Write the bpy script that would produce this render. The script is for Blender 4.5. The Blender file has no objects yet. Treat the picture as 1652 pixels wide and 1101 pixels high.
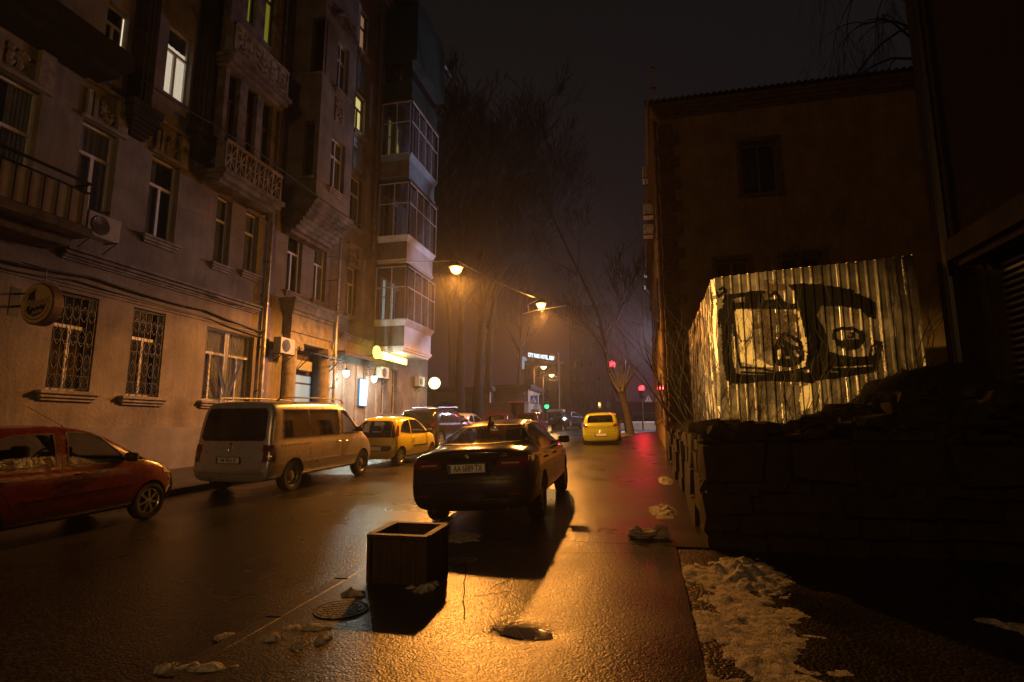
import bpy, bmesh, math, random
from mathutils import Vector, Matrix, noise
from mathutils.bvhtree import BVHTree
R = math.radians
SC = bpy.context.scene
COL = SC.collection
SLOPE = .03                                   # the street climbs gently away from the viewer
CAMZ = 1.64
# ------------------------------------------------------------------ camera
YAW, PITCH = R(13.2), R(8.81)
cam_d = bpy.data.cameras.new('camera'); cam = bpy.data.objects.new('camera', cam_d); COL.objects.link(cam)
cam.location = (0, 0, CAMZ); cam.rotation_euler = (R(90) + PITCH, 0, YAW)
cam_d.sensor_width = 36; cam_d.lens = 900 / 1652 * 36; cam_d.clip_start = .05; cam_d.clip_end = 1500
SC.camera = cam
# ------------------------------------------------------------------ night sky
w = bpy.data.worlds.new('World'); SC.world = w; w.use_nodes = True
nt = w.node_tree; bg = nt.nodes['Background']
tc = nt.nodes.new('ShaderNodeTexCoord'); sx = nt.nodes.new('ShaderNodeSeparateXYZ'); cr = nt.nodes.new('ShaderNodeValToRGB')
nt.links.new(tc.outputs['Generated'], sx.inputs[0]); nt.links.new(sx.outputs[2], cr.inputs[0]); nt.links.new(cr.outputs[0], bg.inputs[0])
e = cr.color_ramp.elements
e[0].position = 0; e[0].color = (.034, .012, .020, 1)
e[1].position = .75; e[1].color = (.0062, .0056, .0050, 1)
k = e.new(.24); k.color = (.0105, .0074, .0080, 1)
bg.inputs[1].default_value = 1.0
# ------------------------------------------------------------------ exposure and render settings
SC.view_settings.view_transform = 'Standard'; SC.view_settings.look = 'None'
SC.view_settings.exposure = 0; SC.view_settings.gamma = 1
try:
    SC.cycles.use_denoising = True
    SC.cycles.max_bounces = 5; SC.cycles.diffuse_bounces = 2; SC.cycles.glossy_bounces = 3
    SC.cycles.transparent_max_bounces = 12; SC.cycles.volume_bounces = 0; SC.cycles.sample_clamp_indirect = 3
    SC.cycles.use_light_tree = True; SC.cycles.caustics_reflective = False; SC.cycles.caustics_refractive = False
except Exception:
    pass

# ------------------------------------------------------------------ reading the photograph: pixel -> point on a real plane
_cy, _sy, _cp, _sp = math.cos(YAW), math.sin(YAW), math.cos(PITCH), math.sin(PITCH)
_F = (-_sy*_cp, _cy*_cp, _sp); _Rt = (_cy, _sy, 0); _U = (_sy*_sp, -_cy*_sp, _cp)
def ray(x, y):
    a = (x-826)/900; b = (550.5-y)/900
    return [_F[i]+a*_Rt[i]+b*_U[i] for i in range(3)]
def gnd(x, y, h=0):
    r = ray(x, y); t = (h-CAMZ)/(r[2]-SLOPE*r[1]); return (r[0]*t, r[1]*t)
def onx(x, y, X):
    r = ray(x, y); t = X/r[0]; return (r[1]*t, CAMZ+r[2]*t)
def ony(x, y, Y):
    r = ray(x, y); t = Y/r[1]; return (r[0]*t, CAMZ+r[2]*t)
def gz(y): return SLOPE*y

# ------------------------------------------------------------------ materials
M = {}
def mat(name, col, rough=.6, metal=0, var=0, vscale=3, bump=0, bscale=30, spec=.5, rvar=0, coat=0, stretch=None, col2=None, streak=0):
    m = bpy.data.materials.new(name); m.use_nodes = True; M[name] = m
    n = m.node_tree; p = n.nodes['Principled BSDF']
    p.inputs['Base Color'].default_value = (*col, 1); p.inputs['Roughness'].default_value = rough
    p.inputs['Metallic'].default_value = metal; p.inputs['Specular IOR Level'].default_value = spec
    if coat: p.inputs['Coat Weight'].default_value = coat; p.inputs['Coat Roughness'].default_value = .04
    if var or bump or rvar:
        t = n.nodes.new('ShaderNodeTexCoord'); mp = n.nodes.new('ShaderNodeMapping')
        n.links.new(t.outputs['Object'], mp.inputs[0])
        if stretch: mp.inputs['Scale'].default_value = stretch
    if var or rvar:
        no = n.nodes.new('ShaderNodeTexNoise'); no.inputs['Scale'].default_value = vscale; no.inputs['Detail'].default_value = 7; no.inputs['Roughness'].default_value = .62
        n.links.new(mp.outputs[0], no.inputs[0])
        cr = n.nodes.new('ShaderNodeValToRGB'); cr.color_ramp.elements[0].position = .32; cr.color_ramp.elements[1].position = .68
        c2 = col2 or tuple(c*(1-var) for c in col)
        cr.color_ramp.elements[0].color = (*c2, 1); cr.color_ramp.elements[1].color = (*[min(1, c*(1+var*.4)) for c in col], 1)
        n.links.new(no.outputs[0], cr.inputs[0])
        if var and streak:
            m2 = n.nodes.new('ShaderNodeMapping'); m2.inputs['Scale'].default_value = (2.6, 2.6, .22); n.links.new(t.outputs['Object'], m2.inputs[0])
            n3 = n.nodes.new('ShaderNodeTexNoise'); n3.inputs['Scale'].default_value = 2.4; n3.inputs['Detail'].default_value = 8; n3.inputs['Roughness'].default_value = .7; n.links.new(m2.outputs[0], n3.inputs[0])
            r3 = n.nodes.new('ShaderNodeValToRGB'); r3.color_ramp.elements[0].position = .40; r3.color_ramp.elements[1].position = .56
            r3.color_ramp.elements[0].color = (1-streak, 1-streak, 1-streak*.96, 1); r3.color_ramp.elements[1].color = (1, 1, 1, 1); n.links.new(n3.outputs[0], r3.inputs[0])
            mm = n.nodes.new('ShaderNodeMix'); mm.data_type = 'RGBA'; mm.blend_type = 'MULTIPLY'; mm.inputs[0].default_value = 1
            n.links.new(cr.outputs[0], mm.inputs[6]); n.links.new(r3.outputs[0], mm.inputs[7]); n.links.new(mm.outputs[2], p.inputs['Base Color'])
        elif var: n.links.new(cr.outputs[0], p.inputs['Base Color'])
        if rvar:
            mr = n.nodes.new('ShaderNodeMapRange'); mr.inputs[1].default_value = .35; mr.inputs[2].default_value = .65
            mr.inputs[3].default_value = max(.03, rough-rvar); mr.inputs[4].default_value = min(1, rough+rvar)
            n.links.new(no.outputs[0], mr.inputs[0]); n.links.new(mr.outputs[0], p.inputs['Roughness'])
    if bump:
        b = n.nodes.new('ShaderNodeBump'); b.inputs['Strength'].default_value = bump; b.inputs['Distance'].default_value = .02
        n2 = n.nodes.new('ShaderNodeTexNoise'); n2.inputs['Scale'].default_value = bscale; n2.inputs['Detail'].default_value = 5
        n.links.new(mp.outputs[0], n2.inputs[0]); n.links.new(n2.outputs[0], b.inputs['Height']); n.links.new(b.outputs[0], p.inputs['Normal'])
    return m
def emit(name, col, s):
    m = bpy.data.materials.new(name); m.use_nodes = True; M[name] = m
    p = m.node_tree.nodes['Principled BSDF']; p.inputs['Base Color'].default_value = (*[c*.5 for c in col], 1)
    p.inputs['Emission Color'].default_value = (*col, 1); p.inputs['Emission Strength'].default_value = s
    return m
def glassm(name, tint, rough=.03, k=.1):
    m = bpy.data.materials.new(name); m.use_nodes = True; M[name] = m
    n = m.node_tree; n.nodes.clear(); o = n.nodes.new('ShaderNodeOutputMaterial')
    tr = n.nodes.new('ShaderNodeBsdfTransparent'); tr.inputs[0].default_value = (*tint, 1)
    gl = n.nodes.new('ShaderNodeBsdfGlossy'); gl.inputs['Roughness'].default_value = rough; gl.inputs[0].default_value = (.9, .9, .9, 1)
    fr = n.nodes.new('ShaderNodeFresnel'); ge = n.nodes.new('ShaderNodeNewGeometry'); io = n.nodes.new('ShaderNodeMath'); io.operation = 'MULTIPLY_ADD'; io.inputs[1].default_value = -.8333; io.inputs[2].default_value = 1.5; n.links.new(ge.outputs['Backfacing'], io.inputs[0]); n.links.new(io.outputs[0], fr.inputs[0])
    ad = n.nodes.new('ShaderNodeMath'); ad.inputs[1].default_value = k-.04; n.links.new(fr.outputs[0], ad.inputs[0]); ad.use_clamp = True
    mx = n.nodes.new('ShaderNodeMixShader'); n.links.new(ad.outputs[0], mx.inputs[0]); n.links.new(tr.outputs[0], mx.inputs[1]); n.links.new(gl.outputs[0], mx.inputs[2])
    n.links.new(mx.outputs[0], o.inputs[0]); return m

mat('plaster', (.25, .22, .195), .9, var=.42, vscale=.9, bump=.7, bscale=14, spec=.2, streak=.14)
mat('plaster_trim', (.31, .275, .245), .85, streak=.2, var=.45, vscale=3.5, bump=.4, bscale=22, spec=.2)
mat('plaster_old', (.20, .17, .16), .95, var=.7, vscale=2.2, bump=.9, bscale=12, spec=.2)
mat('plinth_paint', (.20, .185, .185), .8, var=.3, vscale=1.4, bump=.3, bscale=16, spec=.3)
mat('blue_panel', (.22, .32, .42), .7, var=.3, vscale=2)
mat('balcony_white', (.74, .72, .78), .55, var=.22, vscale=1.6)
mat('frame_white', (.62, .62, .64), .5, var=.15, vscale=6)
mat('frame_brown', (.10, .06, .04), .6, var=.4, vscale=8)
mat('green_panel', (.02, .045, .04), .6, var=.3, vscale=3)
mat('iron', (.02, .018, .017), .5, metal=.3, var=.4, vscale=12)
mat('galv', (.45, .44, .43), .38, metal=.8, var=.35, vscale=5, rvar=.12)
mat('rust_metal', (.12, .07, .04), .65, metal=.4, var=.5, vscale=6)
mat('window_glass', (.012, .013, .015), .06, spec=.6, rvar=.03, vscale=2)
mat('dark_room', (.015, .012, .010), .9)
mat('curtain', (.35, .30, .25), .9, var=.3, vscale=3)
mat('roof_metal', (.09, .085, .085), .5, metal=.4, var=.4, vscale=3)
mat('brick', (.11, .065, .035), .9, var=.5, vscale=6, bump=.9, bscale=20, spec=.2)
mat('ochre_render', (.22, .15, .065), .92, var=.35, vscale=1.3, bump=.8, bscale=9, spec=.15, streak=.15)
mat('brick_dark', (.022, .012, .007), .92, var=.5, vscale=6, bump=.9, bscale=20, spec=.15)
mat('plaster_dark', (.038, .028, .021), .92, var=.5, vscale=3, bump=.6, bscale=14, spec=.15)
def wet_ground(name, a0, a1, rough, scale, bump, rv, patch):
    m = bpy.data.materials.new(name); m.use_nodes = True; M[name] = m; n = m.node_tree; L_ = n.links.new; p = n.nodes['Principled BSDF']
    t = n.nodes.new('ShaderNodeTexCoord')
    vo = n.nodes.new('ShaderNodeTexVoronoi'); vo.inputs['Scale'].default_value = scale; vo.inputs['Randomness'].default_value = 1; L_(t.outputs['Object'], vo.inputs['Vector'])
    sp = n.nodes.new('ShaderNodeSeparateColor'); L_(vo.outputs['Color'], sp.inputs[0])
    cr = n.nodes.new('ShaderNodeValToRGB'); cr.color_ramp.elements[0].position = .35; cr.color_ramp.elements[0].color = (*a0, 1); cr.color_ramp.elements[1].position = 1; cr.color_ramp.elements[1].color = (*a1, 1); L_(sp.outputs[0], cr.inputs[0])
    big = n.nodes.new('ShaderNodeTexNoise'); big.inputs['Scale'].default_value = patch; big.inputs['Detail'].default_value = 6; L_(t.outputs['Object'], big.inputs['Vector'])
    r2 = n.nodes.new('ShaderNodeValToRGB'); r2.color_ramp.elements[0].position = .38; r2.color_ramp.elements[0].color = (.55, .55, .55, 1); r2.color_ramp.elements[1].position = .62; L_(big.outputs[0], r2.inputs[0])
    mm = n.nodes.new('ShaderNodeMix'); mm.data_type = 'RGBA'; mm.blend_type = 'MULTIPLY'; mm.inputs[0].default_value = 1; L_(cr.outputs[0], mm.inputs[6]); L_(r2.outputs[0], mm.inputs[7]); L_(mm.outputs[2], p.inputs['Base Color'])
    mr = n.nodes.new('ShaderNodeMapRange'); mr.inputs[1].default_value = .3; mr.inputs[2].default_value = .7; mr.inputs[3].default_value = rough-rv; mr.inputs[4].default_value = rough+rv; L_(big.outputs[0], mr.inputs[0]); L_(mr.outputs[0], p.inputs['Roughness'])
    p.inputs['Specular IOR Level'].default_value = .4
    b1 = n.nodes.new('ShaderNodeBump'); b1.inputs['Strength'].default_value = bump; b1.inputs['Distance'].default_value = .012; L_(vo.outputs['Distance'], b1.inputs['Height']); b1.invert = True
    f = n.nodes.new('ShaderNodeTexNoise'); f.inputs['Scale'].default_value = 19; f.inputs['Detail'].default_value = 4; f.inputs['Roughness'].default_value = .65; L_(t.outputs['Object'], f.inputs['Vector'])
    b2 = n.nodes.new('ShaderNodeBump'); b2.inputs['Strength'].default_value = .17; b2.inputs['Distance'].default_value = .03; L_(f.outputs[0], b2.inputs['Height']); L_(b2.outputs[0], b1.inputs['Normal']); L_(b1.outputs[0], p.inputs['Normal'])
wet_ground('yard_ground', (.006, .005, .004), (.03, .024, .019), .42, 40, .6, .12, 1.2)
wet_ground('asphalt', (.007, .0065, .006), (.05, .046, .042), .295, 46, .30, .07, .55)
wet_ground('pavement', (.008, .007, .006), (.055, .047, .040), .335, 60, .19, .075, 1.1)
mat('kerb', (.035, .032, .029), .45, var=.4, vscale=5, bump=.5, bscale=40)
mat('soil', (.016, .012, .009), .95, var=.5, vscale=3, bump=1, bscale=14, spec=.15)
mat('stone', (.024, .017, .012), .93, var=.55, vscale=4, bump=1, bscale=12, spec=.2)
mat('snow', (.50, .48, .45), .75, var=.35, vscale=16, bump=1, bscale=55, col2=(.13, .11, .095))
mat('water', (.006, .005, .004), .02, spec=.7)
mat('bark', (.032, .026, .022), .95, var=.5, vscale=9, bump=.8, bscale=25, spec=.2)
mat('twig', (.03, .024, .02), .9)
mat('twig_far', (.011, .009, .008), .95)
mat('pale_lit_bark', (.42, .40, .38), .9, var=.4, vscale=9)  # pale shoots lightened further: lamp light on them is put into the colour
mat('rubber', (.012, .012, .012), .75, bump=.3, bscale=60)
mat('black_plastic', (.015, .015, .015), .55)
mat('trim_light', (.85, .82, .86), .42, metal=.7)
mat('chrome', (.8, .8, .82), .24, metal=1)
mat('alloy', (.50, .50, .52), .3, metal=.9, var=.2, vscale=10)
mat('steel_rim', (.33, .33, .33), .45, metal=.6, var=.3, vscale=10)
mat('tail_red', (.13, .005, .004), .12, spec=.8)
mat('lamp_clear', (.55, .55, .56), .1, spec=.8)
mat('tail_white', (.5, .45, .42), .15, spec=.8)
mat('plate_white', (.85, .85, .82), .45)
mat('plate_blue', (.03, .09, .38), .45)
mat('ink', (.012, .012, .012), .6)
mat('roundel_blue', (.05, .2, .55), .3)
mat('interior', (.022, .02, .02), .85)
mat('seat_grey', (.05, .048, .048), .9)
mat('paint_black', (.008, .008, .009), .17, metal=.25, coat=.7, rvar=.05, vscale=25)
mat('paint_silver', (.54, .54, .57), .30, metal=.55, coat=.35, rvar=.05, vscale=3)
mat('paint_yellow', (.78, .68, .05), .22, coat=.6, rvar=.05, vscale=10)
mat('paint_lime', (.36, .42, .025), .25, coat=.6, rvar=.05, vscale=10)
mat('paint_red', (.14, .009, .005), .26, coat=.55, rvar=.05, vscale=10, var=.1)
mat('paint_darkred', (.12, .010, .012), .2, coat=.6)
mat('paint_suv', (.02, .018, .018), .16, metal=.2, coat=.7)
mat('paint_white', (.60, .58, .55), .3, coat=.4)
glassm('car_glass', (.55, .55, .55), k=.10)
glassm('car_glass_dark', (.05, .05, .05), k=.07)
glassm('lantern_glass', (.9, .9, .88), k=.05)
glassm('room_glass', (.80, .82, .85), k=.09)
mat('net_curtain', (.55, .55, .58), .95, var=.3, vscale=5)
glassm('balcony_glass', (.87, .88, .91), k=.15)
mat('wood_dark', (.036, .019, .011), .6, var=.5, vscale=7, stretch=(6, 6, .6), bump=.5, bscale=20)
mat('sheet_metal', (.36, .33, .28), .33, metal=.8, var=.4, vscale=2.2, rvar=.14, bump=.25, bscale=3)
mat('sheet_dull', (.15, .13, .11), .5, metal=.45, var=.5, vscale=3, rvar=.1)
mat('spray_black', (.005, .0045, .004), .85, spec=.15)
mat('poster_cream', (.66, .60, .42), .6, var=.3, vscale=7)
mat('poster_brown', (.07, .045, .03), .8, var=.5, vscale=14)
mat('beige_wall', (.30, .24, .17), .9, var=.35, vscale=1.2)
mat('dark_tower', (.022, .02, .02), .9, var=.5, vscale=.5)
mat('paper', (.42, .36, .30), .8, var=.4, vscale=14)
mat('manhole_iron', (.012, .011, .01), .55, metal=.6, bump=.6, bscale=40)
mat('sign_face', (.50, .37, .16), .6, var=.12, vscale=5)
mat('sign_dark', (.018, .012, .01), .6)
mat('red_light_edge', (.55, .08, .06), .4)  # red light along the shed roof edge, put into its colour
mat('ac_white', (.45, .45, .43), .55, var=.25, vscale=5)
mat('cable', (.012, .011, .01), .6)
mat('traffic_body', (.02, .02, .02), .5)
mat('sign_blue', (.03, .09, .30), .5)
mat('lamp_housing', (.20, .19, .18), .5, metal=.4)
emit('lit_cream', (1, .82, .56), .95)
emit('lit_yellow', (1, .80, .26), 1.25)
emit('lit_green', (.60, .50, .05), .42)
emit('lit_amber', (.9, .45, .2), .5)
emit('lit_dim', (.9, .75, .25), .12)
emit('lit_blue', (.40, .68, .90), .38)
emit('lit_cool', (.65, .9, .85), .35)
emit('sodium_bulb', (1, .50, .13), 9)
emit('sodium_far', (1, .60, .22), 9)
emit('red_lens', (1, .005, .008), 34)
emit('green_lens', (.05, 1, .35), 1.8)
emit('lantern_bulb', (.85, 1, .92), 6)
emit('sign_yellow', (1, .85, .12), 2.6)
emit('sign_cyan', (.75, .97, 1), 4)
emit('lightbox', (.45, .95, .98), 1.7)
emit('disc_light', (1, 1, .45), 2.2)
emit('hotel_white', (.75, .95, 1), 2.2)
emit('head_lamp', (.75, .9, 1), 4)
emit('cool_bulb', (.75, .8, 1), 10)

# ------------------------------------------------------------------ mesh building
class MB:
    def __init__(s): s.v = []; s.f = []; s.m = []; s.mi = 0
    def add(s, vs, fs):
        o = len(s.v); s.v += [tuple(v) for v in vs]
        for f in fs: s.f.append([i+o for i in f]); s.m.append(s.mi)
        return s
    def box(s, x0, x1, y0, y1, z0, z1, T=None):
        x0, x1 = min(x0, x1), max(x0, x1); y0, y1 = min(y0, y1), max(y0, y1); z0, z1 = min(z0, z1), max(z0, z1)
        vs = [Vector((x, y, z)) for z in (z0, z1) for y in (y0, y1) for x in (x0, x1)]
        if T: vs = [T @ v for v in vs]
        return s.add(vs, [(0, 2, 3, 1), (4, 5, 7, 6), (0, 1, 5, 4), (2, 6, 7, 3), (0, 4, 6, 2), (1, 3, 7, 5)])
    def tube(s, pts, rads, n=6, cap=True):
        pts = [Vector(p) for p in pts]
        if not isinstance(rads, (list, tuple)): rads = [rads]*len(pts)
        vs = []; fs = []; prev = None
        for i, p in enumerate(pts):
            d = (pts[min(i+1, len(pts)-1)]-pts[max(i-1, 0)])
            if d.length < 1e-9: d = Vector((0, 0, 1))
            d.normalize()
            if prev is None: a = d.orthogonal().normalized()
            else:
                a = prev-d*prev.dot(d)
                a = a.normalized() if a.length > 1e-6 else d.orthogonal().normalized()
            prev = a; b = d.cross(a)
            for j in range(n):
                t = 2*math.pi*j/n; vs.append(p+(a*math.cos(t)+b*math.sin(t))*rads[i])
        for i in range(len(pts)-1):
            for j in range(n):
                fs.append((i*n+j, i*n+(j+1) % n, (i+1)*n+(j+1) % n, (i+1)*n+j))
        if cap: fs.append(tuple(range(n))[::-1]); fs.append(tuple((len(pts)-1)*n+j for j in range(n)))
        return s.add(vs, fs)
    def lathe(s, prof, n=20, T=None, axis='z', cap=True):       # prof: (r, h)
        vs = []; fs = []
        for r, h in prof:
            for j in range(n):
                t = 2*math.pi*j/n; c, d = r*math.cos(t), r*math.sin(t)
                v = Vector((c, d, h)) if axis == 'z' else Vector((h, c, d)) if axis == 'x' else Vector((c, h, d))
                vs.append(T @ v if T else v)
        for i in range(len(prof)-1):
            for j in range(n): fs.append((i*n+j, i*n+(j+1) % n, (i+1)*n+(j+1) % n, (i+1)*n+j))
        if cap: fs.append(tuple(range(n))[::-1]); fs.append(tuple((len(prof)-1)*n+j for j in range(n)))
        return s.add(vs, fs)
    def prism(s, poly, a0, a1, axis='x'):              # poly in the two other axes
        def P(u, v, a): return (a, u, v) if axis == 'x' else (u, a, v) if axis == 'y' else (u, v, a)
        n = len(poly); vs = [P(u, v, a0) for u, v in poly]+[P(u, v, a1) for u, v in poly]
        fs = [tuple(range(n))[::-1], tuple(range(n, 2*n))]+[(i, (i+1) % n, n+(i+1) % n, n+i) for i in range(n)]
        return s.add(vs, fs)
    def build(s, name, mats, parent=None, smooth=False, bevel=0, fix=True, angle=35):
        me = bpy.data.meshes.new(name); me.from_pydata(s.v, [], s.f)
        if not isinstance(mats, (list, tuple)): mats = [mats]
        for m in mats: me.materials.append(M[m] if isinstance(m, str) else m)
        me.polygons.foreach_set('material_index', s.m)
        if fix or bevel:
            bm = bmesh.new(); bm.from_mesh(me)
            if fix: bmesh.ops.recalc_face_normals(bm, faces=bm.faces)
            if bevel:
                ed = [e for e in bm.edges if e.is_manifold and e.calc_face_angle(0) > .6]
                bmesh.ops.bevel(bm, geom=ed, offset=bevel, segments=2, affect='EDGES', profile=.6, clamp_overlap=True)
            bm.to_mesh(me); bm.free()
        if smooth:
            me.polygons.foreach_set('use_smooth', [True]*len(me.polygons)); me.set_sharp_from_angle(angle=R(angle))
        o = bpy.data.objects.new(name, me); COL.objects.link(o)
        if parent: o.parent = parent
        return o
def tag(o, label=None, cat=None, group=None, kind=None):
    if label: o['label'] = label
    if cat: o['category'] = cat
    if group: o['group'] = group
    if kind: o['kind'] = kind
    return o
def empty(name, loc=(0, 0, 0), rot=(0, 0, 0), label=None, cat=None, group=None):
    o = bpy.data.objects.new(name, None); COL.objects.link(o); o.location = loc; o.rotation_euler = rot
    return tag(o, label, cat, group)
def text_mesh(s, size, name, material, parent=None, T=None, depth=.003, shear=0, bold=0, align='CENTER'):
    c = bpy.data.curves.new('t', 'FONT'); c.body = s; c.size = size; c.extrude = depth; c.align_x = align; c.align_y = 'CENTER'; c.shear = shear; c.offset = bold; c.resolution_u = 3
    o = bpy.data.objects.new('t', c); COL.objects.link(o); dg = bpy.context.evaluated_depsgraph_get()
    me = bpy.data.meshes.new_from_object(o.evaluated_get(dg)); COL.objects.unlink(o); bpy.data.objects.remove(o)
    if T: me.transform(T)
    me.name = name; me.materials.clear(); me.materials.append(M[material])
    r = bpy.data.objects.new(name, me); COL.objects.link(r)
    if parent: r.parent = parent
    return r
def frame(o, xd, yd):                                     # matrix with local x, y directions at origin o
    x = Vector(xd).normalized(); y = Vector(yd).normalized(); z = x.cross(y)
    m = Matrix((x, y, z)).transposed().to_4x4(); m.translation = Vector(o); return m
def fbm(x, y, s=1., z=0., o=4):
    return noise.fractal(Vector((x*s, y*s, z)), 1.0, 2.0, o)
def lerp(a, b, t): return a+(b-a)*t
def interp(tab, x):
    if x <= tab[0][0]: return tab[0][1]
    for (a, b), (c, d) in zip(tab, tab[1:]):
        if x <= c: return b+(d-b)*(x-a)/(c-a)
    return tab[-1][1]
def arch(o, label=None): return tag(o, kind='structure')

# ================================================================== GROUND
def sheet(name, m, xs, ys, dz, fn=None):
    b = MB(); n = len(xs)
    for y in ys:
        for x in xs: b.v.append((x, y, gz(y)+dz+(fn(x, y) if fn else 0)))
    for j in range(len(ys)-1):
        for i in range(n-1): b.f.append((j*n+i, j*n+i+1, (j+1)*n+i+1, (j+1)*n+i)); b.m.append(0)
    return tag(b.build(name, m, smooth=True, fix=False), kind='structure')
def rng(a, b, n): return [a+(b-a)*i/n for i in range(n+1)]
KX = -2.75                                       # right-hand kerb line
sheet('ground', 'soil', [-150, -60, -14, 14, 60, 150], [-60, 0, 60, 120, 165], -.16)
def road_h(x, y):
    d = 0
    if -9.4 < x < KX: d = .018*fbm(x, y, .35)+.0015*fbm(x*2, y, .9, 3)-.03*max(0, 1-abs(x-KX)/.5)
    return d
sheet('road', 'asphalt', rng(-9.4, KX, 34), rng(-10, 46, 160), 0, road_h)
sheet('crossroad', 'asphalt', [-90, -9.4, KX, .8, 60], [46, 54, 62], .004)
sheet('far_road', 'asphalt', [-9.4, KX], [62, 160], 0)
def pv_h(x, y):
    return .008*fbm(x, y, .45, 7, 2)-(.045*max(0, 1-math.hypot((x+.86)/.32, (y-4.13)/.17)) if abs(y-4.1) < .4 else 0)
sheet('pavement_near', 'pavement', rng(KX, .30, 36), rng(-4, 6.90, 150), .09, pv_h)
sheet('pavement_far', 'pavement', rng(KX, 1.0, 22), rng(6.912, 46, 150), .092, pv_h)
sheet('yard', 'yard_ground', rng(.302, 12, 40), rng(-4, 9, 50), .07, lambda x, y: .012*fbm(x, y, .7))
sheet('pavement_left', 'pavement', rng(-12.9, -9.4, 12), rng(-10, 46, 60), .12, lambda x, y: .006*fbm(x, y, .5))
b = MB()
y = -6.
while y < 44:
    L = 1.0; j = .012*math.sin(y*7)
    b.add([(KX-.15+j, y+.01, gz(y)-.1), (KX+j, y+.01, gz(y)-.1), (KX+j, y+L-.01, gz(y+L)-.1), (KX-.15+j, y+L-.01, gz(y+L)-.1),
           (KX-.14+j, y+.01, gz(y)+.088), (KX+j, y+.01, gz(y)+.093), (KX+j, y+L-.01, gz(y+L)+.093), (KX-.14+j, y+L-.01, gz(y+L)+.088)],
          [(0, 3, 2, 1), (4, 5, 6, 7), (0, 1, 5, 4), (1, 2, 6, 5), (2, 3, 7, 6), (3, 0, 4, 7)])
    y += L
tag(b.build('kerb', 'pavement', bevel=.012), kind='structure')
b = MB(); y = -8.
while y < 44:
    b.add([(-9.4, y+.01, gz(y)-.1), (-9.25, y+.01, gz(y)-.1), (-9.25, y+.99, gz(y+1)-.1), (-9.4, y+.99, gz(y+1)-.1),
           (-9.4, y+.01, gz(y)+.125), (-9.26, y+.01, gz(y)+.12), (-9.26, y+.99, gz(y+1)+.12), (-9.4, y+.99, gz(y+1)+.125)],
          [(0, 3, 2, 1), (4, 5, 6, 7), (0, 1, 5, 4), (1, 2, 6, 5), (2, 3, 7, 6), (3, 0, 4, 7)]); y += 1
tag(b.build('kerb', 'kerb', bevel=.012), kind='structure')
# puddle in the hollow
b = MB(); pts = []
for i in range(40):
    t = 2*math.pi*i/40; r = 1+.28*fbm(math.cos(t)*1.3, math.sin(t)*1.3, 1, 5)
    pts.append((-.85+.20*r*math.cos(t)-.02, 4.13+.105*r*math.sin(t), gz(4.13)+.078))
b.add(pts, [tuple(range(40))]); tag(b.build('puddle', 'water'), kind='structure')

# ================================================================== LEFT APARTMENT BUILDING
FX = -12.7
bld = empty('apartment_building', (FX, 18, gz(18)), label='tall pale stucco apartment building with stacked glazed balconies and ornate plaster facade', cat='building')
BT = Matrix.Translation(bld.location).inverted()
def bpart(mb, name, m, parent=bld, **k):
    """mb is in world coordinates; parts are parented without inverse"""
    off = bld.location
    mb.v = [(v[0]-off[0], v[1]-off[1], v[2]-off[2]) for v in mb.v]
    return mb.build(name, m, parent, **k)
def FU(x, y, wv=0): return onx(x, y, FX+wv)[0]
def FZ(x, y, wv=0): return onx(x, y, FX+wv)[1]
ZR = 24.6                                           # eaves height
Y0, Y1 = 3.0, 31.7
Yb0, Yb1, Wb = 17.15, 19.6, 1.3                      # oriel
zb_or = FZ(518, 326, Wb)
wins = []                                           # (u0,u1,z0,z1,style,w)
def W(xl, xr, xt, yt, xb, yb, style, wv=0, key=None):
    ym = (yt+yb)/2
    wins.append(dict(u0=FU(xl, ym, wv), u1=FU(xr, ym, wv), z1=FZ(xt, yt, wv), z0=FZ(xb, yb, wv), style=style, w=wv, key=key))
W(82, 153, 118, 473, 115, 631, 'grille')
W(209, 262, 236, 500, 234, 640, 'grille')
W(329, 407, 366, 534, 366, 648, 'fan')
W(-60, 58, 20, 125, -20, 340, 'first')
W(124, 186, 156, 203, 155, 345, 'first')
W(239, 287, 262, 256, 262, 388, 'first')
W(347, 372, 360, 318, 358, 428, 'narrow')
W(394, 416, 405, 343, 402, 440, 'narrow')
W(463, 487, 476, 375, 472, 472, 'first')
W(506, 526, 517, 397, 513, 486, 'first')
W(559, 575, 568, 431, 563, 508, 'first')
W(268, 310, 290, 46, 290, 164, 'lit_big')
W(170, 207, 190, 10, 188, 95, 'sliver')
W(573, 589, 580, 152, 580, 216, 'lit_yellow')
W(581, 594, 588, 20, 588, 90, 'lit_amber')
W(565, 583, 574, 285, 574, 368, 'narrow')
W(615, 623, 619, 600, 619, 668, 'slim')
W(632, 640, 636, 597, 636, 668, 'slim')
# three-part loggia openings, and lit windows of the floor above
LG = .45
for a, c, yt in ((366, 385, 115), (396, 413, 138), (421, 437, 160)):
    W(a, c, (a+c)/2, yt, (a+c)/2, yt+132, 'loggia', LG)
W(402, 416, 409, -60, 409, 44, 'lit_green', LG); W(429, 446, 438, -40, 437, 76, 'lit_green', LG)
# rough extra windows of upper floors just outside or at the edge of the frame
W(274, 306, 290, -175, 290, -60, 'narrow'); W(565, 583, 606, -60, 606, -5, 'narrow')
lg0, lg1 = FU(358, 200, LG), FU(444, 200, LG)
lgz0 = FZ(400, 292, LG)
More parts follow.
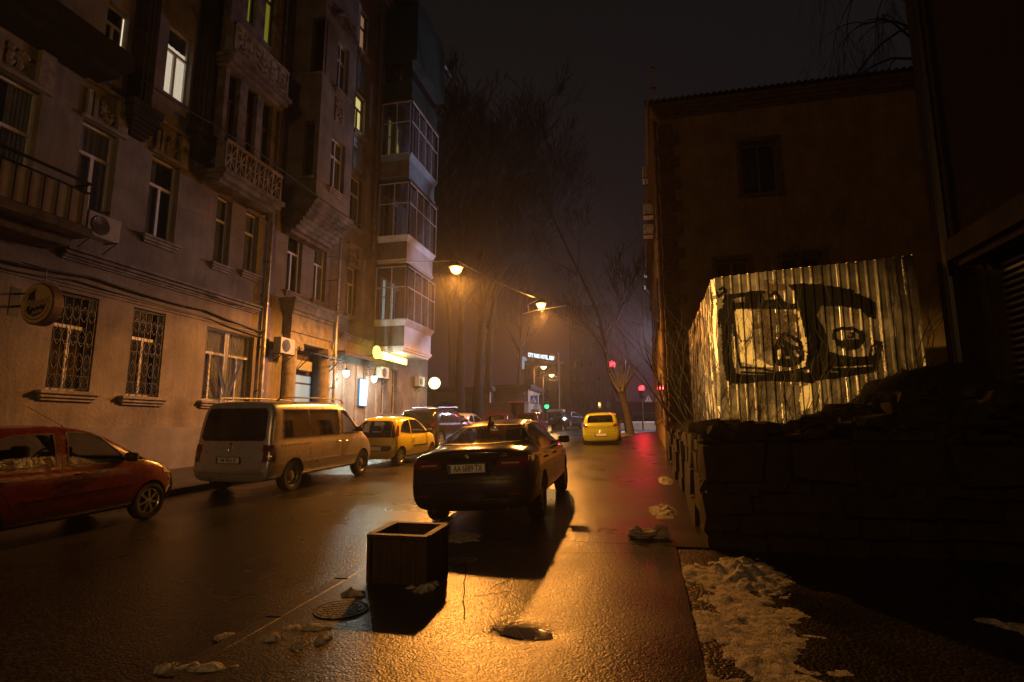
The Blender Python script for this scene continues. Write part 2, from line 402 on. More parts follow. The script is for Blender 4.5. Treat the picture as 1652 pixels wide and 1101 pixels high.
# main wall with real openings
def wall_plane(b, u0, u1, z0, z1, wv, holes, depth):
    us = sorted({u0, u1, *[h for w_ in holes for h in (w_['u0'], w_['u1'])]}); zs = sorted({z0, z1, *[h for w_ in holes for h in (w_['z0'], w_['z1'])]})
    us = [u for u in us if u0 <= u <= u1]; zs = [z for z in zs if z0 <= z <= z1]
    for i in range(len(us)-1):
        for j in range(len(zs)-1):
            cu, cz = (us[i]+us[i+1])/2, (zs[j]+zs[j+1])/2
            if any(h['u0'] < cu < h['u1'] and h['z0'] < cz < h['z1'] for h in holes): continue
            X = FX+wv; b.add([(X, us[i], zs[j]), (X, us[i+1], zs[j]), (X, us[i+1], zs[j+1]), (X, us[i], zs[j+1])], [(0, 1, 2, 3)])
    for h in holes:
        X = FX+wv; D = X-depth; a, c, p, q = h['u0'], h['u1'], h['z0'], h['z1']
        b.add([(X, a, p), (X, c, p), (X, c, q), (X, a, q), (D, a, p), (D, c, p), (D, c, q), (D, a, q)], [(0, 4, 5, 1), (1, 5, 6, 2), (2, 6, 7, 3), (3, 7, 4, 0)])
pz0 = gz(10)-.6
# doorway of the portal is a hole too
DU0, DU1 = FU(472, 610), FU(521, 610); DZ1 = FZ(495, 556)
door_hole = dict(u0=DU0, u1=DU1, z0=gz(19)+.1, z1=DZ1)
b = MB(); holes = [x for x in wins if x['w'] == 0]
wall_plane(b, Y0, Y1, FZ(160, 690, 0), ZR, 0, holes+[door_hole], .32)
X = FX
b.add([(X-9, Y0, pz0), (X-9, Y1, pz0), (X-9, Y1, ZR), (X-9, Y0, ZR), (X, Y0, pz0), (X, Y1, pz0), (X, Y1, ZR), (X, Y0, ZR)], [(0, 1, 2, 3), (0, 4, 7, 3), (1, 5, 6, 2), (3, 7, 6, 2)])
bpart(b, 'wall', 'plaster', fix=False)
# plinth: painted a little darker, proud of the wall by 2 cm
pz = FZ(160, 690)
b = MB(); b.box(FX-.05, FX+.025, Y0, DU0-.05, pz0, pz); b.box(FX-.05, FX+.025, DU1+.05, Y1, pz0, pz-.5)
bpart(b, 'plinth', 'plinth_paint')
b = MB(); b.box(FX-.05, FX-.005, DU1, Y1, pz-.5, pz+.01); bpart(b, 'lower_wall', 'plaster')
# loggia projection
b = MB()
lholes = [x for x in wins if x['w'] == LG]
wall_plane(b, lg0, lg1, lgz0, ZR-.1, LG, lholes, .4)
b.add([(FX, lg0, lgz0), (FX+LG, lg0, lgz0), (FX+LG, lg0, ZR), (FX, lg0, ZR), (FX, lg1, lgz0), (FX+LG, lg1, lgz0), (FX+LG, lg1, ZR), (FX, lg1, ZR)], [(0, 1, 2, 3), (4, 5, 6, 7), (0, 1, 5, 4)])
bpart(b, 'loggia_wall', 'plaster_old', fix=False)
# oriel
def OW(xl, xr, xt, yt, xb, yb):
    ym = (yt+yb)/2; return dict(u0=FU(xl, ym, Wb), u1=FU(xr, ym, Wb), z1=FZ(xt, yt, Wb), z0=FZ(xb, yb, Wb), w=Wb, style='narrow')
ow = [OW(544, 563, 554, 70, 552, 152), OW(533, 556, 546, 226, 545, 312)]
b = MB(); wall_plane(b, Yb0, Yb1, zb_or, ZR-.4, Wb, ow, .22)
def OS(xl, xr, yt, yb):
    return dict(x0=ony(xl, (yt+yb)/2, Yb0)[0], x1=ony(xr, (yt+yb)/2, Yb0)[0], z1=ony((xl+xr)/2, yt, Yb0)[1], z0=ony((xl+xr)/2, yb, Yb0)[1])
os_ = [OS(503, 523, 28, 117), OS(490, 506, 196, 284)]
xs = sorted({FX, FX+Wb, *[h[k] for h in os_ for k in ('x0', 'x1')]}); zs = sorted({zb_or, ZR-.4, *[h[k] for h in os_ for k in ('z0', 'z1')]})
for i in range(len(xs)-1):
    for j in range(len(zs)-1):
        cx, cz = (xs[i]+xs[i+1])/2, (zs[j]+zs[j+1])/2
        if any(h['x0'] < cx < h['x1'] and h['z0'] < cz < h['z1'] for h in os_): continue
        b.add([(xs[i], Yb0, zs[j]), (xs[i+1], Yb0, zs[j]), (xs[i+1], Yb0, zs[j+1]), (xs[i], Yb0, zs[j+1])], [(0, 1, 2, 3)])
for h in os_:
    a, c, p, q = h['x0'], h['x1'], h['z0'], h['z1']; Yv = Yb0; D = Yb0+.2
    b.add([(a, Yv, p), (c, Yv, p), (c, Yv, q), (a, Yv, q), (a, D, p), (c, D, p), (c, D, q), (a, D, q)], [(0, 4, 5, 1), (1, 5, 6, 2), (2, 6, 7, 3), (3, 7, 4, 0)])
b.add([(FX, Yb1, zb_or), (FX+Wb, Yb1, zb_or), (FX+Wb, Yb1, ZR-.4), (FX, Yb1, ZR-.4)], [(0, 1, 2, 3)])
oriel = bpart(b, 'oriel', 'plaster', fix=False)
# corbel beneath the oriel: stepped curve
b = MB(); steps = 9
for i in range(steps):
    t0 = i/steps; z1 = zb_or+.02-t0*1.25; z0 = z1-1.25/steps; wd = (Wb+.14)*(1-t0)**.62 if i else Wb+.16
    ins = .16*i/steps
    b.box(FX-.02, FX+wd, Yb0-.10+ins, Yb1+.10-ins, z0, z1)
bpart(b, 'corbel', 'plaster_old')
def side_window(h, nm):
    a, c, p, q = h['x0'], h['x1'], h['z0'], h['z1']; f = MB(); t = .045
    for bx in ((a, a+t, p, q), (c-t, c, p, q), (a, c, p, p+t), (a, c, q-t, q), (a, c, lerp(p, q, .62), lerp(p, q, .62)+t)): f.box(bx[0], bx[1], Yb0+.12, Yb0+.17, bx[2], bx[3])
    o = bpart(f, 'window', 'frame_brown'); g = MB(); g.box(a, c, Yb0+.16, Yb0+.19, p, q); bpart(g, 'pane', 'window_glass', o)
    g = MB(); g.box(a-.08, c+.08, Yb0-.1, Yb0+.02, p-.1, p-.02); bpart(g, 'sill', 'plaster_trim', o)
for h in os_: side_window(h, 0)
for h in ow: wins.append(h)

def make_window(h):
    u0, u1, z0, z1, st, wv = h['u0'], h['u1'], h['z0'], h['z1'], h['style'], h['w']
    X = FX+wv; d = .2; t = .055 if st not in ('slim',) else .03
    zt = lerp(z0, z1, .66); um = (u0+u1)/2
    f = MB(); bars = [(u0, u0+t, z0, z1), (u1-t, u1, z0, z1), (u0+t, u1-t, z0, z0+t), (u0+t, u1-t, z1-t, z1), (u0+t, u1-t, zt-t*.7, zt+t*.7)]
    if st in ('first', 'grille', 'loggia', 'lit_big', 'lit_yellow', 'sliver'): bars.append((um-t*.7, um+t*.7, z0+t, zt-t*.7))
    if st == 'fan':
        bars += [(um-.09, um+.09, z0, z1)]
        for c0, c1 in ((u0, um-.09), (um+.09, u1)): bars.append((lerp(c0, c1, .42)-t/2, lerp(c0, c1, .42)+t/2, z0, zt))
    if st == 'narrow' and h.get('w') == Wb: bars.append((um-.03, um+.03, z0, z1))
    for i, (a, c, p, q) in enumerate(bars): f.box(X-d-.03-(.001*i), X-d+.04-(.001*i), a, c, p, q)
    o = bpart(f, 'window', 'frame_brown' if st in ('loggia', 'lit_green', 'lit_yellow', 'lit_amber') else 'frame_white')
    g = MB(); g.box(X-d-.02, X-d-.005, u0, u1, z0, z1)
    litm = {'lit_big': 'lit_cream', 'lit_yellow': 'lit_yellow', 'lit_amber': 'lit_amber', 'lit_green': 'lit_green'}.get(st)
    if litm:
        bpart(g, 'pane', 'balcony_glass', o)
        g = MB(); n = 14; q = z1 if st != 'lit_big' else lerp(z0, z1, .76)
        a, c = (u0, u1)
        for i in range(n):
            y0 = lerp(a, c, i/n); y1 = lerp(a, c, (i+1)/n); s0 = .015*math.sin(i*2.1); s1 = .015*math.sin((i+1)*2.1)
            g.add([(X-d-.06+s0, y0, z0), (X-d-.06+s1, y1, z0), (X-d-.06+s1, y1, q), (X-d-.06+s0, y0, q)], [(0, 1, 2, 3)])
        bpart(g, 'lit_curtain', litm, o)
    else:
        if st in ('first', 'narrow', 'fan'):
            bpart(g, 'pane', 'room_glass', o); g = MB(); n = 22; lo_, hi_ = random.choice(((0, .42), (0, 1), (.6, 1), (0, 1))); lo_, hi_ = lerp(u0, u1, lo_), lerp(u0, u1, hi_)
            for i in range(n):
                y0 = lerp(lo_, hi_, i/n); y1 = lerp(lo_, hi_, (i+1)/n); s0 = .012*math.sin(i*1.7); s1 = .012*math.sin((i+1)*1.7)
                g.add([(X-d-.07+s0, y0, z0), (X-d-.07+s1, y1, z0), (X-d-.07+s1, y1, z1), (X-d-.07+s0, y0, z1)], [(0, 1, 2, 3)])
            bpart(g, 'curtain', 'net_curtain', o); g = MB(); g.box(X-d-.12, X-d-.105, u0, u1, z0, z1); bpart(g, 'room_dark_sheet', 'dark_room', o)  # dark sheet behind the curtain stands in for the unlit room
        else: bpart(g, 'pane', 'window_glass', o)
    if st == 'sliver':
        g = MB(); g.box(X-d+.042, X-d+.046, u1-.05, u1-.02, z0, z1-.1); bpart(g, 'lit_gap', 'lit_cream', o)
    # sill
    if st in ('first', 'narrow', 'grille', 'fan', 'lit_yellow', 'lit_amber'):
        s = MB(); ov = .14 if st != 'grille' else .2
        s.box(X-.02, X+.16, u0-ov, u1+ov, z0-.09, z0-.02); s.box(X-.02, X+.11, u0-ov+.05, u1+ov-.05, z0-.17, z0-.09); s.box(X-.02, X+.06, u0-ov+.09, u1+ov-.09, z0-.24, z0-.17)
        bpart(s, 'sill', 'plaster_trim', o, bevel=.01)
    # ornamental head with tablets
    if st in ('first',) or (st == 'narrow' and wv == 0 and z0 < 8):
        s = MB(); hh = .95 if st == 'first' else .8
        s.box(X-.02, X+.10, u0-.05, u1+.16, z1+.02, z1+.12)
        wd = u1-u0; n = 2
        for i in range(n):
            a = u0+wd*(.02+.17*i); s.box(X-.02, X+.07, a, a+wd*.11, z1+.12, z1+hh*.82)
        a0, a1 = u0+wd*.40, u0+wd*.74
        for i in range(14):                                    # floral relief knot
            ca = a0+(a1-a0)*random.random(); cz = z1+.2+random.random()*hh*.5; r = .05+.04*random.random()
            s.lathe([(r, 0), (r*.8, .04), (r*.3, .07), (.005, .075)], 8, Matrix.Translation((X, ca, cz)) @ Matrix.Rotation(R(90), 4, 'Y'))
        s.box(X-.02, X+.12, u1-wd*.16, u1+.12, z1+.12, z1+hh)
        s.box(X-.02, X+.13, u0-.1, u1+.18, z1+hh, z1+hh+.09)
        bpart(s, 'head_ornament', 'plaster_trim', o, bevel=.008)
    if st in ('grille', 'fan', 'slim'):
        s = MB(); gx = X-.03 if st != 'slim' else X+.03
        if st == 'grille':
            n = 5
            for i in range(n+1):
                uu = lerp(u0+.04, u1-.04, i/n); s.tube([(gx, uu, z0+.03), (gx, uu, z1-.03)], .009, 4)
            for zz in (z0+.05, z0+.35, lerp(z0, z1, .5), z1-.35, z1-.05): s.tube([(gx, u0+.03, zz), (gx, u1-.03, zz)], .009, 4)
            for zz, hgt in ((lerp(z0, z1, .08), .3), (lerp(z0, z1, .3), .34), (lerp(z0, z1, .55), .34), (lerp(z0, z1, .8), .3)):
                for i in range(n):
                    uc = lerp(u0+.04, u1-.04, (i+.5)/n); rw = (u1-u0)/n*.42
                    for sg in (-1, 1):
                        s.tube([(gx+.012, uc+sg*rw*math.sin(t*.5), zz+hgt*(t/6.28-.5)*1.2) for t in [k*6.28/12 for k in range(13)]], .007, 4)
                    s.tube([(gx+.012, uc+rw*.5*math.cos(t), zz+.06*math.sin(t)) for t in [k*6.28/8 for k in range(9)]], .007, 4)
        elif st == 'fan':
            for c0, c1 in ((u0+.04, um-.06), (um+.06, u1-.04)):
                for q in ((c0, z0+.03, c0, z1-.03), (c1, z0+.03, c1, z1-.03), (c0, z0+.03, c1, z0+.03), (c0, z1-.03, c1, z1-.03)): s.tube([(gx, q[0], q[1]), (gx, q[2], q[3])], .011, 4)
                fx = c1 if c0 == u0+.04 else c0
                for i in range(13):
                    t = i/12; tgt = (lerp(c0, c1, t) if fx == c1 else lerp(c1, c0, t))
                    s.tube([(gx, fx, z0+.05), (gx, (fx+tgt)/2+.02*(1 if fx == c1 else -1)*-1, z0+(z1-z0)*(.30+.25*(1-t))), (gx, tgt, z1-.05)], .007, 4)
                    if i % 2: s.tube([(gx, fx, z0+.05), (gx, c0 if fx == c1 else c1, z0+(z1-z0)*t*.6)], .007, 4)
        else:
            for i in range(5):
                uu = lerp(u0-.05, u1+.05, i/4)
                s.tube([(gx+(.02 if t < .45 else .02+.30*math.sin(min(1, (t-.45)/.55)*math.pi*.86)), uu, lerp(z1, z0, t)) for t in [k/16 for k in range(17)]], .011, 4)
            for t in (.02, .42, .5, .82, .97):
                dx = .02 if t < .45 else .02+.30*math.sin(min(1, (t-.45)/.55)*math.pi*.86)
                s.tube([(gx+dx, u0-.06, lerp(z1, z0, t)), (gx+dx, u1+.06, lerp(z1, z0, t))], .012, 4)
            for t in (.12, .25): s.tube([(gx+.03, (u0+u1)/2+(u1-u0)*.42*math.cos(a), lerp(z1, z0, t)+.09*math.sin(a)) for a in [k*6.28/10 for k in range(11)]], .009, 4)
        bpart(s, 'grille', 'iron', o)
random.seed(4)
for h in wins: make_window(h)
# room darkness behind panes is closed by the panes themselves; cornices and bands
def band(name, za, prof, u0, u1, m='plaster_trim', base=0):
    b = MB(); z = za
    for dz, pr in prof: b.box(FX-.02, FX+base+pr, u0, u1, z-dz, z); z -= dz
    return bpart(b, name, m, bevel=.008)
zc = FZ(300, 459, .15)+.05
band('cornice', zc, [(.07, .2), (.05, .12), (.05, .17), (.06, .1), (.05, .05)], FU(107, 410, .15), FU(421, 497, .15))
band('cornice', zc, [(.07, .2), (.05, .12), (.05, .17), (.06, .1), (.05, .05)], 21.5, 24.3)
band('string_course', FZ(200, 478, .05), [(.05, .06), (.07, .03)], Y0, FU(424, 530), 'plaster')
band('cornice', ZR, [(.12, .75), (.1, .6), (.14, .35), (.2, .18), (.5, .06)], Y0, Y1+.3)
b = MB(); b.box(FX-9.2, FX+.95, Y0, Y1+.5, ZR+.02, ZR+.12); b.prism([(FX-9.2, ZR+.12), (FX+.9, ZR+.12), (FX-3, ZR+1.8)], Y0, Y1+.4, 'y')
bpart(b, 'roof', 'roof_metal')
b = MB(); b.tube([(FX+1.0, y, ZR+.06) for y in (Y0, Y1+.5)], .08, 8); bpart(b, 'gutter', 'galv')
# loggia balustrades
def balustrade(px, ztop_pix, hgt, name, ornate):
    u0, u1 = lg0-.12, lg1+.12; zt = FZ(*ztop_pix, LG+.35); z0 = zt-hgt; X0 = FX+LG+.30; b = MB()
    b.box(X0-.06, X0+.08, u0, u1, zt-.09, zt); b.box(X0-.05, X0+.05, u0, u1, z0, z0+.07)
    n = 6
    for i in range(n+1):
        uu = lerp(u0+.04, u1-.04, i/n); b.box(X0-.03, X0+.03, uu-.035, uu+.035, z0+.07, zt-.09)
    if not ornate:
        for i in range(n):
            a, c = lerp(u0+.04, u1-.04, i/n), lerp(u0+.04, u1-.04, (i+1)/n); m_ = (a+c)/2; zm = (z0+zt)/2
            for (p, q) in (((a, z0+.07), (c, zt-.09)), ((a, zt-.09), (c, z0+.07)), ((m_, z0+.07), (m_, zt-.09)), ((a, zm), (c, zm))):
                b.tube([(X0, p[0], p[1]), (X0, q[0], q[1])], .028, 4)
    else:
        b.box(X0-.02, X0+.012, u0, u1, z0+.07, zt-.09)
        for i in range(44):
            uc = lerp(u0+.1, u1-.1, random.random()); zz = lerp(z0+.12, zt-.16, random.random()); r = .05+.07*random.random()
            b.tube([(X0+.03, uc+r*(1-k/16)*math.cos(k*.6), zz+r*(1-k/16)*math.sin(k*.6)) for k in range(13)], .018, 4)
    # returns and slab
    b.box(FX+LG-.02, X0+.04, u0, u0+.06, z0, zt); b.box(FX+LG-.02, X0+.04, u1-.06, u1, z0, zt)
    o = bpart(b, name, 'plaster_trim')
    s = MB(); s.box(FX-.01, X0+.16, u0-.1, u1+.1, z0-.14, z0-.002); s.box(FX-.01, X0+.05, u0-.04, u1+.04, z0-.3, z0-.14); s.box(FX-.01, X0-.1, u0, u1, z0-.42, z0-.3)
    bpart(s, 'balcony_slab', 'plaster_old', bevel=.015)
random.seed(8)
balustrade(0, (400, 246), .95, 'balustrade', False)
balustrade(0, (408, 60), 1.0, 'balustrade', True)
# fluted half columns either side of the lit window, on brackets
def half_column(px0, py_base, ptop):
    uc = FU(px0, (py_base)/2, .2); z0 = FZ(px0, py_base, .2)
    b = MB(); vs = []; n = 18
    for i in range(n): 
        a = -math.pi/2+math.pi*i/(n-1); r = .34-(.035 if i % 2 else 0)
        vs.append((FX+r*math.cos(a)*.8, uc+r*math.sin(a)))
    b.prism([(x, y) for x, y in vs], z0, z0+6.4, 'z')
    b.box(FX-.02, FX+.42, uc-.46, uc+.46, z0-.18, z0-.002); b.box(FX-.02, FX+.36, uc-.40, uc+.40, z0-.36, z0-.18)
    for i in range(5): b.box(FX-.02, FX+.42-.07*i, uc-.42+.05*i, uc+.42-.05*i, z0-.36-.1*(i+1), z0-.36-.1*i)
    b.box(FX-.02, FX+.40, uc-.42, uc+.42, z0+6.4, z0+6.8)
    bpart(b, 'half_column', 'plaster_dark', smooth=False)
half_column(240, 178, 0); half_column(338, 222, 0)
# long dark second-floor balcony at the left
zB = FZ(130, 58, 1.1)+.22
b = MB(); uB = FU(217, 122, 1.1)
b.box(FX, FX+1.1, Y0, uB, zB-.22, zB); b.box(FX, FX+.8, Y0, uB-.1, zB-.4, zB-.22)
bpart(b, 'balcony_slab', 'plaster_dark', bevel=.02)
b = MB(); b.box(FX+.95, FX+1.06, Y0, uB-.02, zB+.001, zB+.22); b.box(FX, FX+.949, uB-.08, uB-.02, zB+.001, zB+.2)
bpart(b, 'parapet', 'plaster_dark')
# first-floor balcony at the left edge with iron railing
wv = 1.05; zt = onx(75, 267, FX+wv)[1]; zb = onx(75, 345, FX+wv)[1]; ue = FU(149, 300, wv)
b = MB()
b.box(FX+wv-.02, FX+wv+.03, Y0, ue, zt-.02, zt+.03); b.box(FX+wv-.02, FX+wv+.02, Y0, ue, zt-.22, zt-.19); b.box(FX+wv-.02, FX+wv+.02, Y0, ue, zb, zb+.03)
u = Y0+.1
while u < ue: b.box(FX+wv-.01, FX+wv+.01, u-.012, u+.012, zb+.03, zt-.19); u += .27
for zz in (zt, zt-.2, zb+.01): b.box(FX, FX+wv, ue-.02, ue+.01, zz, zz+.03)
for k in range(5): b.box(FX+.1+k*.2, FX+.12+k*.2, ue-.012, ue+.008, zb, zt)
bpart(b, 'balcony_railing', 'iron')
b = MB(); b.box(FX+wv-.035, FX+wv-.022, Y0, ue-.03, zb+.04, zt-.24); bpart(b, 'railing_cloth', 'curtain')
b = MB(); b.box(FX, FX+wv+.08, Y0, ue+.08, zb-.2, zb-.001); b.box(FX, FX+.7, Y0, ue-.1, zb-.42, zb-.2); bpart(b, 'balcony_slab', 'plaster_old', bevel=.02)
# portal
z_ped = onx(476, 480, FX+.5)[1]; pu0, pu1 = FU(476, 480, .5), FU(553, 512, .5)
zlow = onx(466, 548, FX+.4)[1]
b = MB()
b.box(FX-.02, FX+.62, pu0-.12, pu1+.12, z_ped-.12, z_ped); b.box(FX-.02, FX+.52, pu0-.04, pu1+.04, z_ped-.42, z_ped-.12); b.box(FX-.02, FX+.42, pu0+.06, pu1-.06, z_ped-.55, z_ped-.42)
b.box(FX-.02, FX+.36, pu0+.1, pu1-.1, zlow+.35, z_ped-.55); b.box(FX-.02, FX+.30, pu0+.16, pu1-.16, zlow, zlow+.35)
portal = bpart(b, 'portal', 'plaster_trim', bevel=.012)
for uc in (lerp(pu0, pu1, .13), lerp(pu0, pu1, .83)):
    b = MB(); n = 20
    b.lathe([(.30, gz(20)-.1), (.30, gz(20)+.5), (.25, gz(20)+.6), (.25, zlow-.32), (.29, zlow-.28), (.29, zlow-.2)], n, Matrix.Translation((FX+.12, uc, 0)))
    b.box(FX, FX+.44, uc-.33, uc+.33, zlow-.2, zlow-.002)
    c = bpart(b, 'column', 'plaster_trim', portal, smooth=True)
    for s_ in (-1, 1): b = MB(); b.lathe([(.13, -.05), (.13, .05), (.08, .06), (.08, .075), (.04, .08)], 12, Matrix.Translation((FX+.42, uc+s_*.22, zlow-.2)) @ Matrix.Rotation(R(90), 4, 'Y')); bpart(b, 'volute', 'plaster_trim', portal, smooth=True)
# door recess
b = MB(); g0 = gz(19)-.1; D = FX-.55
b.add([(FX-.32, DU0, g0), (D, DU0, g0), (D, DU0, DZ1), (FX-.32, DU0, DZ1), (FX-.32, DU1, g0), (D, DU1, g0), (D, DU1, DZ1), (FX-.32, DU1, DZ1)], [(0, 1, 2, 3), (4, 5, 6, 7), (1, 5, 6, 2), (3, 2, 6, 7)])
bpart(b, 'recess', 'plaster', fix=False)
b = MB(); b.box(D+.01, D+.06, DU0+.04, DU1-.04, g0, DZ1-.3); dr = bpart(b, 'door', 'frame_brown', portal)
b = MB(); dzm = onx(486, 625, D)[1]; ga, gb_ = onx(474, 620, D)[0], onx(498, 620, D)[0]; b.box(D+.065, D+.08, ga, gb_, dzm-.7, dzm+.1); b.box(D+.065, D+.08, ga, gb_, dzm+.17, dzm+.45); bpart(b, 'lit_glass', 'lit_blue', portal)
b = MB(); b.box(D+.07, D+.35, DU0+.05, DU1-.5, dzm+.62, dzm+1.0); bpart(b, 'transom_box', 'ac_white', portal, bevel=.02)
# iron canopy arc over the door
zi = onx(500, 572, FX+.6)[1]; b = MB()
b.tube([(FX+.02, DU0-.2, zi+.12), (FX+.95, DU0-.2, zi)], .02, 6)
for uu in (DU0-.1, DU1-.15):
    b.tube([(FX+.05+.85*(1-math.cos(t)), uu, zi-.75*math.cos(t)) for t in [k*math.pi/2/12 for k in range(13)]], .02, 6)
    b.tube([(FX+.05, uu, zi), (FX+.95, uu, zi)], .018, 6); b.tube([(FX+.05, uu, zi-.75), (FX+.6, uu, zi)], .012, 5)
b.tube([(FX+.9, DU0-.3, zi), (FX+.9, DU1+.3, zi)], .02, 6)
for k in range(8): uu = lerp(DU0-.1, DU1-.1, k/7); b.tube([(FX+.05, uu, zi+.03), (FX+.95, uu, zi-.0)], .008, 4)
bpart(b, 'canopy_frame', 'iron', portal)
# flat canopy above the right-hand shop front
zq = FZ(548, 566, .4); b = MB(); b.box(FX, FX+.62, FU(549, 570, .4), 24.6, zq-.06, zq+.02); b.box(FX+.56, FX+.62, FU(549, 570, .4), 24.6, zq-.14, zq-.062); bpart(b, 'canopy', 'rust_metal')
# pilasters between the shop front panels
for px in (553, 574, 590, 606):
    uu = FU(px, 640); b = MB(); b.box(FX-.01, FX+.06, uu-.10, uu+.10, gz(24), zq-.4); bpart(b, 'pilaster', 'plaster_trim', bevel=.008)
# drainpipes
def pipe(px, ytop, ybot, wv, r, bend=None):
    uu = FU(px, ybot, wv); z0 = max(gz(16)+.25, onx(px, ybot, FX+wv)[1]); z1 = ZR-.3
    b = MB(); b.tube([(FX+wv, uu, z) for z in rng(z0, z1, 26)], r, 10)
    z = z0+.6
    while z < z1: b.lathe([(r*1.25, -.03), (r*1.25, .03)], 10, Matrix.Translation((FX+wv, uu, z))); b.box(FX, FX+wv, uu-.015, uu+.015, z-.02, z+.02); z += 1.5
    bpart(b, 'drainpipe', 'galv', smooth=True)
pipe(418, 0, 660, .16, .075); pipe(537, 0, 650, .5, .06); pipe(601, 0, 420, .16, .06)
b = MB(); uu = FU(428, 600, .1); b.box(FX, FX+.09, uu-.13, uu+.12, gz(16)+.3, ZR-.5); bpart(b, 'cable_duct', 'frame_brown')
# blue painted panels between stacked windows
for (xl, xr, yt, yb) in ((574, 589, 102, 146), (569, 584, 226, 276)):
    ym = (yt+yb)/2; b = MB(); b.box(FX, FX+.02, FU(xl, ym), FU(xr, ym), FZ((xl+xr)/2, yb), FZ((xl+xr)/2, yt)); bpart(b, 'spandrel_panel', 'blue_panel')
uq = lerp(Yb0, Yb1, .55); zq2 = FZ(553, 188, Wb); b = MB()
b.box(FX+Wb, FX+Wb+.04, uq-.35, uq+.35, zq2-.5, zq2+.5)
for i in range(12): 
    cc = (uq+(-.25+.5*random.random()), zq2+(-.38+.76*random.random())); b.lathe([(.09, 0), (.06, .05), (.01, .07)], 8, Matrix.Translation((FX+Wb+.03, cc[0], cc[1])) @ Matrix.Rotation(R(90), 4, 'Y'))
bpart(b, 'relief_panel', 'plaster_trim')
# oriel crown
zt_ = FZ(556, 52, Wb); b = MB(); b.box(FX+Wb-.02, FX+Wb+.18, Yb0+.5, Yb1-.2, zt_, zt_+.14)
b.tube([(FX+Wb+.06, lerp(Yb0+.6, Yb1-.3, k/12), zt_+.14+.5*math.sin(math.pi*k/12)) for k in range(13)], .09, 6)
for i in range(20): b.lathe([(.12, 0), (.09, .08), (.01, .11)], 8, Matrix.Translation((FX+Wb, lerp(Yb0+.5, Yb1-.25, random.random()), zt_+.15+.5*random.random())) @ Matrix.Rotation(R(90), 4, 'Y'))
bpart(b, 'oriel_crown', 'plaster_old')

# enclosed balconies
WE = 1.7; eu0, eu1 = 24.55, 28.3
def encl(gt, gb, ab, lit, apron='balcony_white', side='plaster', dark=False, name='glazed_balcony'):
    """gt, gb, ab: heights of glass top, glass bottom and apron bottom"""
    X1 = FX+WE; b = MB(); s = .14
    b.box(FX, X1-s, eu0+s, eu1-s, ab+.30, gb-.28)                                   # apron
    b.add([(FX, eu0+s, gb-.28), (X1-s, eu0+s, gb-.28), (X1-s, eu1-s, gb-.28), (FX, eu1-s, gb-.28), (FX, eu0, gb), (X1, eu0, gb), (X1, eu1, gb), (FX, eu1, gb)], [(0, 1, 5, 4), (1, 2, 6, 5), (2, 3, 7, 6), (4, 5, 6, 7)])
    for k, (dz, o_) in enumerate(((.10, 0), (.10, -.06), (.10, -.14))): b.box(FX, X1-s+.06+o_, eu0+s-.06-o_, eu1-s+.06+o_, ab+.30-.10*(k+1), ab+.30-.10*k)
    b.mi = 0
    root = bpart(b, name, apron)
    sd = MB(); sd.box(FX, X1-s+.004, eu0+s-.006, eu0+s-.002, ab+.30, gb-.28); bpart(sd, 'side_panel', side, root)
    f = MB(); t = .045; zm = lerp(gb, gt, .60)
    nx, nu = 2, 4
    for i in range(nx+1): xx = lerp(FX+.05, X1-t/2, i/nx); f.box(xx-t/2, xx+t/2, eu0, eu0+t, gb, gt)
    for i in range(nu+1): uu = lerp(eu0+t/2, eu1-t/2, i/nu); f.box(X1-t, X1, uu-t/2, uu+t/2, gb+.001, gt+.001)
    for zz in (gb, zm, gt-t): f.box(FX+.05, X1-.001, eu0+.001, eu0+t-.001, zz, zz+t); f.box(X1-t+.001, X1-.001, eu0, eu1, zz+.002, zz+t+.002)
    for i in range(2): xx = lerp(FX+.05, X1, i/1)
    f.box(FX+.05, X1-.05, eu1-t, eu1, gb, gb+t); f.box(FX+.05, X1-.05, eu1-t, eu1, gt-t, gt)
    bpart(f, 'frame', 'frame_white' if not dark else 'frame_brown', root)
    g = MB(); g.box(FX+.05, X1-.02, eu0+.018, eu0+.024, gb, gt); g.box(X1-.026, X1-.020, eu0+.03, eu1-.03, gb, gt); g.box(FX+.05, X1-.03, eu1-.024, eu1-.018, gb, gt); bpart(g, 'glazing', 'balcony_glass', root)
    r_ = MB(); r_.box(FX, X1+.05, eu0-.05, eu1+.05, gt+.001, gt+.10); bpart(r_, 'canopy', 'rust_metal', root)
    q = MB(); n = 40
    for i in range(n):
        if i in (11, 12, 13, 27, 28): continue
        y0, y1 = lerp(eu0+.1, eu1-.1, i/n), lerp(eu0+.1, eu1-.1, (i+1)/n); q.add([(X1-.16+.02*math.sin(i*1.9), y0, gb), (X1-.16+.02*math.sin((i+1)*1.9), y1, gb), (X1-.16+.02*math.sin((i+1)*1.9), y1, gt-.05), (X1-.16+.02*math.sin(i*1.9), y0, gt-.05)], [(0, 1, 2, 3)])
    bpart(q, 'curtain', 'net_curtain', root)  # pale sheets added to stand in for haze reflecting in the panes
    # inner window on the house wall with its lit panes
    q = MB(); iz0, iz1 = gb-.1, gt-.35
    for c0, c1 in ((eu0+.5, eu0+1.25), (eu0+1.4, eu0+2.15)):
        for bb in ((c0, c0+.06, iz0, iz1), (c1-.06, c1, iz0, iz1), (c0, c1, iz0, iz0+.06), (c0, c1, iz1-.06, iz1), (c0, c1, lerp(iz0, iz1, .6), lerp(iz0, iz1, .6)+.05)): q.box(FX+.03, FX+.08, *bb)
    bpart(q, 'inner_window', 'frame_white', root)
    if lit:
        q = MB(); 
        for c0, c1 in ((eu0+.5, eu0+1.25), (eu0+1.4, eu0+2.15)): q.box(FX+.02, FX+.035, c0+.3, c1-.2, iz0, iz1)
        bpart(q, 'inner_light', lit, root)
    return root
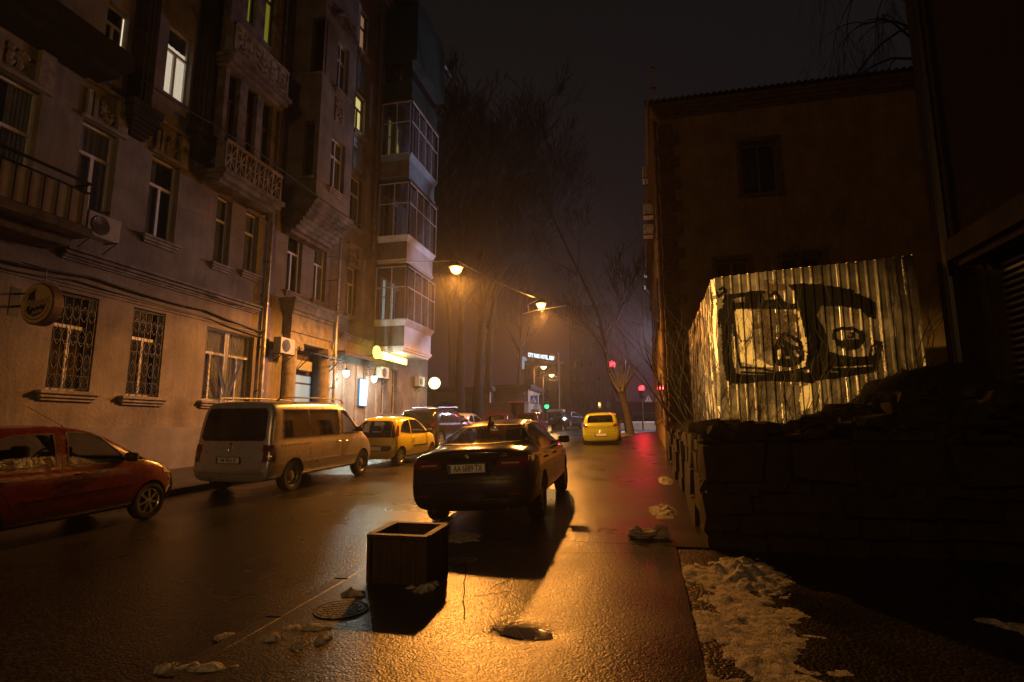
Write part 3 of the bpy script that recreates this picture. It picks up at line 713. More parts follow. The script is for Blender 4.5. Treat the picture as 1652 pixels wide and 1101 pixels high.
def zE(x, y): return onx(x, y, FX+WE)[1]
e1 = (zE(657, 428), zE(655, 515), zE(647, 572)+.20); e2 = (zE(662, 293), zE(658.5, 378), 0); e3 = (zE(668, 165), zE(662, 245), 0)
encl(*e1, 'lit_cool')
encl(e2[0], e2[1], e1[0]+.10, None, side='plaster')
encl(e3[0], e3[1], e2[0]+.10, 'lit_dim', apron='blue_panel')
z4 = e3[0]+.10
b = MB(); b.box(FX, FX+WE-.1, eu0+.1, eu1-.05, z4, z4+1.2); b.box(FX, FX+WE+.15, eu0+.05, eu1+.4, z4+2.2, ZR-.8); r4 = bpart(b, 'boarded_balcony', 'green_panel')
b = MB(); b.box(FX+.05, FX+WE-.12, eu0+.14, eu1-.2, z4+1.2, z4+2.2); bpart(b, 'glazing', 'window_glass', r4)
b = MB(); b.prism([(FX, ZR-.2), (FX+WE+.3, ZR-.78), (FX+WE+.3, ZR-.72), (FX, ZR-.1)], eu0-.1, eu1+.5, 'y'); bpart(b, 'canopy', 'roof_metal', r4)

# ================================================================== THINGS ON THE LEFT FACADE
def local(mb, loc): mb.v = [(v[0]-loc[0], v[1]-loc[1], v[2]-loc[2]) for v in mb.v]; return mb
def ac_unit(px, py, wv, label, turned=False, face='ac_white'):
    uc, zc_ = onx(px, py, FX+wv+.15)
    o = empty('air_conditioner', (FX+wv, uc, zc_), label=label, cat='air conditioner', group='air conditioning units on the facade')
    b = MB(); b.box(.04, .34, -.4, .4, -.28, .28); b.build('casing', face, o, bevel=.015)
    b = MB(); T = Matrix.Translation((.345, -.1, 0)) @ Matrix.Rotation(R(90), 4, 'Y')
    b.lathe([(.22, 0), (.22, .012), (.19, .013)], 24, T)
    g = b.build('fan_grille', 'black_plastic', o)
    b = MB()
    for k in range(5): b.tube([(.362, -.1+(.04+.04*k)*math.cos(t), (.04+.04*k)*math.sin(t)) for t in [j*6.283/16 for j in range(17)]], .003, 3)
    b.build('guard_wire', 'galv', g)
    b = MB()
    for s in (-.3, .3): b.tube([(0, s, -.3), (.42, s, -.3), (.36, s, -.3)], .014, 5); b.tube([(0, s, -.55), (.4, s, -.3)], .012, 5)
    b.build('bracket', 'iron', o); return o
ac_unit(457, 559, .25, 'pale air conditioner on brackets between the drainpipe and the entrance column')
ac_unit(158, 368, .35, 'small air conditioner under the end of the iron balcony railing')
ac_unit(616, 602, .05, 'air conditioner above the pot-bellied window grilles beside the hanging lanterns')
ac_unit(676, 616, .05, 'air conditioner at the building corner glowing yellow from the round lit sign')

# round hanging pizza sign
sy_, sz_ = onx(68, 492, FX+.75)
sg = empty('round_sign', (FX+.75, sy_, sz_), label='round dim ochre pizza sign sticking out from the wall above the red car', cat='sign')
rS = .42
T = Matrix.Rotation(R(90), 4, 'X')            # lathe height along y
b = MB(); b.lathe([(rS, -.11), (rS+.02, -.09), (rS+.02, .09), (rS, .11)], 40, T); b.build('drum', 'frame_brown', sg)
b = MB(); b.lathe([(rS-.015, .112), (rS-.02, .118)], 40, T); face = b.build('sign_face', 'sign_face', sg)
FT = frame((0, -.1185, 0), (1, 0, 0), (0, 0, 1))
b = MB()
def arcs(b, r, a0, a1, wd, y=-.121, n=28, cx=0, cz=0):
    P = []
    for i in range(n+1):
        t = R(lerp(a0, a1, i/n)); P.append((math.cos(t), math.sin(t)))
    for i in range(n):
        (c0, s0), (c1, s1) = P[i], P[i+1]
        b.add([(cx+c0*(r-wd/2), y, cz+s0*(r-wd/2)), (cx+c1*(r-wd/2), y, cz+s1*(r-wd/2)), (cx+c1*(r+wd/2), y, cz+s1*(r+wd/2)), (cx+c0*(r+wd/2), y, cz+s0*(r+wd/2))], [(0, 1, 2, 3)])
arcs(b, .335, 95, 172, .018); arcs(b, .335, 215, 350, .018); arcs(b, .29, 110, 165, .012); arcs(b, .335, 0, 25, .018)
# dark upper-left shape and dark lower segment around the lettering
b.add([(-.26, -.1205, .04), (-.20, -.1205, .20), (-.10, -.1205, .28), (-.01, -.1205, .31), (-.06, -.1205, .22), (-.03, -.1205, .10), (-.08, -.1205, .05)], [tuple(range(7))])
b.add([(-.27*1+.0, -.1203, -.10), (-.19, -.1203, -.21), (-.02, -.1203, -.275), (.16, -.1203, -.21), (.25, -.1203, -.09), (.26, -.1203, .02), (.05, -.1203, -.05), (-.2, -.1203, -.06)], [tuple(range(8))])
b.build('emblem', 'sign_dark', face, fix=False)
TX = frame((-.01, -.124, .0), (1, 0, .22), (-.1, 0, 1))
text_mesh('Picco', .265, 'lettering_outline', 'sign_dark', face, TX, .001, .35, .016)
TX2 = frame((-.01, -.127, .0), (1, 0, .22), (-.1, 0, 1))
text_mesh('Picco', .265, 'lettering', 'sign_face', face, TX2, .001, .35, .003)
text_mesh('pizza', .13, 'lettering', 'sign_face', face, frame((.04, -.127, -.165), (1, 0, .22), (-.1, 0, 1)), .001, .35, .002)
b = MB(); b.box(-.75, -.40, -.02, .02, -.02, .02); b.box(-.75, -.40, -.02, .02, .25, .28); b.box(-.76, -.74, -.1, .1, -.2, .4); b.tube([(0, 0, .43), (.0, 0, .75), (-.7, 0, .95)], .012, 5); b.build('bracket', 'iron', sg)

# hanging lanterns with scroll brackets
def scroll(b, x, y, z, r, turns=1.5, s=1):
    b.tube([(x+s*r*(1-k/26)*math.cos(k*turns*6.283/24), y, z+r*(1-k/26)*math.sin(k*turns*6.283/24)) for k in range(25)], .012, 5)
def lantern(px, py, label):
    y_, z_ = onx(px, py, FX+.55)
    o = empty('wall_lantern', (FX+.55, y_, z_), label=label, cat='lantern', group='lanterns hanging from scroll brackets')
    b = MB(); b.lathe([(.03, .22), (.05, .17), (.10, .14), (.13, .12), (.13, .10)], 12); b.tube([(0, 0, .2), (0, 0, .42)], .012, 6); b.build('cap', 'iron', o, smooth=True)
    b = MB(); b.lathe([(.125, .10), (.13, 0), (.11, -.10), (.06, -.16), (.02, -.18)], 14); b.build('globe', 'lantern_bulb', o, smooth=True)
    b = MB(); b.tube([(-.55, 0, .42), (.05, 0, .42)], .014, 6); b.tube([(-.53, 0, -.25), (-.53, 0, .6)], .016, 6)
    scroll(b, -.26, 0, .62, .17); scroll(b, -.30, 0, .22, .15, 1.5, -1); scroll(b, -.05, 0, .60, .10, 1.3, 1); scroll(b, -.45, 0, -.28, .09, 1.2, 1)
    b.build('scroll_bracket', 'iron', o)
    L = bpy.data.lights.new('lantern_light', 'POINT'); L.energy = 120; L.color = (.80, 1, .88); L.shadow_soft_size = .14
    lo = bpy.data.objects.new('lantern_light', L); COL.objects.link(lo); lo.parent = o; lo.location = (.18, 0, -.28)
    return o
lantern(558.5, 602, 'hanging white lantern nearer the drainpipe and entrance')
lantern(603.5, 611, 'hanging white lantern nearer the lit shop sign')
# pale blue light box
y_, z_ = onx(585, 634, FX+.12); o = empty('light_box', (FX, y_, z_), label='upright pale cyan light box fixed below the lanterns', cat='light box')
b = MB(); b.box(.02, .16, -.36, .36, -.62, .62); b.build('case', 'roundel_blue', o, bevel=.01)
b = MB(); b.box(.161, .166, -.32, .32, -.58, .58); b.build('lit_face', 'lightbox', o)
# script shop sign: glowing yellow with cyan-white strokes
y_, z_ = onx(634, 577, FX+.85); z_ -= .03; ye = onx(660, 584, FX+.85)[0]; ys_ = onx(611, 570, FX+.85)[0]
o = empty('lit_shop_sign', (FX+.62, y_, z_), label='glowing yellow and cyan script shop sign below the lowest glazed balcony', cat='sign')
hl = (ye-ys_)/2
b = MB(); b.box(.10, .22, -hl, hl, -.16, .16); b.lathe([(.30, .10), (.30, .22)], 20, Matrix.Translation((0, -hl+.15, .08)) @ Matrix.Rotation(R(90), 4, 'Y')); b.build('backing', 'sign_yellow', o, bevel=.03)
b = MB(); b.tube([(-.6, -hl*.6, .0), (.1, -hl*.6, 0)], .02, 5); b.tube([(-.6, hl*.6, .0), (.1, hl*.6, 0)], .02, 5); b.build('bracket', 'iron', o)
b = MB(); n = 90; b.tube([(.26, lerp(-hl*.62, hl*.82, k/n)+.05*math.sin(k*.62), -.02+.12*math.sin(k*.62+1.4)*(1.3 if k < 20 else .8)) for k in range(n+1)], .034, 6); b.build('script_strokes', 'sign_cyan', o, smooth=True)
L = bpy.data.lights.new('sign_light', 'AREA'); L.energy = 60; L.color = (1, .88, .35); L.shape = 'RECTANGLE'; L.size = hl*2; L.size_y = .4
lo = bpy.data.objects.new('sign_light', L); COL.objects.link(lo); lo.parent = o; lo.location = (.32, 0, 0); lo.rotation_euler = (0, R(-90), 0)
# round lit sign at the corner
y_, z_ = onx(701, 618.5, FX+.75); y_ = 31.0; x_, z_ = ony(701, 618.5, 31.0)
o = empty('round_lit_sign', (x_, y_, z_), label='small round glowing yellow-white sign at the far corner of the building', cat='sign')
b = MB(); b.lathe([(.33, -.07), (.35, -.05), (.35, .05), (.33, .07)], 32, T); b.build('disc', 'disc_light', o, smooth=True)
b = MB(); b.tube([(FX-x_, 0, .14), (-.3, 0, .14)], .014, 5); b.tube([(FX-x_, 0, -.14), (-.3, 0, -.14)], .014, 5); b.build('bracket', 'iron', o)
L = bpy.data.lights.new('disc_glow', 'POINT'); L.energy = 16; L.color = (1, .95, .4); L.shadow_soft_size = .3
lo = bpy.data.objects.new('disc_glow', L); COL.objects.link(lo); lo.parent = o; lo.location = (0, -.45, 0)

def wire(pts, sag, r, label, name='overhead_cable', cat='cable', group=None, seg=16, m='cable'):
    b = MB()
    for p, q in zip(pts, pts[1:]):
        p = Vector(p); q = Vector(q); b.tube([p.lerp(q, t/seg)-Vector((0, 0, sag*4*(t/seg)*(1-t/seg))) for t in range(seg+1)], r, 5)
    o = b.build(name, m); return tag(o, label, cat, group)
def wp(px, py, wv): y, z = onx(px, py, FX+wv); return (FX+wv, y, z)
wire([wp(2, 421, .08), wp(150, 448, .08), wp(250, 480, .08), wp(330, 500, .08), wp(424, 537, .08)], .02, .035, 'thick bundle of dark cables running along the wall under the moulding', 'wall_cable', 'wall cable')
wire([wp(2, 433, .06), wp(120, 452, .06), wp(330, 511, .06), wp(424, 545, .06)], .03, .02, 'thinner dark cable sagging just below the thick cable bundle on the wall', 'wall_cable', 'wall cable')
wire([wp(232, 130, 1.5), wp(340, 198, 1.5), wp(400, 232, 1.5), wp(560, 350, 1.5), wp(612, 380, .2)], .05, .018, 'thin black cable slung across the upper windows of the left facade')
wire([wp(330, 470, .25), wp(424, 498, .1)], .12, .015, 'short black cable drooping beneath the cornice beside the drainpipe', 'wall_cable', 'wall cable')

# ================================================================== STREET LAMPS
def street_lamp(px, py, Y, power, label, bulb='sodium_bulb', group='sodium lamps slung over the street', spot=R(165), col=(1, .355, .052), r=.21):
    x, z = ony(px, py, Y); o = empty('street_lamp', (x, Y, z), label=label, cat='street lamp', group=group)
    b = MB(); b.lathe([(.03, .32), (.08, .30), (.12, .2), (r*.75, .13), (r+.06, .07), (r+.06, .04)], 20); b.build('housing', 'lamp_housing', o, smooth=True)
    b = MB(); b.lathe([(r, .06), (r*1.0, 0), (r*.82, -.10), (r*.45, -.165), (.02, -.185)], 20); b.build('bulb_glass', bulb, o, smooth=True)
    L = bpy.data.lights.new('lamp_light', 'SPOT'); L.energy = power; L.color = col; L.spot_size = R(164); L.spot_blend = .25; L.shadow_soft_size = .13
    lo = bpy.data.objects.new('lamp_light', L); COL.objects.link(lo); lo.parent = o; lo.location = (0, 0, -.36)
    L = bpy.data.lights.new('lamp_glow', 'POINT'); L.energy = power*.08; L.color = col; L.shadow_soft_size = .2
    lo = bpy.data.objects.new('lamp_glow', L); COL.objects.link(lo); lo.parent = o; lo.location = (0, 0, -.34)
    return o, (x, Y, z)
lamp_near, l1 = street_lamp(736, 434, 18.5, 4300, 'large glowing orange street lamp hanging close to the glazed balconies')
lamp_far, l2 = street_lamp(873, 492, 25.5, 3100, 'orange street lamp hanging over the middle of the road, the farther of the hanging pair')
# the next lamp of the row hangs behind the viewer and lights the fence and the near walls
o3 = empty('street_lamp', (-4.2, -9, 7.4), label='orange street lamp of the same hanging row, behind the viewer', cat='street lamp', group='sodium lamps slung over the street')
for ch in list(lamp_near.children):
    if ch.type == 'MESH': c = ch.copy(); COL.objects.link(c); c.parent = o3
L = bpy.data.lights.new('lamp_light', 'POINT'); L.energy = 1050; L.color = (1, .50, .14); L.shadow_soft_size = .16
lo = bpy.data.objects.new('lamp_light', L); COL.objects.link(lo); lo.parent = o3; lo.location = (0, 0, -.36)
V = Vector
wire([V(l1)+V((0, 0, .32)), V(l2)+V((-.1, 0, .30))], .12, .018, 'taut steel cable strung between the two hanging street lamps', m='galv')
wire([V(l1)+V((0, 0, .32)), (FX+.05, 20, l1[2]+1.4)], .15, .014, 'span cable from the nearer street lamp back to the left facade', m='galv')
# floodlight put unseen behind the viewer, added only to light the fence
fl_p = V((-7.6, -3.2, 5.0)); fl_t = V((2.0, 10, 2.75))
fl = empty('added_floodlight', fl_p, label='floodlight on a post, put unseen behind the viewer to light the painted fence', cat='added_floodlight')
b = MB(); b.tube([(0, -.25, -5.4), (0, -.25, .2)], .06, 8); b.build('post', 'rust_metal', fl)
b = MB(); b.box(-.25, .25, -.2, .05, -.16, .16); b.build('head', 'lamp_housing', fl, bevel=.02)
b = MB(); b.box(-.22, .22, .055, .065, -.13, .13); b.build('lens', 'sodium_bulb', fl)
L = bpy.data.lights.new('added_flood_beam', 'SPOT'); L.energy = 17500; L.color = (1, .52, .12); L.spot_size = R(17); L.spot_blend = 1; L.shadow_soft_size = .08
lo = bpy.data.objects.new('added_flood_beam', L); COL.objects.link(lo); lo.location = fl_p+V((0, .2, 0)); lo.rotation_euler = (fl_t-fl_p).to_track_quat('-Z', 'Y').to_euler()
# bar the far lamp hangs under
b = MB(); b.tube([V(l2)+V((-.95, .3, -.33)), V(l2)+V((-.2, .1, -.22)), V(l2)+V((1.2, 0, -.10))], .022, 6); b.tube([V(l2)+V((-.7, .3, .10)), V(l2)+V((-.65, .3, -.3))], .02, 5); b.tube([V(l2)+V((-.1, .1, .30)), V(l2)+V((-.65, .3, .12))], .02, 5)
tag(b.build('lamp_crossbar', 'galv'), 'thin slanting metal bar glowing under the farther hanging street lamp', 'bar')
wire([V(l2)+V((1.2, 0, -.10)), (.95, 24.6, 11.2)], .3, .012, 'span cable rising from the farther lamp to the brick building', m='cable')
def post_lamp(px, py, Y, label, side=-1, bulb='sodium_far', power=700):
    x, z = ony(px, py, Y); g0 = gz(Y)-.1; o = empty('post_lamp', (x+side*1.1, Y, g0), label=label, cat='street lamp', group='distant street lamps on posts')
    h = z-g0; b = MB(); b.tube([(0, 0, 0), (0, 0, h*.8), (0, 0, h-.1), (-side*.4, 0, h+.15), (-side*.8, 0, h+.15)], [.11, .08, .06, .045, .04], 8); b.build('post', 'rust_metal', o, smooth=True)
    b = MB(); b.box(-side*1.1-.35, -side*1.1+.35, -.14, .14, h+.06, h+.2); b.build('head', 'lamp_housing', o, bevel=.03)
    b = MB(); b.lathe([(.30, .06), (.30, 0), (.18, -.14), (.02, -.2)], 14, Matrix.Translation((-side*1.1, 0, h))); b.build('bulb_glass', bulb, o, smooth=True)
    L = bpy.data.lights.new('lamp_light', 'POINT'); L.energy = power; L.color = (1, .5, .14); L.shadow_soft_size = .3
    lo = bpy.data.objects.new('lamp_light', L); COL.objects.link(lo); lo.parent = o; lo.location = (-side*1.1, 0, h-.6); return o
post_lamp(877, 593, 60, 'distant orange post lamp, the upper left one of the pair beyond the traffic lights')
post_lamp(890, 606, 68, 'distant orange post lamp, the lower right one of the pair beyond the traffic lights')
# cool white lamp round the corner of the brick building (its glow shows past the corner)
x, Y = 3.1, 46.5
o = empty('post_lamp', (x, Y, gz(Y)), label='cool white street lamp just round the corner of the brick building', cat='street lamp', group='distant street lamps on posts')
b = MB(); b.tube([(0, 0, 0), (0, 0, 7.6), (-.5, 0, 7.9)], [.1, .07, .05], 8); b.build('post', 'rust_metal', o)
b = MB(); b.box(-1.1, -.4, -.14, .14, 7.86, 8.0); b.build('head', 'lamp_housing', o, bevel=.03)
b = MB(); b.box(-1.05, -.45, -.11, .11, 7.82, 7.855); b.build('bulb_glass', 'cool_bulb', o)
L = bpy.data.lights.new('lamp_light', 'POINT'); L.energy = 9500; L.color = (.80, .74, 1); L.shadow_soft_size = .25
lo = bpy.data.objects.new('lamp_light', L); COL.objects.link(lo); lo.parent = o; lo.location = (-.75, 0, 7.5)

# ================================================================== TRAFFIC LIGHTS AND SIGNS
def signal(px, py, Y, label, lit, lens, power, col, lamp_h=None, arm=0):
    x, z = ony(px, py, Y); g0 = gz(Y); h = z-g0; o = empty('traffic_light', (x+arm, Y, g0), label=label, cat='traffic light', group='traffic lights at the junction')
    b = MB(); b.tube([(0, .16, -.1), (0, .16, h+.3)], .06, 8)
    if arm: b.tube([(0, .16, h+.2), (-arm, .16, h+.2)], .04, 6)
    b.build('pole', 'rust_metal', o)
    zt = h+.17+(.3*lit if lit < 3 else 0)
    b = MB(); b.box(-arm-.16, -arm+.16, -.02, .14, zt-.95, zt); hs = b.build('housing', 'traffic_body', o, bevel=.02)
    for k in range(3):
        b = MB(); T_ = Matrix.Translation((-arm, -.02, zt-.17-.3*k)) @ Matrix.Rotation(R(90), 4, 'X')
        b.lathe([(.21, 0), (.20, .03), (.10, .05), (.01, .055)], 16, T_); b.build('lens', lens if k == lit else 'black_plastic', hs, smooth=True)
        b = MB(); b.tube([(-arm+.125*math.cos(t), -.10, zt-.17-.3*k+.125*math.sin(t)) for t in [j*math.pi/8 for j in range(9)]], .012, 4); b.build('visor', 'black_plastic', hs)
    L = bpy.data.lights.new('signal_light', 'SPOT'); L.energy = power; L.color = col; L.shadow_soft_size = .12; L.spot_size = R(100); L.spot_blend = 1
    lo = bpy.data.objects.new('signal_light', L); COL.objects.link(lo); lo.parent = o; lo.location = (-arm, -.22, h); lo.rotation_euler = (R(84), 0, math.pi)
    return o
signal(987.5, 588, 41.5, 'red traffic light high up among the branches of the pollarded tree', 0, 'red_lens', 170, (1, .02, .035), arm=.9)
sr = signal(1035, 627, 45, 'red traffic light on a low pole right of the pollarded tree', 0, 'red_lens', 170, (1, .02, .035))
signal(882, 656, 50, 'green traffic light beyond the parked cars in front of the gate posts', 2, 'green_lens', 8, (.1, 1, .4))
signal(873, 640, 50.6, 'dark unlit traffic light beside the green one', 9, 'green_lens', 0, (.1, 1, .4))
# crossing sign under the right-hand signal
x, z = ony(1046, 643, 45.1); o = empty('crossing_sign', (x, 45.1, gz(45)), label='square crossing sign with a triangle below the right-hand red light', cat='sign')
h = z-gz(45); b = MB(); b.box(-.35, .35, 0, .02, h-.35, h+.35); b.box(-.5, -.3, .02, .05, h-.03, h+.03); b.build('panel', 'sign_blue', o)
b = MB(); b.add([(-.27, -.006, h-.25), (.27, -.006, h-.25), (0, -.006, h+.25)], [(0, 1, 2)]); tr = b.build('triangle', 'plate_white', o)
b = MB(); b.tube([(0, -.012, h+.06), (.0, -.012, h-.05), (-.08, -.012, h-.2)], .022, 5); b.tube([(0, -.012, h-.05), (.09, -.012, h-.2)], .022, 5); b.lathe([(.035, 0), (.035, .01)], 8, Matrix.Translation((0, -.012, h+.12)) @ Matrix.Rotation(R(90), 4, 'X')); b.build('walker_pictogram', 'ink', tr)
x, z = ony(861, 645, 48); o = empty('crossing_sign', (x, 48, gz(48)), label='blue pedestrian crossing sign beside the green traffic light', cat='sign')
h = z-gz(48); b = MB(); b.box(-.35, .35, 0, .02, h-.35, h+.35); b.build('panel', 'sign_blue', o); b = MB(); b.tube([(0, .06, 0), (0, .06, h+.35)], .035, 6); b.build('pole', 'rust_metal', o)
b = MB(); b.add([(-.27, -.006, h-.25), (.27, -.006, h-.25), (0, -.006, h+.25)], [(0, 1, 2)]); tr = b.build('triangle', 'plate_white', o)
b = MB(); b.tube([(0, -.012, h+.06), (.0, -.012, h-.05), (-.08, -.012, h-.2)], .022, 5); b.tube([(0, -.012, h-.05), (.09, -.012, h-.2)], .022, 5); b.build('walker_pictogram', 'ink', tr)

# ================================================================== BRICK BUILDING ON THE RIGHT
BY = 17.6; BXL = .80
rb = empty('brick_building', (BXL, BY, gz(BY)), label='dark three storey brick building with wavy eaves rising behind the metal fence', cat='building')
def rpart(mb, name, m, parent=rb, **k): return local(mb, rb.location).build(name, m, parent, **k)
zt = ony(1050, 172, BY)[1]; zt2 = zt
hol = [dict(a=ony(1196, 270, BY)[0], c=ony(1256, 270, BY)[0], q=ony(1225, 228, BY)[1], p=ony(1225, 312, BY)[1]),
       dict(a=ony(1155, 430, BY)[0], c=ony(1209, 430, BY)[0], q=ony(1180, 419, BY)[1], p=ony(1180, 419, BY)[1]-1.7),
       dict(a=ony(1262, 430, BY)[0], c=ony(1330, 430, BY)[0], q=ony(1290, 411, BY)[1], p=ony(1290, 411, BY)[1]-1.7)]
b = MB(); z0 = gz(BY)-1; XR = 16
us = sorted({BXL, XR, *[h[k] for h in hol for k in 'ac']}); zs = sorted({z0, zt, *[h[k] for h in hol for k in 'pq']})
for i in range(len(us)-1):
    for j in range(len(zs)-1):
        cu, cz = (us[i]+us[i+1])/2, (zs[j]+zs[j+1])/2
        if any(h['a'] < cu < h['c'] and h['p'] < cz < h['q'] for h in hol): continue
        b.add([(us[i], BY, zs[j]), (us[i+1], BY, zs[j]), (us[i+1], BY, zs[j+1]), (us[i], BY, zs[j+1])], [(0, 1, 2, 3)])
for h in hol:
    a, c, p, q = h['a'], h['c'], h['p'], h['q']; D = BY+.4
    b.add([(a, BY, p), (c, BY, p), (c, BY, q), (a, BY, q), (a, D, p), (c, D, p), (c, D, q), (a, D, q)], [(0, 4, 5, 1), (1, 5, 6, 2), (2, 6, 7, 3), (3, 7, 4, 0), (4, 5, 6, 7)])
# street side with window bays
BL = 25
b.add([(BXL, BY, z0), (BXL, BY+BL, z0), (BXL, BY+BL, zt), (BXL, BY, zt), (XR, BY+BL, z0), (XR, BY+BL, zt), (XR, BY, z0), (XR, BY, zt)], [(0, 1, 2, 3), (1, 4, 5, 2), (4, 6, 7, 5)])
rpart(b, 'wall', 'ochre_render', fix=False)
b = MB(); z = gz(BY)-.5; k = 0                        # stepped quoins at the corner, worn brick relief
while z < zt-.7:
    b.box(BXL-.05-(.02 if k % 2 else 0), BXL+(.42 if k % 2 else .62), BY-.035-(.015 if k % 2 else 0), BY+.4, z, z+.36); z += .38; k += 1
rpart(b, 'quoin', 'brick', bevel=.02)
b = MB()
for k, (pr, hh) in enumerate(((.05, .12), (.12, .12), (.20, .14), (.28, .14))):
    zz = zt-.52+.13*k; b.box(BXL-pr, XR, BY-pr*.5, BY+.3, zz, zz+.125); b.box(BXL-pr, BXL+.2, BY+.31, BY+BL, zz, zz+.125)
rpart(b, 'cornice', 'brick')
b = MB(); n = 170; x0 = BXL-.42; wl = .19                # corrugated roof edge
pts = [(x0+i*wl/6, .035*math.sin(i*math.pi/3)) for i in range(int((XR-x0)/wl*6))]
for (xa, za), (xb, zb_) in zip(pts, pts[1:]):
    b.add([(xa, BY-.28, zt+.06+za), (xb, BY-.28, zt+.06+zb_), (xb, BY+BL, zt+.8+zb_), (xa, BY+BL, zt+.8+za), (xa, BY-.28, zt+.04+za), (xb, BY-.28, zt+.04+zb_)], [(0, 1, 2, 3), (4, 5, 1, 0)])
b.box(x0, x0+.05, BY-.2, BY+BL, zt-.08, zt+.02)
rpart(b, 'roof', 'roof_metal', fix=False)
for h in hol:
    a, c, p, q = h['a'], h['c'], h['p'], h['q']; b = MB()
    for bb in ((a, a+.07, p, q), (c-.07, c, p, q), (a, c, q-.07, q), (a, c, p, p+.07), ((a+c)/2-.03, (a+c)/2+.03, p, q)): b.box(bb[0], bb[1], BY+.25, BY+.31, bb[2], bb[3])
    wo = rpart(b, 'window', 'frame_brown'); b = MB(); b.box(a, c, BY+.29, BY+.30, p, q); rpart(b, 'pane', 'window_glass', wo)
    b = MB(); b.box(a-.12, c+.12, BY-.05, BY+.02, q, q+.12); b.box(a-.12, a-.01, BY-.04, BY+.01, p, q); b.box(c+.01, c+.12, BY-.04, BY+.01, p, q); b.box(a-.15, c+.15, BY-.08, BY+.02, p-.12, p-.01); rpart(b, 'surround', 'brick', wo, bevel=.01)
# street side: sills, air conditioners and pipes seen edge on
for k, (px, py) in enumerate(((1046, 283), (1051, 342), (1046, 374))):
    x_, z_ = ony(px, py, BY+6+2*k); o = empty('air_conditioner', (BXL, BY+6+2*k, z_), label=('upper', 'middle', 'lowest')[k]+' box-shaped unit catching cool light on the edge of the brick building', cat='air conditioner', group='units on the street side of the brick building')
    b = MB(); b.box(-.5, -.02, -.4, .4, -.25, .25); b.build('casing', 'ac_white', o, bevel=.02); 
    for s in (-.39, .39): b = MB(); b.box(-.5, 0, s-.03, s+.03, -.31, -.26); b.build('bracket', 'iron', o)
b = MB(); b.tube([(BXL-.12, BY+.35, z) for z in rng(gz(BY), zt-.3, 20)], .07, 8)
for k in range(18): b.lathe([(.1, -.03), (.1, .03)], 8, Matrix.Translation((BXL-.12, BY+.35, gz(BY)+.4+k*.75)))
rpart(b, 'drainpipe', 'rust_metal', smooth=True)
for f in range(3):
    for k in range(6):
        yy = BY+3+4*k; z = gz(BY)+1.4+4.2*f
        b = MB(); b.box(BXL-.06, BXL-.002, yy, yy+1.3, z, z+2); wo = rpart(b, 'window', 'frame_brown'); b = MB(); b.box(BXL-.07, BXL-.061, yy+.1, yy+.6, z+.1, z+1.9); b.box(BXL-.07, BXL-.061, yy+.7, yy+1.2, z+.1, z+1.9); rpart(b, 'pane', 'window_glass', wo)
        b = MB(); b.box(BXL-.12, BXL-.003, yy-.1, yy+1.4, z-.1, z-.01); rpart(b, 'sill', 'brick', wo)
# vine-wrapped scrap pipe up the corner comes from the fence

# ================================================================== NEAR-RIGHT BUILDING
NX = 4.15; NY0, NY1 = -9, 8.9
nb = empty('brick_building', (NX, 4, gz(4)), label='near unlit brick building filling the right edge of the view', cat='building')
def npart(mb, name, m, parent=nb, **k): return local(mb, nb.location).build(name, m, parent, **k)
def NP(x, y, w_=0): return onx(x, y, NX-w_)
wy0, wy1 = NP(1760, 560)[0], NP(1610, 560)[0]; wz0 = NP(1630, 650)[1]; wz1 = NP(1630, 400)[1]
b = MB(); us = [NY0, wy0, wy1, NY1]; zs = [gz(2)-.5, wz0, wz1, 12.5]
for i in range(3):
    for j in range(3):
        if i == 1 and j == 1: continue
        b.add([(NX, us[i], zs[j]), (NX, us[i+1], zs[j]), (NX, us[i+1], zs[j+1]), (NX, us[i], zs[j+1])], [(0, 1, 2, 3)])
a, c, p, q = wy0, wy1, wz0, wz1
b.add([(NX, a, p), (NX, c, p), (NX, c, q), (NX, a, q), (NX+.3, a, p), (NX+.3, c, p), (NX+.3, c, q), (NX+.3, a, q)], [(0, 4, 5, 1), (1, 5, 6, 2), (2, 6, 7, 3), (3, 7, 4, 0)])
b.add([(NX, NY1, zs[0]), (NX+8, NY1, zs[0]), (NX+8, NY1, 12.5), (NX, NY1, 12.5), (NX, NY0, 12.5), (NX+8, NY0, 12.5)], [(0, 1, 2, 3), (3, 2, 5, 4)])
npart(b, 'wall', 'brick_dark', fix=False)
b = MB()                                             # individual worn bricks standing out near the plinth
z = gz(3)+1.05; r_ = 0; random.seed(3)
while z < wz0-.3:
    y = 2.6+(.13 if r_ % 2 else 0)
    while y < 8.6:
        if random.random() < .85: b.box(NX-.004-random.random()*.012, NX+.01, y+.008, y+.25, z+.006, z+.072)
        y += .262
    z += .08; r_ += 1
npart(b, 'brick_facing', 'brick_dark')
b = MB()
for i in range(20): zz = lerp(wz0+.05, wz1-.05, i/20); b.box(NX+.06, NX+.12, a+.08, c-.12, zz, zz+.035)
sh = npart(b, 'window', 'frame_brown'); b = MB(); b.box(NX+.15, NX+.17, a, c, p, q); npart(b, 'pane', 'window_glass', sh)
b = MB(); b.box(NX-.05, NX+.04, c-.0, c+.12, p, q); b.box(NX-.02, NX+.1, c-.12, c-.002, p, q); npart(b, 'jamb', 'plaster_dark', sh); b = MB(); b.box(NX-.05, NX+.04, a-.12, a, p, q); npart(b, 'jamb', 'plaster_dark', sh)
b = MB(); b.box(NX-.14, NX+.02, a-.2, c+.2, p-.10, p-.01); b.box(NX-.08, NX+.02, a-.12, c+.12, p-.2, p-.1); npart(b, 'sill', 'plaster_dark', sh, bevel=.01)
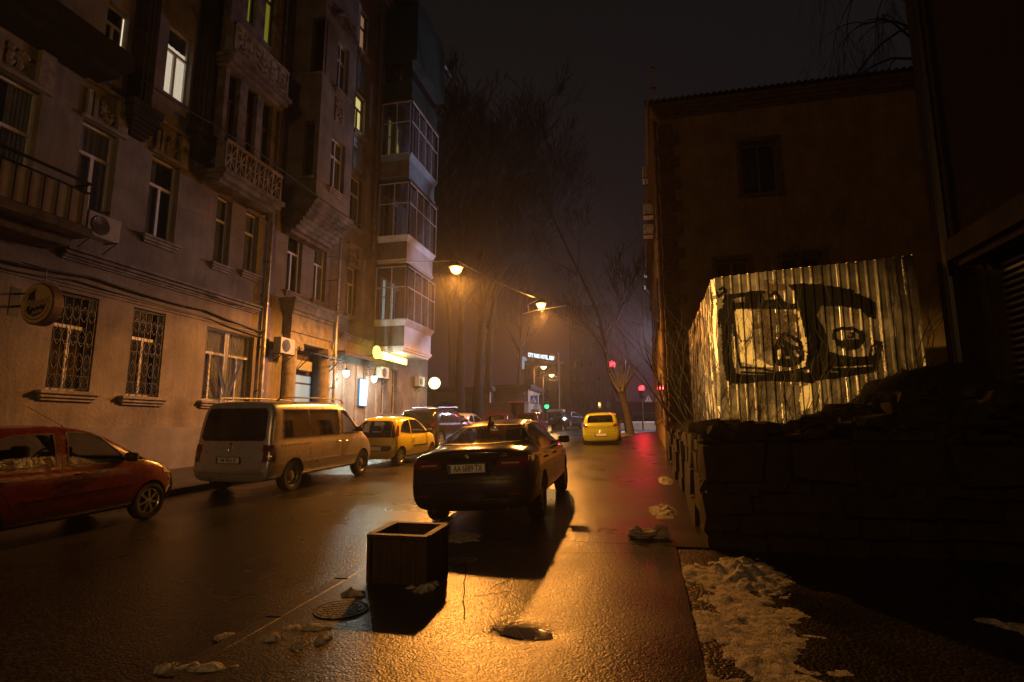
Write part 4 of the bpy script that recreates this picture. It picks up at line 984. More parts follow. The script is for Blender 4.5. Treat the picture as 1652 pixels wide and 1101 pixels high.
b = MB(); b.box(NX-.34, NX+.02, a-.3, c+.16, q+.05, q+.32); b.box(NX-.25, NX+.02, a-.2, c+.1, q-.04, q+.05); npart(b, 'lintel', 'plaster_dark', sh, bevel=.01)
pl = NP(1600, 838)[1]
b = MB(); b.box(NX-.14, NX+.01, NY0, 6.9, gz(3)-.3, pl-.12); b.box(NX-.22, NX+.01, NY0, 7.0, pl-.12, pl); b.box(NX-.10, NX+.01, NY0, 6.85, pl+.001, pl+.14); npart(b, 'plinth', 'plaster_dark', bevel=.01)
b = MB(); b.tube([(NX-.1, 8.4, gz(8)), (NX-.1, 8.4, 12)], .06, 8); npart(b, 'drainpipe', 'iron')
b = MB(); b.box(NX-.25, NX+8, NY0, NY1+.3, 12.501, 12.7); npart(b, 'roof', 'roof_metal')
# sloping cellar hatch at its foot
b = MB(); 
for i in range(6): yy = 4.0+i*.3; b.add([(NX-1.25, yy, gz(yy)+.08), (NX-1.25, yy+.28, gz(yy)+.08), (NX-.15, yy+.28, gz(yy)+.62), (NX-.15, yy, gz(yy)+.62), (NX-1.25, yy, gz(yy)+.03), (NX-1.25, yy+.28, gz(yy)+.03), (NX-.15, yy+.28, gz(yy)+.57), (NX-.15, yy, gz(yy)+.57)], [(0, 1, 2, 3), (4, 7, 6, 5), (0, 4, 5, 1), (1, 5, 6, 2), (2, 6, 7, 3), (3, 7, 4, 0)])
tag(b.build('cellar_hatch', 'wood_dark'), 'sloping board cellar hatch at the foot of the near brick building', 'hatch')

# ================================================================== STONE RETAINING WALL AND HILLSIDE
WY = 6.95; WXL = .62
def PYX(px, py, Y): return ony(px, py, Y)
prof = [(.5, 1.62)]+[PYX(px, py, 8.6) for px, py in ((1150, 692), (1250, 690), (1330, 664), (1362, 648), (1384, 643), (1396, 622), (1430, 608), (1475, 592))]+[(9, 3.2)]
def hill(x, y):
    z = interp(prof, x*8.6/max(y, 6.9)*1.0 if y < 8.6 else x)
    if y > 8.6: z = min(z, interp(prof, x*8.6/y) if y < 10 else z)
    z -= .03*(8.6-y) if y < 8.6 else 0
    if y > 9.8: z += (y-9.8)*.02
    return z
def hgt(x, y):
    base = interp(prof, x*8.6/y)*1.0
    z = CAMZ+(base-CAMZ)*y/8.6 if y < 10.0 else CAMZ+(base-CAMZ)*10.0/8.6
    if y < 8.4: z = lerp(min(z, 1.62), z, max(0, (y-WY)/(8.4-WY))**.7)
    return z
b = MB(); nx_, ny_ = 110, 90; X0_, X1_, Y0_, Y1_ = WXL+.02, 9., WY+.05, BY
for j in range(ny_+1):
    y = lerp(Y0_, Y1_, (j/ny_)**1.3)
    for i in range(nx_+1):
        x = lerp(X0_, X1_, (i/nx_)**1.25); z = hgt(x, y)-.06+.11*fbm(x, y, 1.6)+.05*fbm(x, y, 6, 3)
        if y < WY+.25: z -= .05
        b.v.append((x, y, z))
for j in range(ny_):
    for i in range(nx_): a = j*(nx_+1)+i; b.f.append((a, a+1, a+nx_+2, a+nx_+1)); b.m.append(0)
tag(b.build('hillside', 'soil', smooth=True, fix=False), kind='structure')
# retaining wall of rough stones: each stone a rounded box inside one mesh
random.seed(21)
def stone_face(b, along, length, top, base, place):
    z = 0; row = 0
    while z < 3.4:
        h = random.choice((.16, .22, .30, .42)); u = -random.random()*.3
        while u < length:
            L = random.uniform(.25, .95) if h > .2 else random.uniform(.2, .5)
            zt_ = top(min(max(u+L/2, 0), length)); zb_ = base(min(max(u, 0), length))
            z0, z1 = zb_+z, min(zb_+z+h, zt_)
            u0, u1 = max(u, 0), min(u+L, length)
            if z1-z0 > .07 and u1-u0 > .08:
                g = .014; d = random.uniform(-.07, .10)
                c = []
                for k in range(8):
                    uu = (u0+g if k % 2 == 0 else u1-g)+random.uniform(-.04, .04); zz = (z0+g if k//2 % 2 == 0 else z1-g)+random.uniform(-.035, .035); dd = (d if k < 4 else -.25)
                    c.append(place(uu, dd+random.uniform(-.025, .025)*(k < 4), zz))
                b.add(c, [(0, 1, 3, 2), (4, 6, 7, 5), (0, 4, 5, 1), (1, 5, 7, 3), (3, 7, 6, 2), (2, 6, 4, 0)])
            u += L
        z += h; row += 1
sw = empty('retaining_wall', (WXL, WY, gz(WY)), label='rough dark stone retaining wall holding up the bank under the fence', cat='stone wall')
b = MB()
stone_face(b, 'x', 8.5, lambda u: hgt(WXL+u, WY)-.02+.13*fbm(u*1.7, 3, 1), lambda u: gz(WY)+.02, lambda u, d, z: (WXL+u, WY-d, z))
stone_face(b, 'y', BY-WY, lambda u: hgt(WXL, WY+u)-.06+.1*fbm(u*1.7, 8, 1), lambda u: gz(WY+u)+.05, lambda u, d, z: (WXL-d*.6+.05, WY+u, z))
for k in range(150):                                   # loose rubble slumped over the top of the wall
    x = WXL+random.random()**1.3*5.5; y = WY+random.uniform(-.05, .9); s_ = random.uniform(.05, .17); zc2 = hgt(x, y)+random.uniform(-.06, .04)
    T_ = Matrix.Translation((x, y, zc2)) @ Matrix.Rotation(random.uniform(0, 3), 4, 'Z') @ Matrix.Rotation(random.uniform(-.6, .6), 4, 'X')
    b.add([T_ @ V((a_*s_*random.uniform(.7, 1.3), b_*s_*random.uniform(.6, 1.1), c_*s_*random.uniform(.5, .9))) for c_ in (-.6, .6) for b_ in (-.7, .7) for a_ in (-1, 1)], [(0, 2, 3, 1), (4, 5, 7, 6), (0, 1, 5, 4), (2, 6, 7, 3), (0, 4, 6, 2), (1, 3, 7, 5)])
local(b, sw.location).build('stones', 'stone', sw, bevel=.03)
b = MB(); b.box(WXL+.08, 9.2, WY+.08, WY+.3, gz(WY)-.2, gz(WY)+1.3)
b.add([(WXL+.09, WY+.1, gz(WY)-.2), (WXL+.09, BY, gz(BY)-.2), (WXL+.09, BY, gz(BY)+1.0), (WXL+.09, WY+.1, 1.52)], [(0, 1, 2, 3)])
local(b, sw.location).build('mortar', 'soil', sw, fix=False)

# ================================================================== METAL FENCE WITH SPRAY PAINT
FY = 10.0
def FP(cx, cy):                                        # crop coordinates of the photograph's fence detail -> fence plane (x, z)
    return ony(1080+cx/3.239, 380+cy/3.239, FY)
fx0, fx1 = FP(236, 200)[0], FP(1300, 300)[0]
top = [FP(236, 222), FP(480, 194), FP(700, 168), FP(1000, 138), FP(1200, 112), FP(1282, 98)]
def stroke(pts, r): return ('s', [FP(*p) for p in pts], [q/3.239*10.3/900 for q in (r if isinstance(r, (list, tuple)) else [r]*len(pts))])
def fill(pts): return ('f', [FP(*p) for p in pts])
shapes = [
 stroke([(300, 380), (298, 460), (300, 560), (305, 660), (325, 745)], [24, 26, 22, 22, 26]),
 stroke([(268, 395), (262, 430), (258, 480)], [12, 9, 3]),
 stroke([(300, 325), (380, 312), (440, 308), (492, 298)], [14, 10, 16, 8]),
 fill([(390, 320), (480, 300), (500, 340), (590, 330), (600, 352), (655, 358), (668, 388), (500, 386), (400, 382)]),
 stroke([(300, 345), (330, 372), (420, 368), (560, 372), (662, 380)], [22, 16, 18, 12, 8]),
 stroke([(530, 315), (548, 300), (572, 322), (582, 350)], 9),
 stroke([(330, 390), (340, 500), (352, 600), (372, 690), (470, 696), (560, 716), (640, 712), (722, 690)], [4, 8, 5, 6, 4, 4, 4, 8]),
 stroke([(325, 745), (400, 752), (500, 745), (600, 748), (700, 745), (740, 745)], [26, 22, 14, 16, 20, 26]),
 stroke([(375, 715), (560, 726), (700, 716)], [5, 7, 5]),
 fill([(618, 260), (700, 252), (780, 262), (820, 300), (790, 370), (770, 420), (800, 470), (830, 560), (845, 640), (838, 700), (850, 745), (760, 765), (735, 740), (728, 640), (718, 540), (700, 440), (675, 370), (660, 310)]),
 stroke([(690, 400), (712, 500), (728, 600), (722, 690)], [8, 5, 8, 10]),
 fill([(640, 258), (780, 256), (880, 275), (965, 300), (1030, 325), (1078, 352), (1082, 440), (1040, 430), (1000, 388), (900, 372), (780, 370), (700, 360)]),
 stroke([(760, 262), (870, 276), (960, 292)], 6),
 fill([(820, 600), (880, 622), (960, 634), (1040, 632), (1052, 580), (1080, 546), (1114, 558), (1110, 620), (1094, 660), (1080, 706), (1000, 712), (900, 720), (830, 700)]),
 stroke([(745, 735), (850, 735), (960, 722), (1060, 708)], [14, 16, 10, 8]),
 stroke([(860, 500), (905, 486), (960, 488), (1000, 510), (1008, 545), (985, 575), (940, 584), (885, 566), (862, 535), (860, 500)], [8, 8, 9, 9, 10, 14, 16, 12, 8, 8]),
 fill([(870, 545), (940, 545), (1004, 540), (985, 580), (935, 588), (885, 572)]),
 stroke([(947, 522), (950, 523)], 15),
 fill([(540, 600), (560, 570), (600, 580), (640, 572), (690, 620), (694, 665), (640, 692), (600, 688), (560, 680), (538, 650)]),
 stroke([(548, 600), (572, 560), (600, 515), (640, 530), (682, 560), (694, 610), (700, 650)], [8, 12, 8, 9, 10, 9, 6]),
 stroke([(580, 545), (620, 575), (660, 590)], 12),
 stroke([(262, 285), (276, 275), (290, 292), (276, 305), (258, 318)], 6), stroke([(248, 300), (256, 325), (272, 312)], 5), stroke([(240, 290), (246, 302)], 4),
 stroke([(285, 278), (298, 290), (292, 303)], 5),
]
clear = [stroke([(614, 638), (616, 639)], 7), stroke([(948, 521), (950, 522)], 3), fill([(1062, 585), (1078, 568), (1088, 580), (1076, 615), (1058, 630)]), stroke([(575, 605), (572, 640)], 7), stroke([(655, 606), (668, 630)], 6), stroke([(860, 690), (960, 688), (1060, 680)], 3), stroke([(895, 520), (930, 515)], 12)]
cream = [fill([(345, 375), (380, 372), (430, 402), (436, 450), (410, 545), (372, 548), (362, 470)]), fill([(650, 390), (680, 400), (705, 500), (722, 620), (715, 690), (690, 700), (680, 600), (690, 520)]), fill([(335, 400), (350, 400), (360, 520), (372, 660), (470, 690), (540, 690), (450, 640), (430, 560), (370, 560), (350, 500)]), fill([(690, 790), (745, 780), (740, 900), (690, 920), (680, 860)]), fill([(560, 590), (590, 600), (560, 640)])]
brown = [fill([(430, 400), (520, 395), (600, 400), (668, 398), (680, 480), (676, 545), (600, 560), (530, 600), (488, 590), (480, 480), (425, 545), (430, 470)]), fill([(490, 235), (605, 232), (606, 290), (500, 300)])]
dullp = [fill([(570, 770), (650, 780), (690, 790), (680, 860), (640, 930), (590, 880)]), fill([(1160, 380), (1210, 640), (1240, 700), (1300, 690), (1310, 200), (1290, 100), (1240, 110), (1240, 300)])]
def inside(poly, x, z):
    r = False; n = len(poly); j = n-1
    for i in range(n):
        xi, zi = poly[i]; xj, zj = poly[j]
        if (zi > z) != (zj > z) and x < (xj-xi)*(z-zi)/(zj-zi)+xi: r = not r
        j = i
    return r
def near(pts, rs, x, z, wob):
    for i in range(len(pts)-1):
        (x0, z0), (x1, z1) = pts[i], pts[i+1]; dx, dz = x1-x0, z1-z0; L = dx*dx+dz*dz
        t = 0 if L < 1e-12 else max(0, min(1, ((x-x0)*dx+(z-z0)*dz)/L))
        if math.hypot(x-x0-t*dx, z-z0-t*dz) < lerp(rs[i], rs[i+1], t)*(1+wob): return True
    return False
BB = {}
def hit(shs, x, z, wob=.0):
    for s in shs:
        k = id(s)
        if k not in BB:
            xs_ = [p[0] for p in s[1]]; zs_ = [p[1] for p in s[1]]; r = max(s[2]) if s[0] == 's' else 0; BB[k] = (min(xs_)-2*r-.05, max(xs_)+2*r+.05, min(zs_)-2*r-.05, max(zs_)+2*r+.05)
        q = BB[k]
        if not (q[0] < x < q[1] and q[2] < z < q[3]): continue
        if s[0] == 'f' and inside(s[1], x, z): return True
        if s[0] == 's' and near(s[1], s[2], x, z, wob): return True
    return False
rib_p = (fx1-fx0)/22.
def rib(x):
    t = ((x-fx0)/rib_p) % 1
    return .0 if t < .74 else -.042*min(1, (t-.74)/.05, (1-t)/.05)
fence = empty('metal_fence', (fx0, FY, 1.6), label='corrugated metal fence painted with two black framed eyes', cat='fence')
def fpart(mb, name, m, parent=fence, **k): return local(mb, fence.location).build(name, m, parent, **k)
b = MB(); st = .0115
cols = []; x = fx0
while x < fx1: cols.append(x); x += st
zlo = 1.25; rows = int((5.2-zlo)/st)
idx = {}
def vtx(i, j):
    k = (i, j)
    if k not in idx:
        x = cols[i]; zt_ = interp(top, x); z = zlo+(zt_-zlo)*j/rows
        sheet_no = int((x-fx0)/(rib_p*6)); ben = .012*math.sin(sheet_no*5+z*1.3)+.02*fbm(x, z, .9, 4)
        if x > fx1-.55: ben += .028*fbm(x*1.2, z*.7, 2.2, 9)*min(1, (x-fx1+.55)/.2)                           # crumpled end sheet
        b.v.append((x, FY+rib(x)+ben, z)); idx[k] = len(b.v)-1
    return idx[k]
for i in range(len(cols)-1):
    xm = cols[i]+st/2; zt_ = interp(top, xm); gl = hgt(xm, FY)-.5
    for j in range(rows):
        z = zlo+(zt_-zlo)*(j+.5)/rows
        if z < gl: continue
        n1 = fbm(xm, z, 26, 1, 2); wx, wz = xm+.007*n1, z+.007*fbm(xm, z, 24, 8, 2)
        mi = 0
        if hit(dullp, wx, wz): mi = 1
        if hit(cream, wx, wz): mi = 3
        if hit(brown, wx, wz) and fbm(xm, z, 7, 12) > -.22: mi = 4
        if hit(shapes, wx, wz, .12*n1) and not hit(clear, wx, wz): mi = 2
        b.f.append((vtx(i, j), vtx(i+1, j), vtx(i+1, j+1), vtx(i, j+1))); b.m.append(mi)
fpart(b, 'corrugated_sheet', ['sheet_metal', 'sheet_dull', 'spray_black', 'poster_cream', 'poster_brown'], smooth=True, fix=False, angle=40)
# side run going back along the pavement
sideY1 = onx(1115, 560, fx0)[0]; ztA, ztB = top[0][1], onx(1116, 532, fx0)[1]
b = MB(); n = int((sideY1-FY)/.02)
def srib(t): t = (t/.19) % 1; return 0 if t < .55 else -.045*min(1, (t-.55)/.09, (1-t)/.09)
R_ = 40
for i in range(n+1):
    y = FY+i*.02
    for j in range(R_+1):
        zt_ = lerp(ztA, ztB, i/n); z = lerp(1.35, zt_, j/R_); b.v.append((fx0+srib(y-FY)+.04*fbm(y*1.5, z, 1.2, 6)-(.10*max(0, (i/n-.8))*(1+fbm(y, z, 3))), y, z))
for i in range(n):
    for j in range(R_): a = i*(R_+1)+j; b.f.append((a, a+R_+1, a+R_+2, a+1)); b.m.append(1 if fbm(i*.02, j*.05, 3, 2) > .15 else 0)
fpart(b, 'side_sheet', ['sheet_metal', 'sheet_dull'], smooth=True, fix=False, angle=40)
b = MB()
for x in (fx0+.05, fx0+1.1, fx0+2.15, fx1-.1): b.box(x-.03, x+.03, FY+.09, FY+.15, 1.1, interp(top, x)-.1)
fpart(b, 'post', 'rust_metal')
b = MB(); b.tube([(fx0, FY+.07, ztA-.45), (fx1, FY+.07, interp(top, fx1)-.5)], .025, 5); b.tube([(fx0, FY+.07, 2.3), (fx1, FY+.07, 2.9)], .025, 5)
fpart(b, 'rail', 'rust_metal')

# ================================================================== CARS
def ring_pts(st, zbot, zlow):
    y, w_, zbelt, wr, zt = st; wb = w_*.955
    z6 = lerp(zbelt, zt, .52); x6 = lerp(wb, wr, .44)+.012
    half = [(0, zbot), (.40*w_, zbot), (.80*w_, zbot+.01), (.955*w_, zbot+.07), (w_, zlow), (w_*.998, zbelt-.17), (w_*.978, zbelt-.04), (wb, zbelt), (x6, z6), (wr, zt-.055), (wr*.80, zt-.012), (wr*.40, zt+.006), (0, zt+.010)]
    return half
def car_shell(S):
    """lofted closed body, local x right, y forward from the rear bumper, z up"""
    v = []; f = []; sts = S['st']; zbot = S.get('zbot', .2); zlow = S.get('zlow', .47); H = 13; N = 24
    L = sts[-1][0]
    rear, front = S['rear'], S['front']
    rings = []
    for st in sts:
        half = ring_pts(st, zbot, zlow if st[2] > zlow+.3 else min(zlow, st[2]-.2)); y = st[0]
        kr = max(0, 1-y/S.get('fr', .7))**1.5; kf = max(0, 1-(L-y)/S.get('ff', .6))**1.5
        ring = []
        for i in range(N):
            k_ = i if i < H else N-i; sg = 1 if i < H else -1; x, z = half[k_]
            bow = .05*(x/st[1])**2
            ring.append((sg*x, y+kr*(interp(rear, z)+bow)-kf*(interp(front, z)+bow*1.8), z))
        rings.append(ring)
    for r in rings: v += r
    for k in range(len(rings)-1):
        for i in range(N): f.append((k*N+i, k*N+(i+1) % N, (k+1)*N+(i+1) % N, (k+1)*N+i))
    def capf(k, flip):
        base = k*N
        rows = []
        for j in range(2, 11):
            Rr, Ll = base+j, base+(N-j) % N
            if j == 2: rows.append([Rr, base+1, base, base+N-1, Ll])
            elif j == 10: rows.append([Rr, base+11, base+12, base+13, Ll])
            else:
                xr, yr, zr = v[Rr]; row = [Rr]
                for fr_ in (.5, 0, -.5):
                    bow = (.05 if not flip else .09)*(1-fr_*fr_)
                    v.append((xr*fr_, yr-(bow if not flip else -bow), zr)); row.append(len(v)-1)
                row.append(Ll); rows.append(row)
        for a, c in zip(rows, rows[1:]):
            for i in range(4): q = (a[i], c[i], c[i+1], a[i+1]); f.append(q[::-1] if flip else q)
    capf(0, False); capf(len(rings)-1, True)
    me = bpy.data.meshes.new('shell'); me.from_pydata(v, [], f)
    bm = bmesh.new(); bm.from_mesh(me); bmesh.ops.recalc_face_normals(bm, faces=bm.faces); bm.to_mesh(me); bm.free()
    o = bpy.data.objects.new('shell', me); COL.objects.link(o)
    m = o.modifiers.new('s', 'SUBSURF'); m.levels = m.render_levels = 2
    dg = bpy.context.evaluated_depsgraph_get(); me2 = bpy.data.meshes.new_from_object(o.evaluated_get(dg))
    bpy.data.objects.remove(o); return me2
def boolean(me, cutters):
    o = bpy.data.objects.new('tmp', me); COL.objects.link(o); cs = []
    for c in cutters:
        co = c.build('cut', 'interior'); co.hide_render = True; cs.append(co)
        bm = bmesh.new(); bm.from_mesh(co.data); bmesh.ops.triangulate(bm, faces=bm.faces); bmesh.ops.recalc_face_normals(bm, faces=bm.faces); bm.to_mesh(co.data); bm.free()
        m = o.modifiers.new('b', 'BOOLEAN'); m.operation = 'DIFFERENCE'; m.solver = 'EXACT'; m.object = co; m.material_mode = 'TRANSFER'
    dg = bpy.context.evaluated_depsgraph_get(); r = bpy.data.meshes.new_from_object(o.evaluated_get(dg))
    bpy.data.objects.remove(o)
    for c in cs: bpy.data.objects.remove(c)
    return r
def panel(bvh, poly, ax, off=.004, step=.07, skirt=.02, frm=None):
    """poly in (y,z) for ax '+x'/'-x' or (x,z) for '-y' (seen from the rear) / '+y' (front) or (x,y) for '+z'; projected on to the body"""
    us = [p[0] for p in poly]; vs = [p[1] for p in poly]
    bm = bmesh.new(); bm.faces.new([bm.verts.new((u, v, 0)) for u, v in poly])
    for k, (a, c) in enumerate(((min(us), max(us)), (min(vs), max(vs)))):
        n = int((c-a)/step)
        for i in range(1, n+1):
            co = [0, 0, 0]; co[k] = a+i*(c-a)/(n+1); no = [0, 0, 0]; no[k] = 1
            bmesh.ops.bisect_plane(bm, geom=bm.verts[:]+bm.edges[:]+bm.faces[:], plane_co=co, plane_no=no)
    bmesh.ops.triangulate(bm, faces=[f for f in bm.faces if len(f.verts) > 4])
    dirs = {'+x': V((-1, 0, 0)), '-x': V((1, 0, 0)), '-y': V((0, 1, 0)), '+y': V((0, -1, 0)), '+z': V((0, 0, -1))}; d = dirs[ax]
    edge = {v_ for e_ in bm.edges if e_.is_boundary for v_ in e_.verts}
    newp = {}; dead = []
    for v_ in bm.verts:
        u, w_ = v_.co.x, v_.co.y
        src = V((5, u, w_)) if ax == '+x' else V((-5, u, w_)) if ax == '-x' else V((u, -5, w_)) if ax == '-y' else V((u, 10, w_)) if ax == '+y' else V((u, w_, 5))
        loc, nor, i, dist = bvh.ray_cast(src, d)
        if loc is None: dead.append(v_); continue
        if nor.dot(d) > 0: nor = -nor
        newp[v_] = (loc+nor*off, nor)
    if dead: bmesh.ops.delete(bm, geom=dead, context='VERTS')
    for v_ in bm.verts: v_.co = newp[v_][0]
    if skirt:
        be = [e_ for e_ in bm.edges if e_.is_boundary]; r = bmesh.ops.extrude_edge_only(bm, edges=be)
        nv = [g for g in r['geom'] if isinstance(g, bmesh.types.BMVert)]
        src_n = {tuple(round(c, 5) for c in p[0]): p[1] for p in newp.values()}
        for g in nv: g.co -= src_n.get(tuple(round(c, 5) for c in g.co), -d)*skirt
    bmesh.ops.recalc_face_normals(bm, faces=bm.faces)
    b = MB(); bm.verts.index_update(); b.v = [tuple(v_.co) for v_ in bm.verts]; b.f = [[v_.index for v_ in f_.verts] for f_ in bm.faces]; b.m = [0]*len(b.f); bm.free(); return b
def merge(*bs):
    r = MB()
    for x in bs: r.add(x.v, x.f)
    return r
def mirror_poly(p): return [(-x, z) for x, z in p][::-1]
def strip(pts, w_):
    out = []; P = [V((p[0], p[1])) for p in pts]; l, r = [], []
    for i, p in enumerate(P):
        d = (P[min(i+1, len(P)-1)]-P[max(i-1, 0)]).normalized(); n = V((-d.y, d.x))*w_/2; l.append(tuple(p+n)); r.append(tuple(p-n))
    return l+r[::-1]
def strips(bvh, pts, w_, ax, off, skirt=.004):
    return merge(*[panel(bvh, strip([pts[i], pts[i+1]], w_), ax, off, .12, skirt) for i in range(len(pts)-1)])
def grow(poly, d):
    n = len(poly); cx = sum(p[0] for p in poly)/n; cy_ = sum(p[1] for p in poly)/n; a = sum(poly[i][0]*poly[(i+1) % n][1]-poly[(i+1) % n][0]*poly[i][1] for i in range(n)); sg = 1 if a > 0 else -1; out = []
    for i in range(n):
        p0, p1, p2 = V(poly[i-1]), V(poly[i]), V(poly[(i+1) % n]); e1 = (p1-p0).normalized(); e2 = (p2-p1).normalized(); n1 = V((e1.y, -e1.x))*sg; n2 = V((e2.y, -e2.x))*sg; q = (n1+n2)
        q = q/max(.4, q.length_squared)*2 if q.length > 1e-6 else n1
        out.append(tuple(p1+q*d))
    return out
WHEELS = {}
def make_wheel(r, wd, style, key):
    if key in WHEELS: return WHEELS[key]
    b = MB(); h = wd/2
    b.lathe([(r*.66, -h*.86), (r*.80, -h), (r*.94, -h*.92), (r, -h*.6), (r, h*.6), (r*.94, h*.92), (r*.80, h), (r*.66, h*.86), (r*.64, h*.3), (r*.64, -h*.3), (r*.66, -h*.86)], 36, axis='x', cap=False)
    t = b; c = MB(); R0 = r*.66
    c.lathe([(R0, h*.80), (R0*.95, h*.84), (R0*.90, h*.66), (R0*.88, h*.2)], 32, axis='x', cap=False)
    c.mi = 1; c.lathe([(R0*.9, h*.15), (R0*.88, h*.18), (.02, h*.18)], 24, axis='x'); c.mi = 0
    if style == 'steel':
        c.lathe([(R0*.86, h*.35), (R0*.70, h*.55), (R0*.58, h*.40), (R0*.34, h*.72), (R0*.22, h*.76), (.02, h*.78)], 28, axis='x')
        c.mi = 1
        for k in range(10):
            a = 2*math.pi*k/10; T_ = Matrix.Translation((h*.50, R0*.68*math.cos(a), R0*.68*math.sin(a))) @ Matrix.Rotation(R(90), 4, 'Y'); c.lathe([(R0*.07, 0), (R0*.07, .012)], 8, T_)
    else:
        n = {'seven': 7, 'five': 5, 'ten': 8}[style]; c.lathe([(R0*.24, h*.60), (R0*.20, h*.80), (R0*.10, h*.84), (.004, h*.84)], 20, axis='x')
        for k in range(n):
            a = 2*math.pi*k/n; T_ = Matrix.Rotation(a, 4, 'X')
            w0, w1 = R0*(.10 if n > 5 else .15), R0*(.14 if n > 5 else .20)
            P = [(h*.42, -w0, R0*.18), (h*.42, w0, R0*.18), (h*.42, w1, R0*.90), (h*.42, -w1, R0*.90), (h*.80, -w0*.8, R0*.18), (h*.80, w0*.8, R0*.18), (h*.72, w1*.8, R0*.90), (h*.72, -w1*.8, R0*.90)]
            c.add([T_ @ V(p) for p in P], [(0, 1, 2, 3), (4, 7, 6, 5), (0, 4, 5, 1), (1, 5, 6, 2), (2, 6, 7, 3), (3, 7, 4, 0)])
    WHEELS[key] = (t, c); return WHEELS[key]
def copyMB(b): c = MB(); c.v = list(b.v); c.f = list(b.f); c.m = list(b.m); return c
def plate(root, x, y, z, text, w_=.52, tilt=0, parent=None):
    b = MB(); b.box(x-w_/2-.012, x+w_/2+.012, y-.004, y+.022, z-.068, z+.068); fr = b.build('plate_frame', 'black_plastic', root, bevel=.004)
    b = MB(); b.box(x-w_/2, x+w_/2, y-.012, y-.0045, z-.056, z+.056); p = b.build('number_plate', 'plate_white', root, bevel=.003)
    b = MB(); b.box(x-w_/2+.003, x-w_/2+.042, y-.014, y-.0125, z-.052, z+.052); b.build('plate_band', 'plate_blue', p)
    
    if not text: return
    T_ = frame((x+.022, y-.0135, z-.002), (1, 0, 0), (0, 0, 1)) @ Matrix.Diagonal(((w_-.075)/.525*.72, 1, 1, 1)); text_mesh(text, .125, 'lettering', 'ink', p, T_, .0008, 0, .0012)
def seats(root, S, xs=(-.38, .38), rows=None):
    for y in rows or S['seats']:
        for x in xs:
            b = MB(); b.box(x-.22, x+.22, y-.06, y+.10, .42, S['seat_h']); o = b.build('seat', 'seat_grey', root, bevel=.04)
            b = MB(); b.box(x-.13, x+.13, y-.04, y+.06, S['seat_h']+.03, S['seat_h']+.21); b.build('headrest', 'seat_grey', o, bevel=.035)
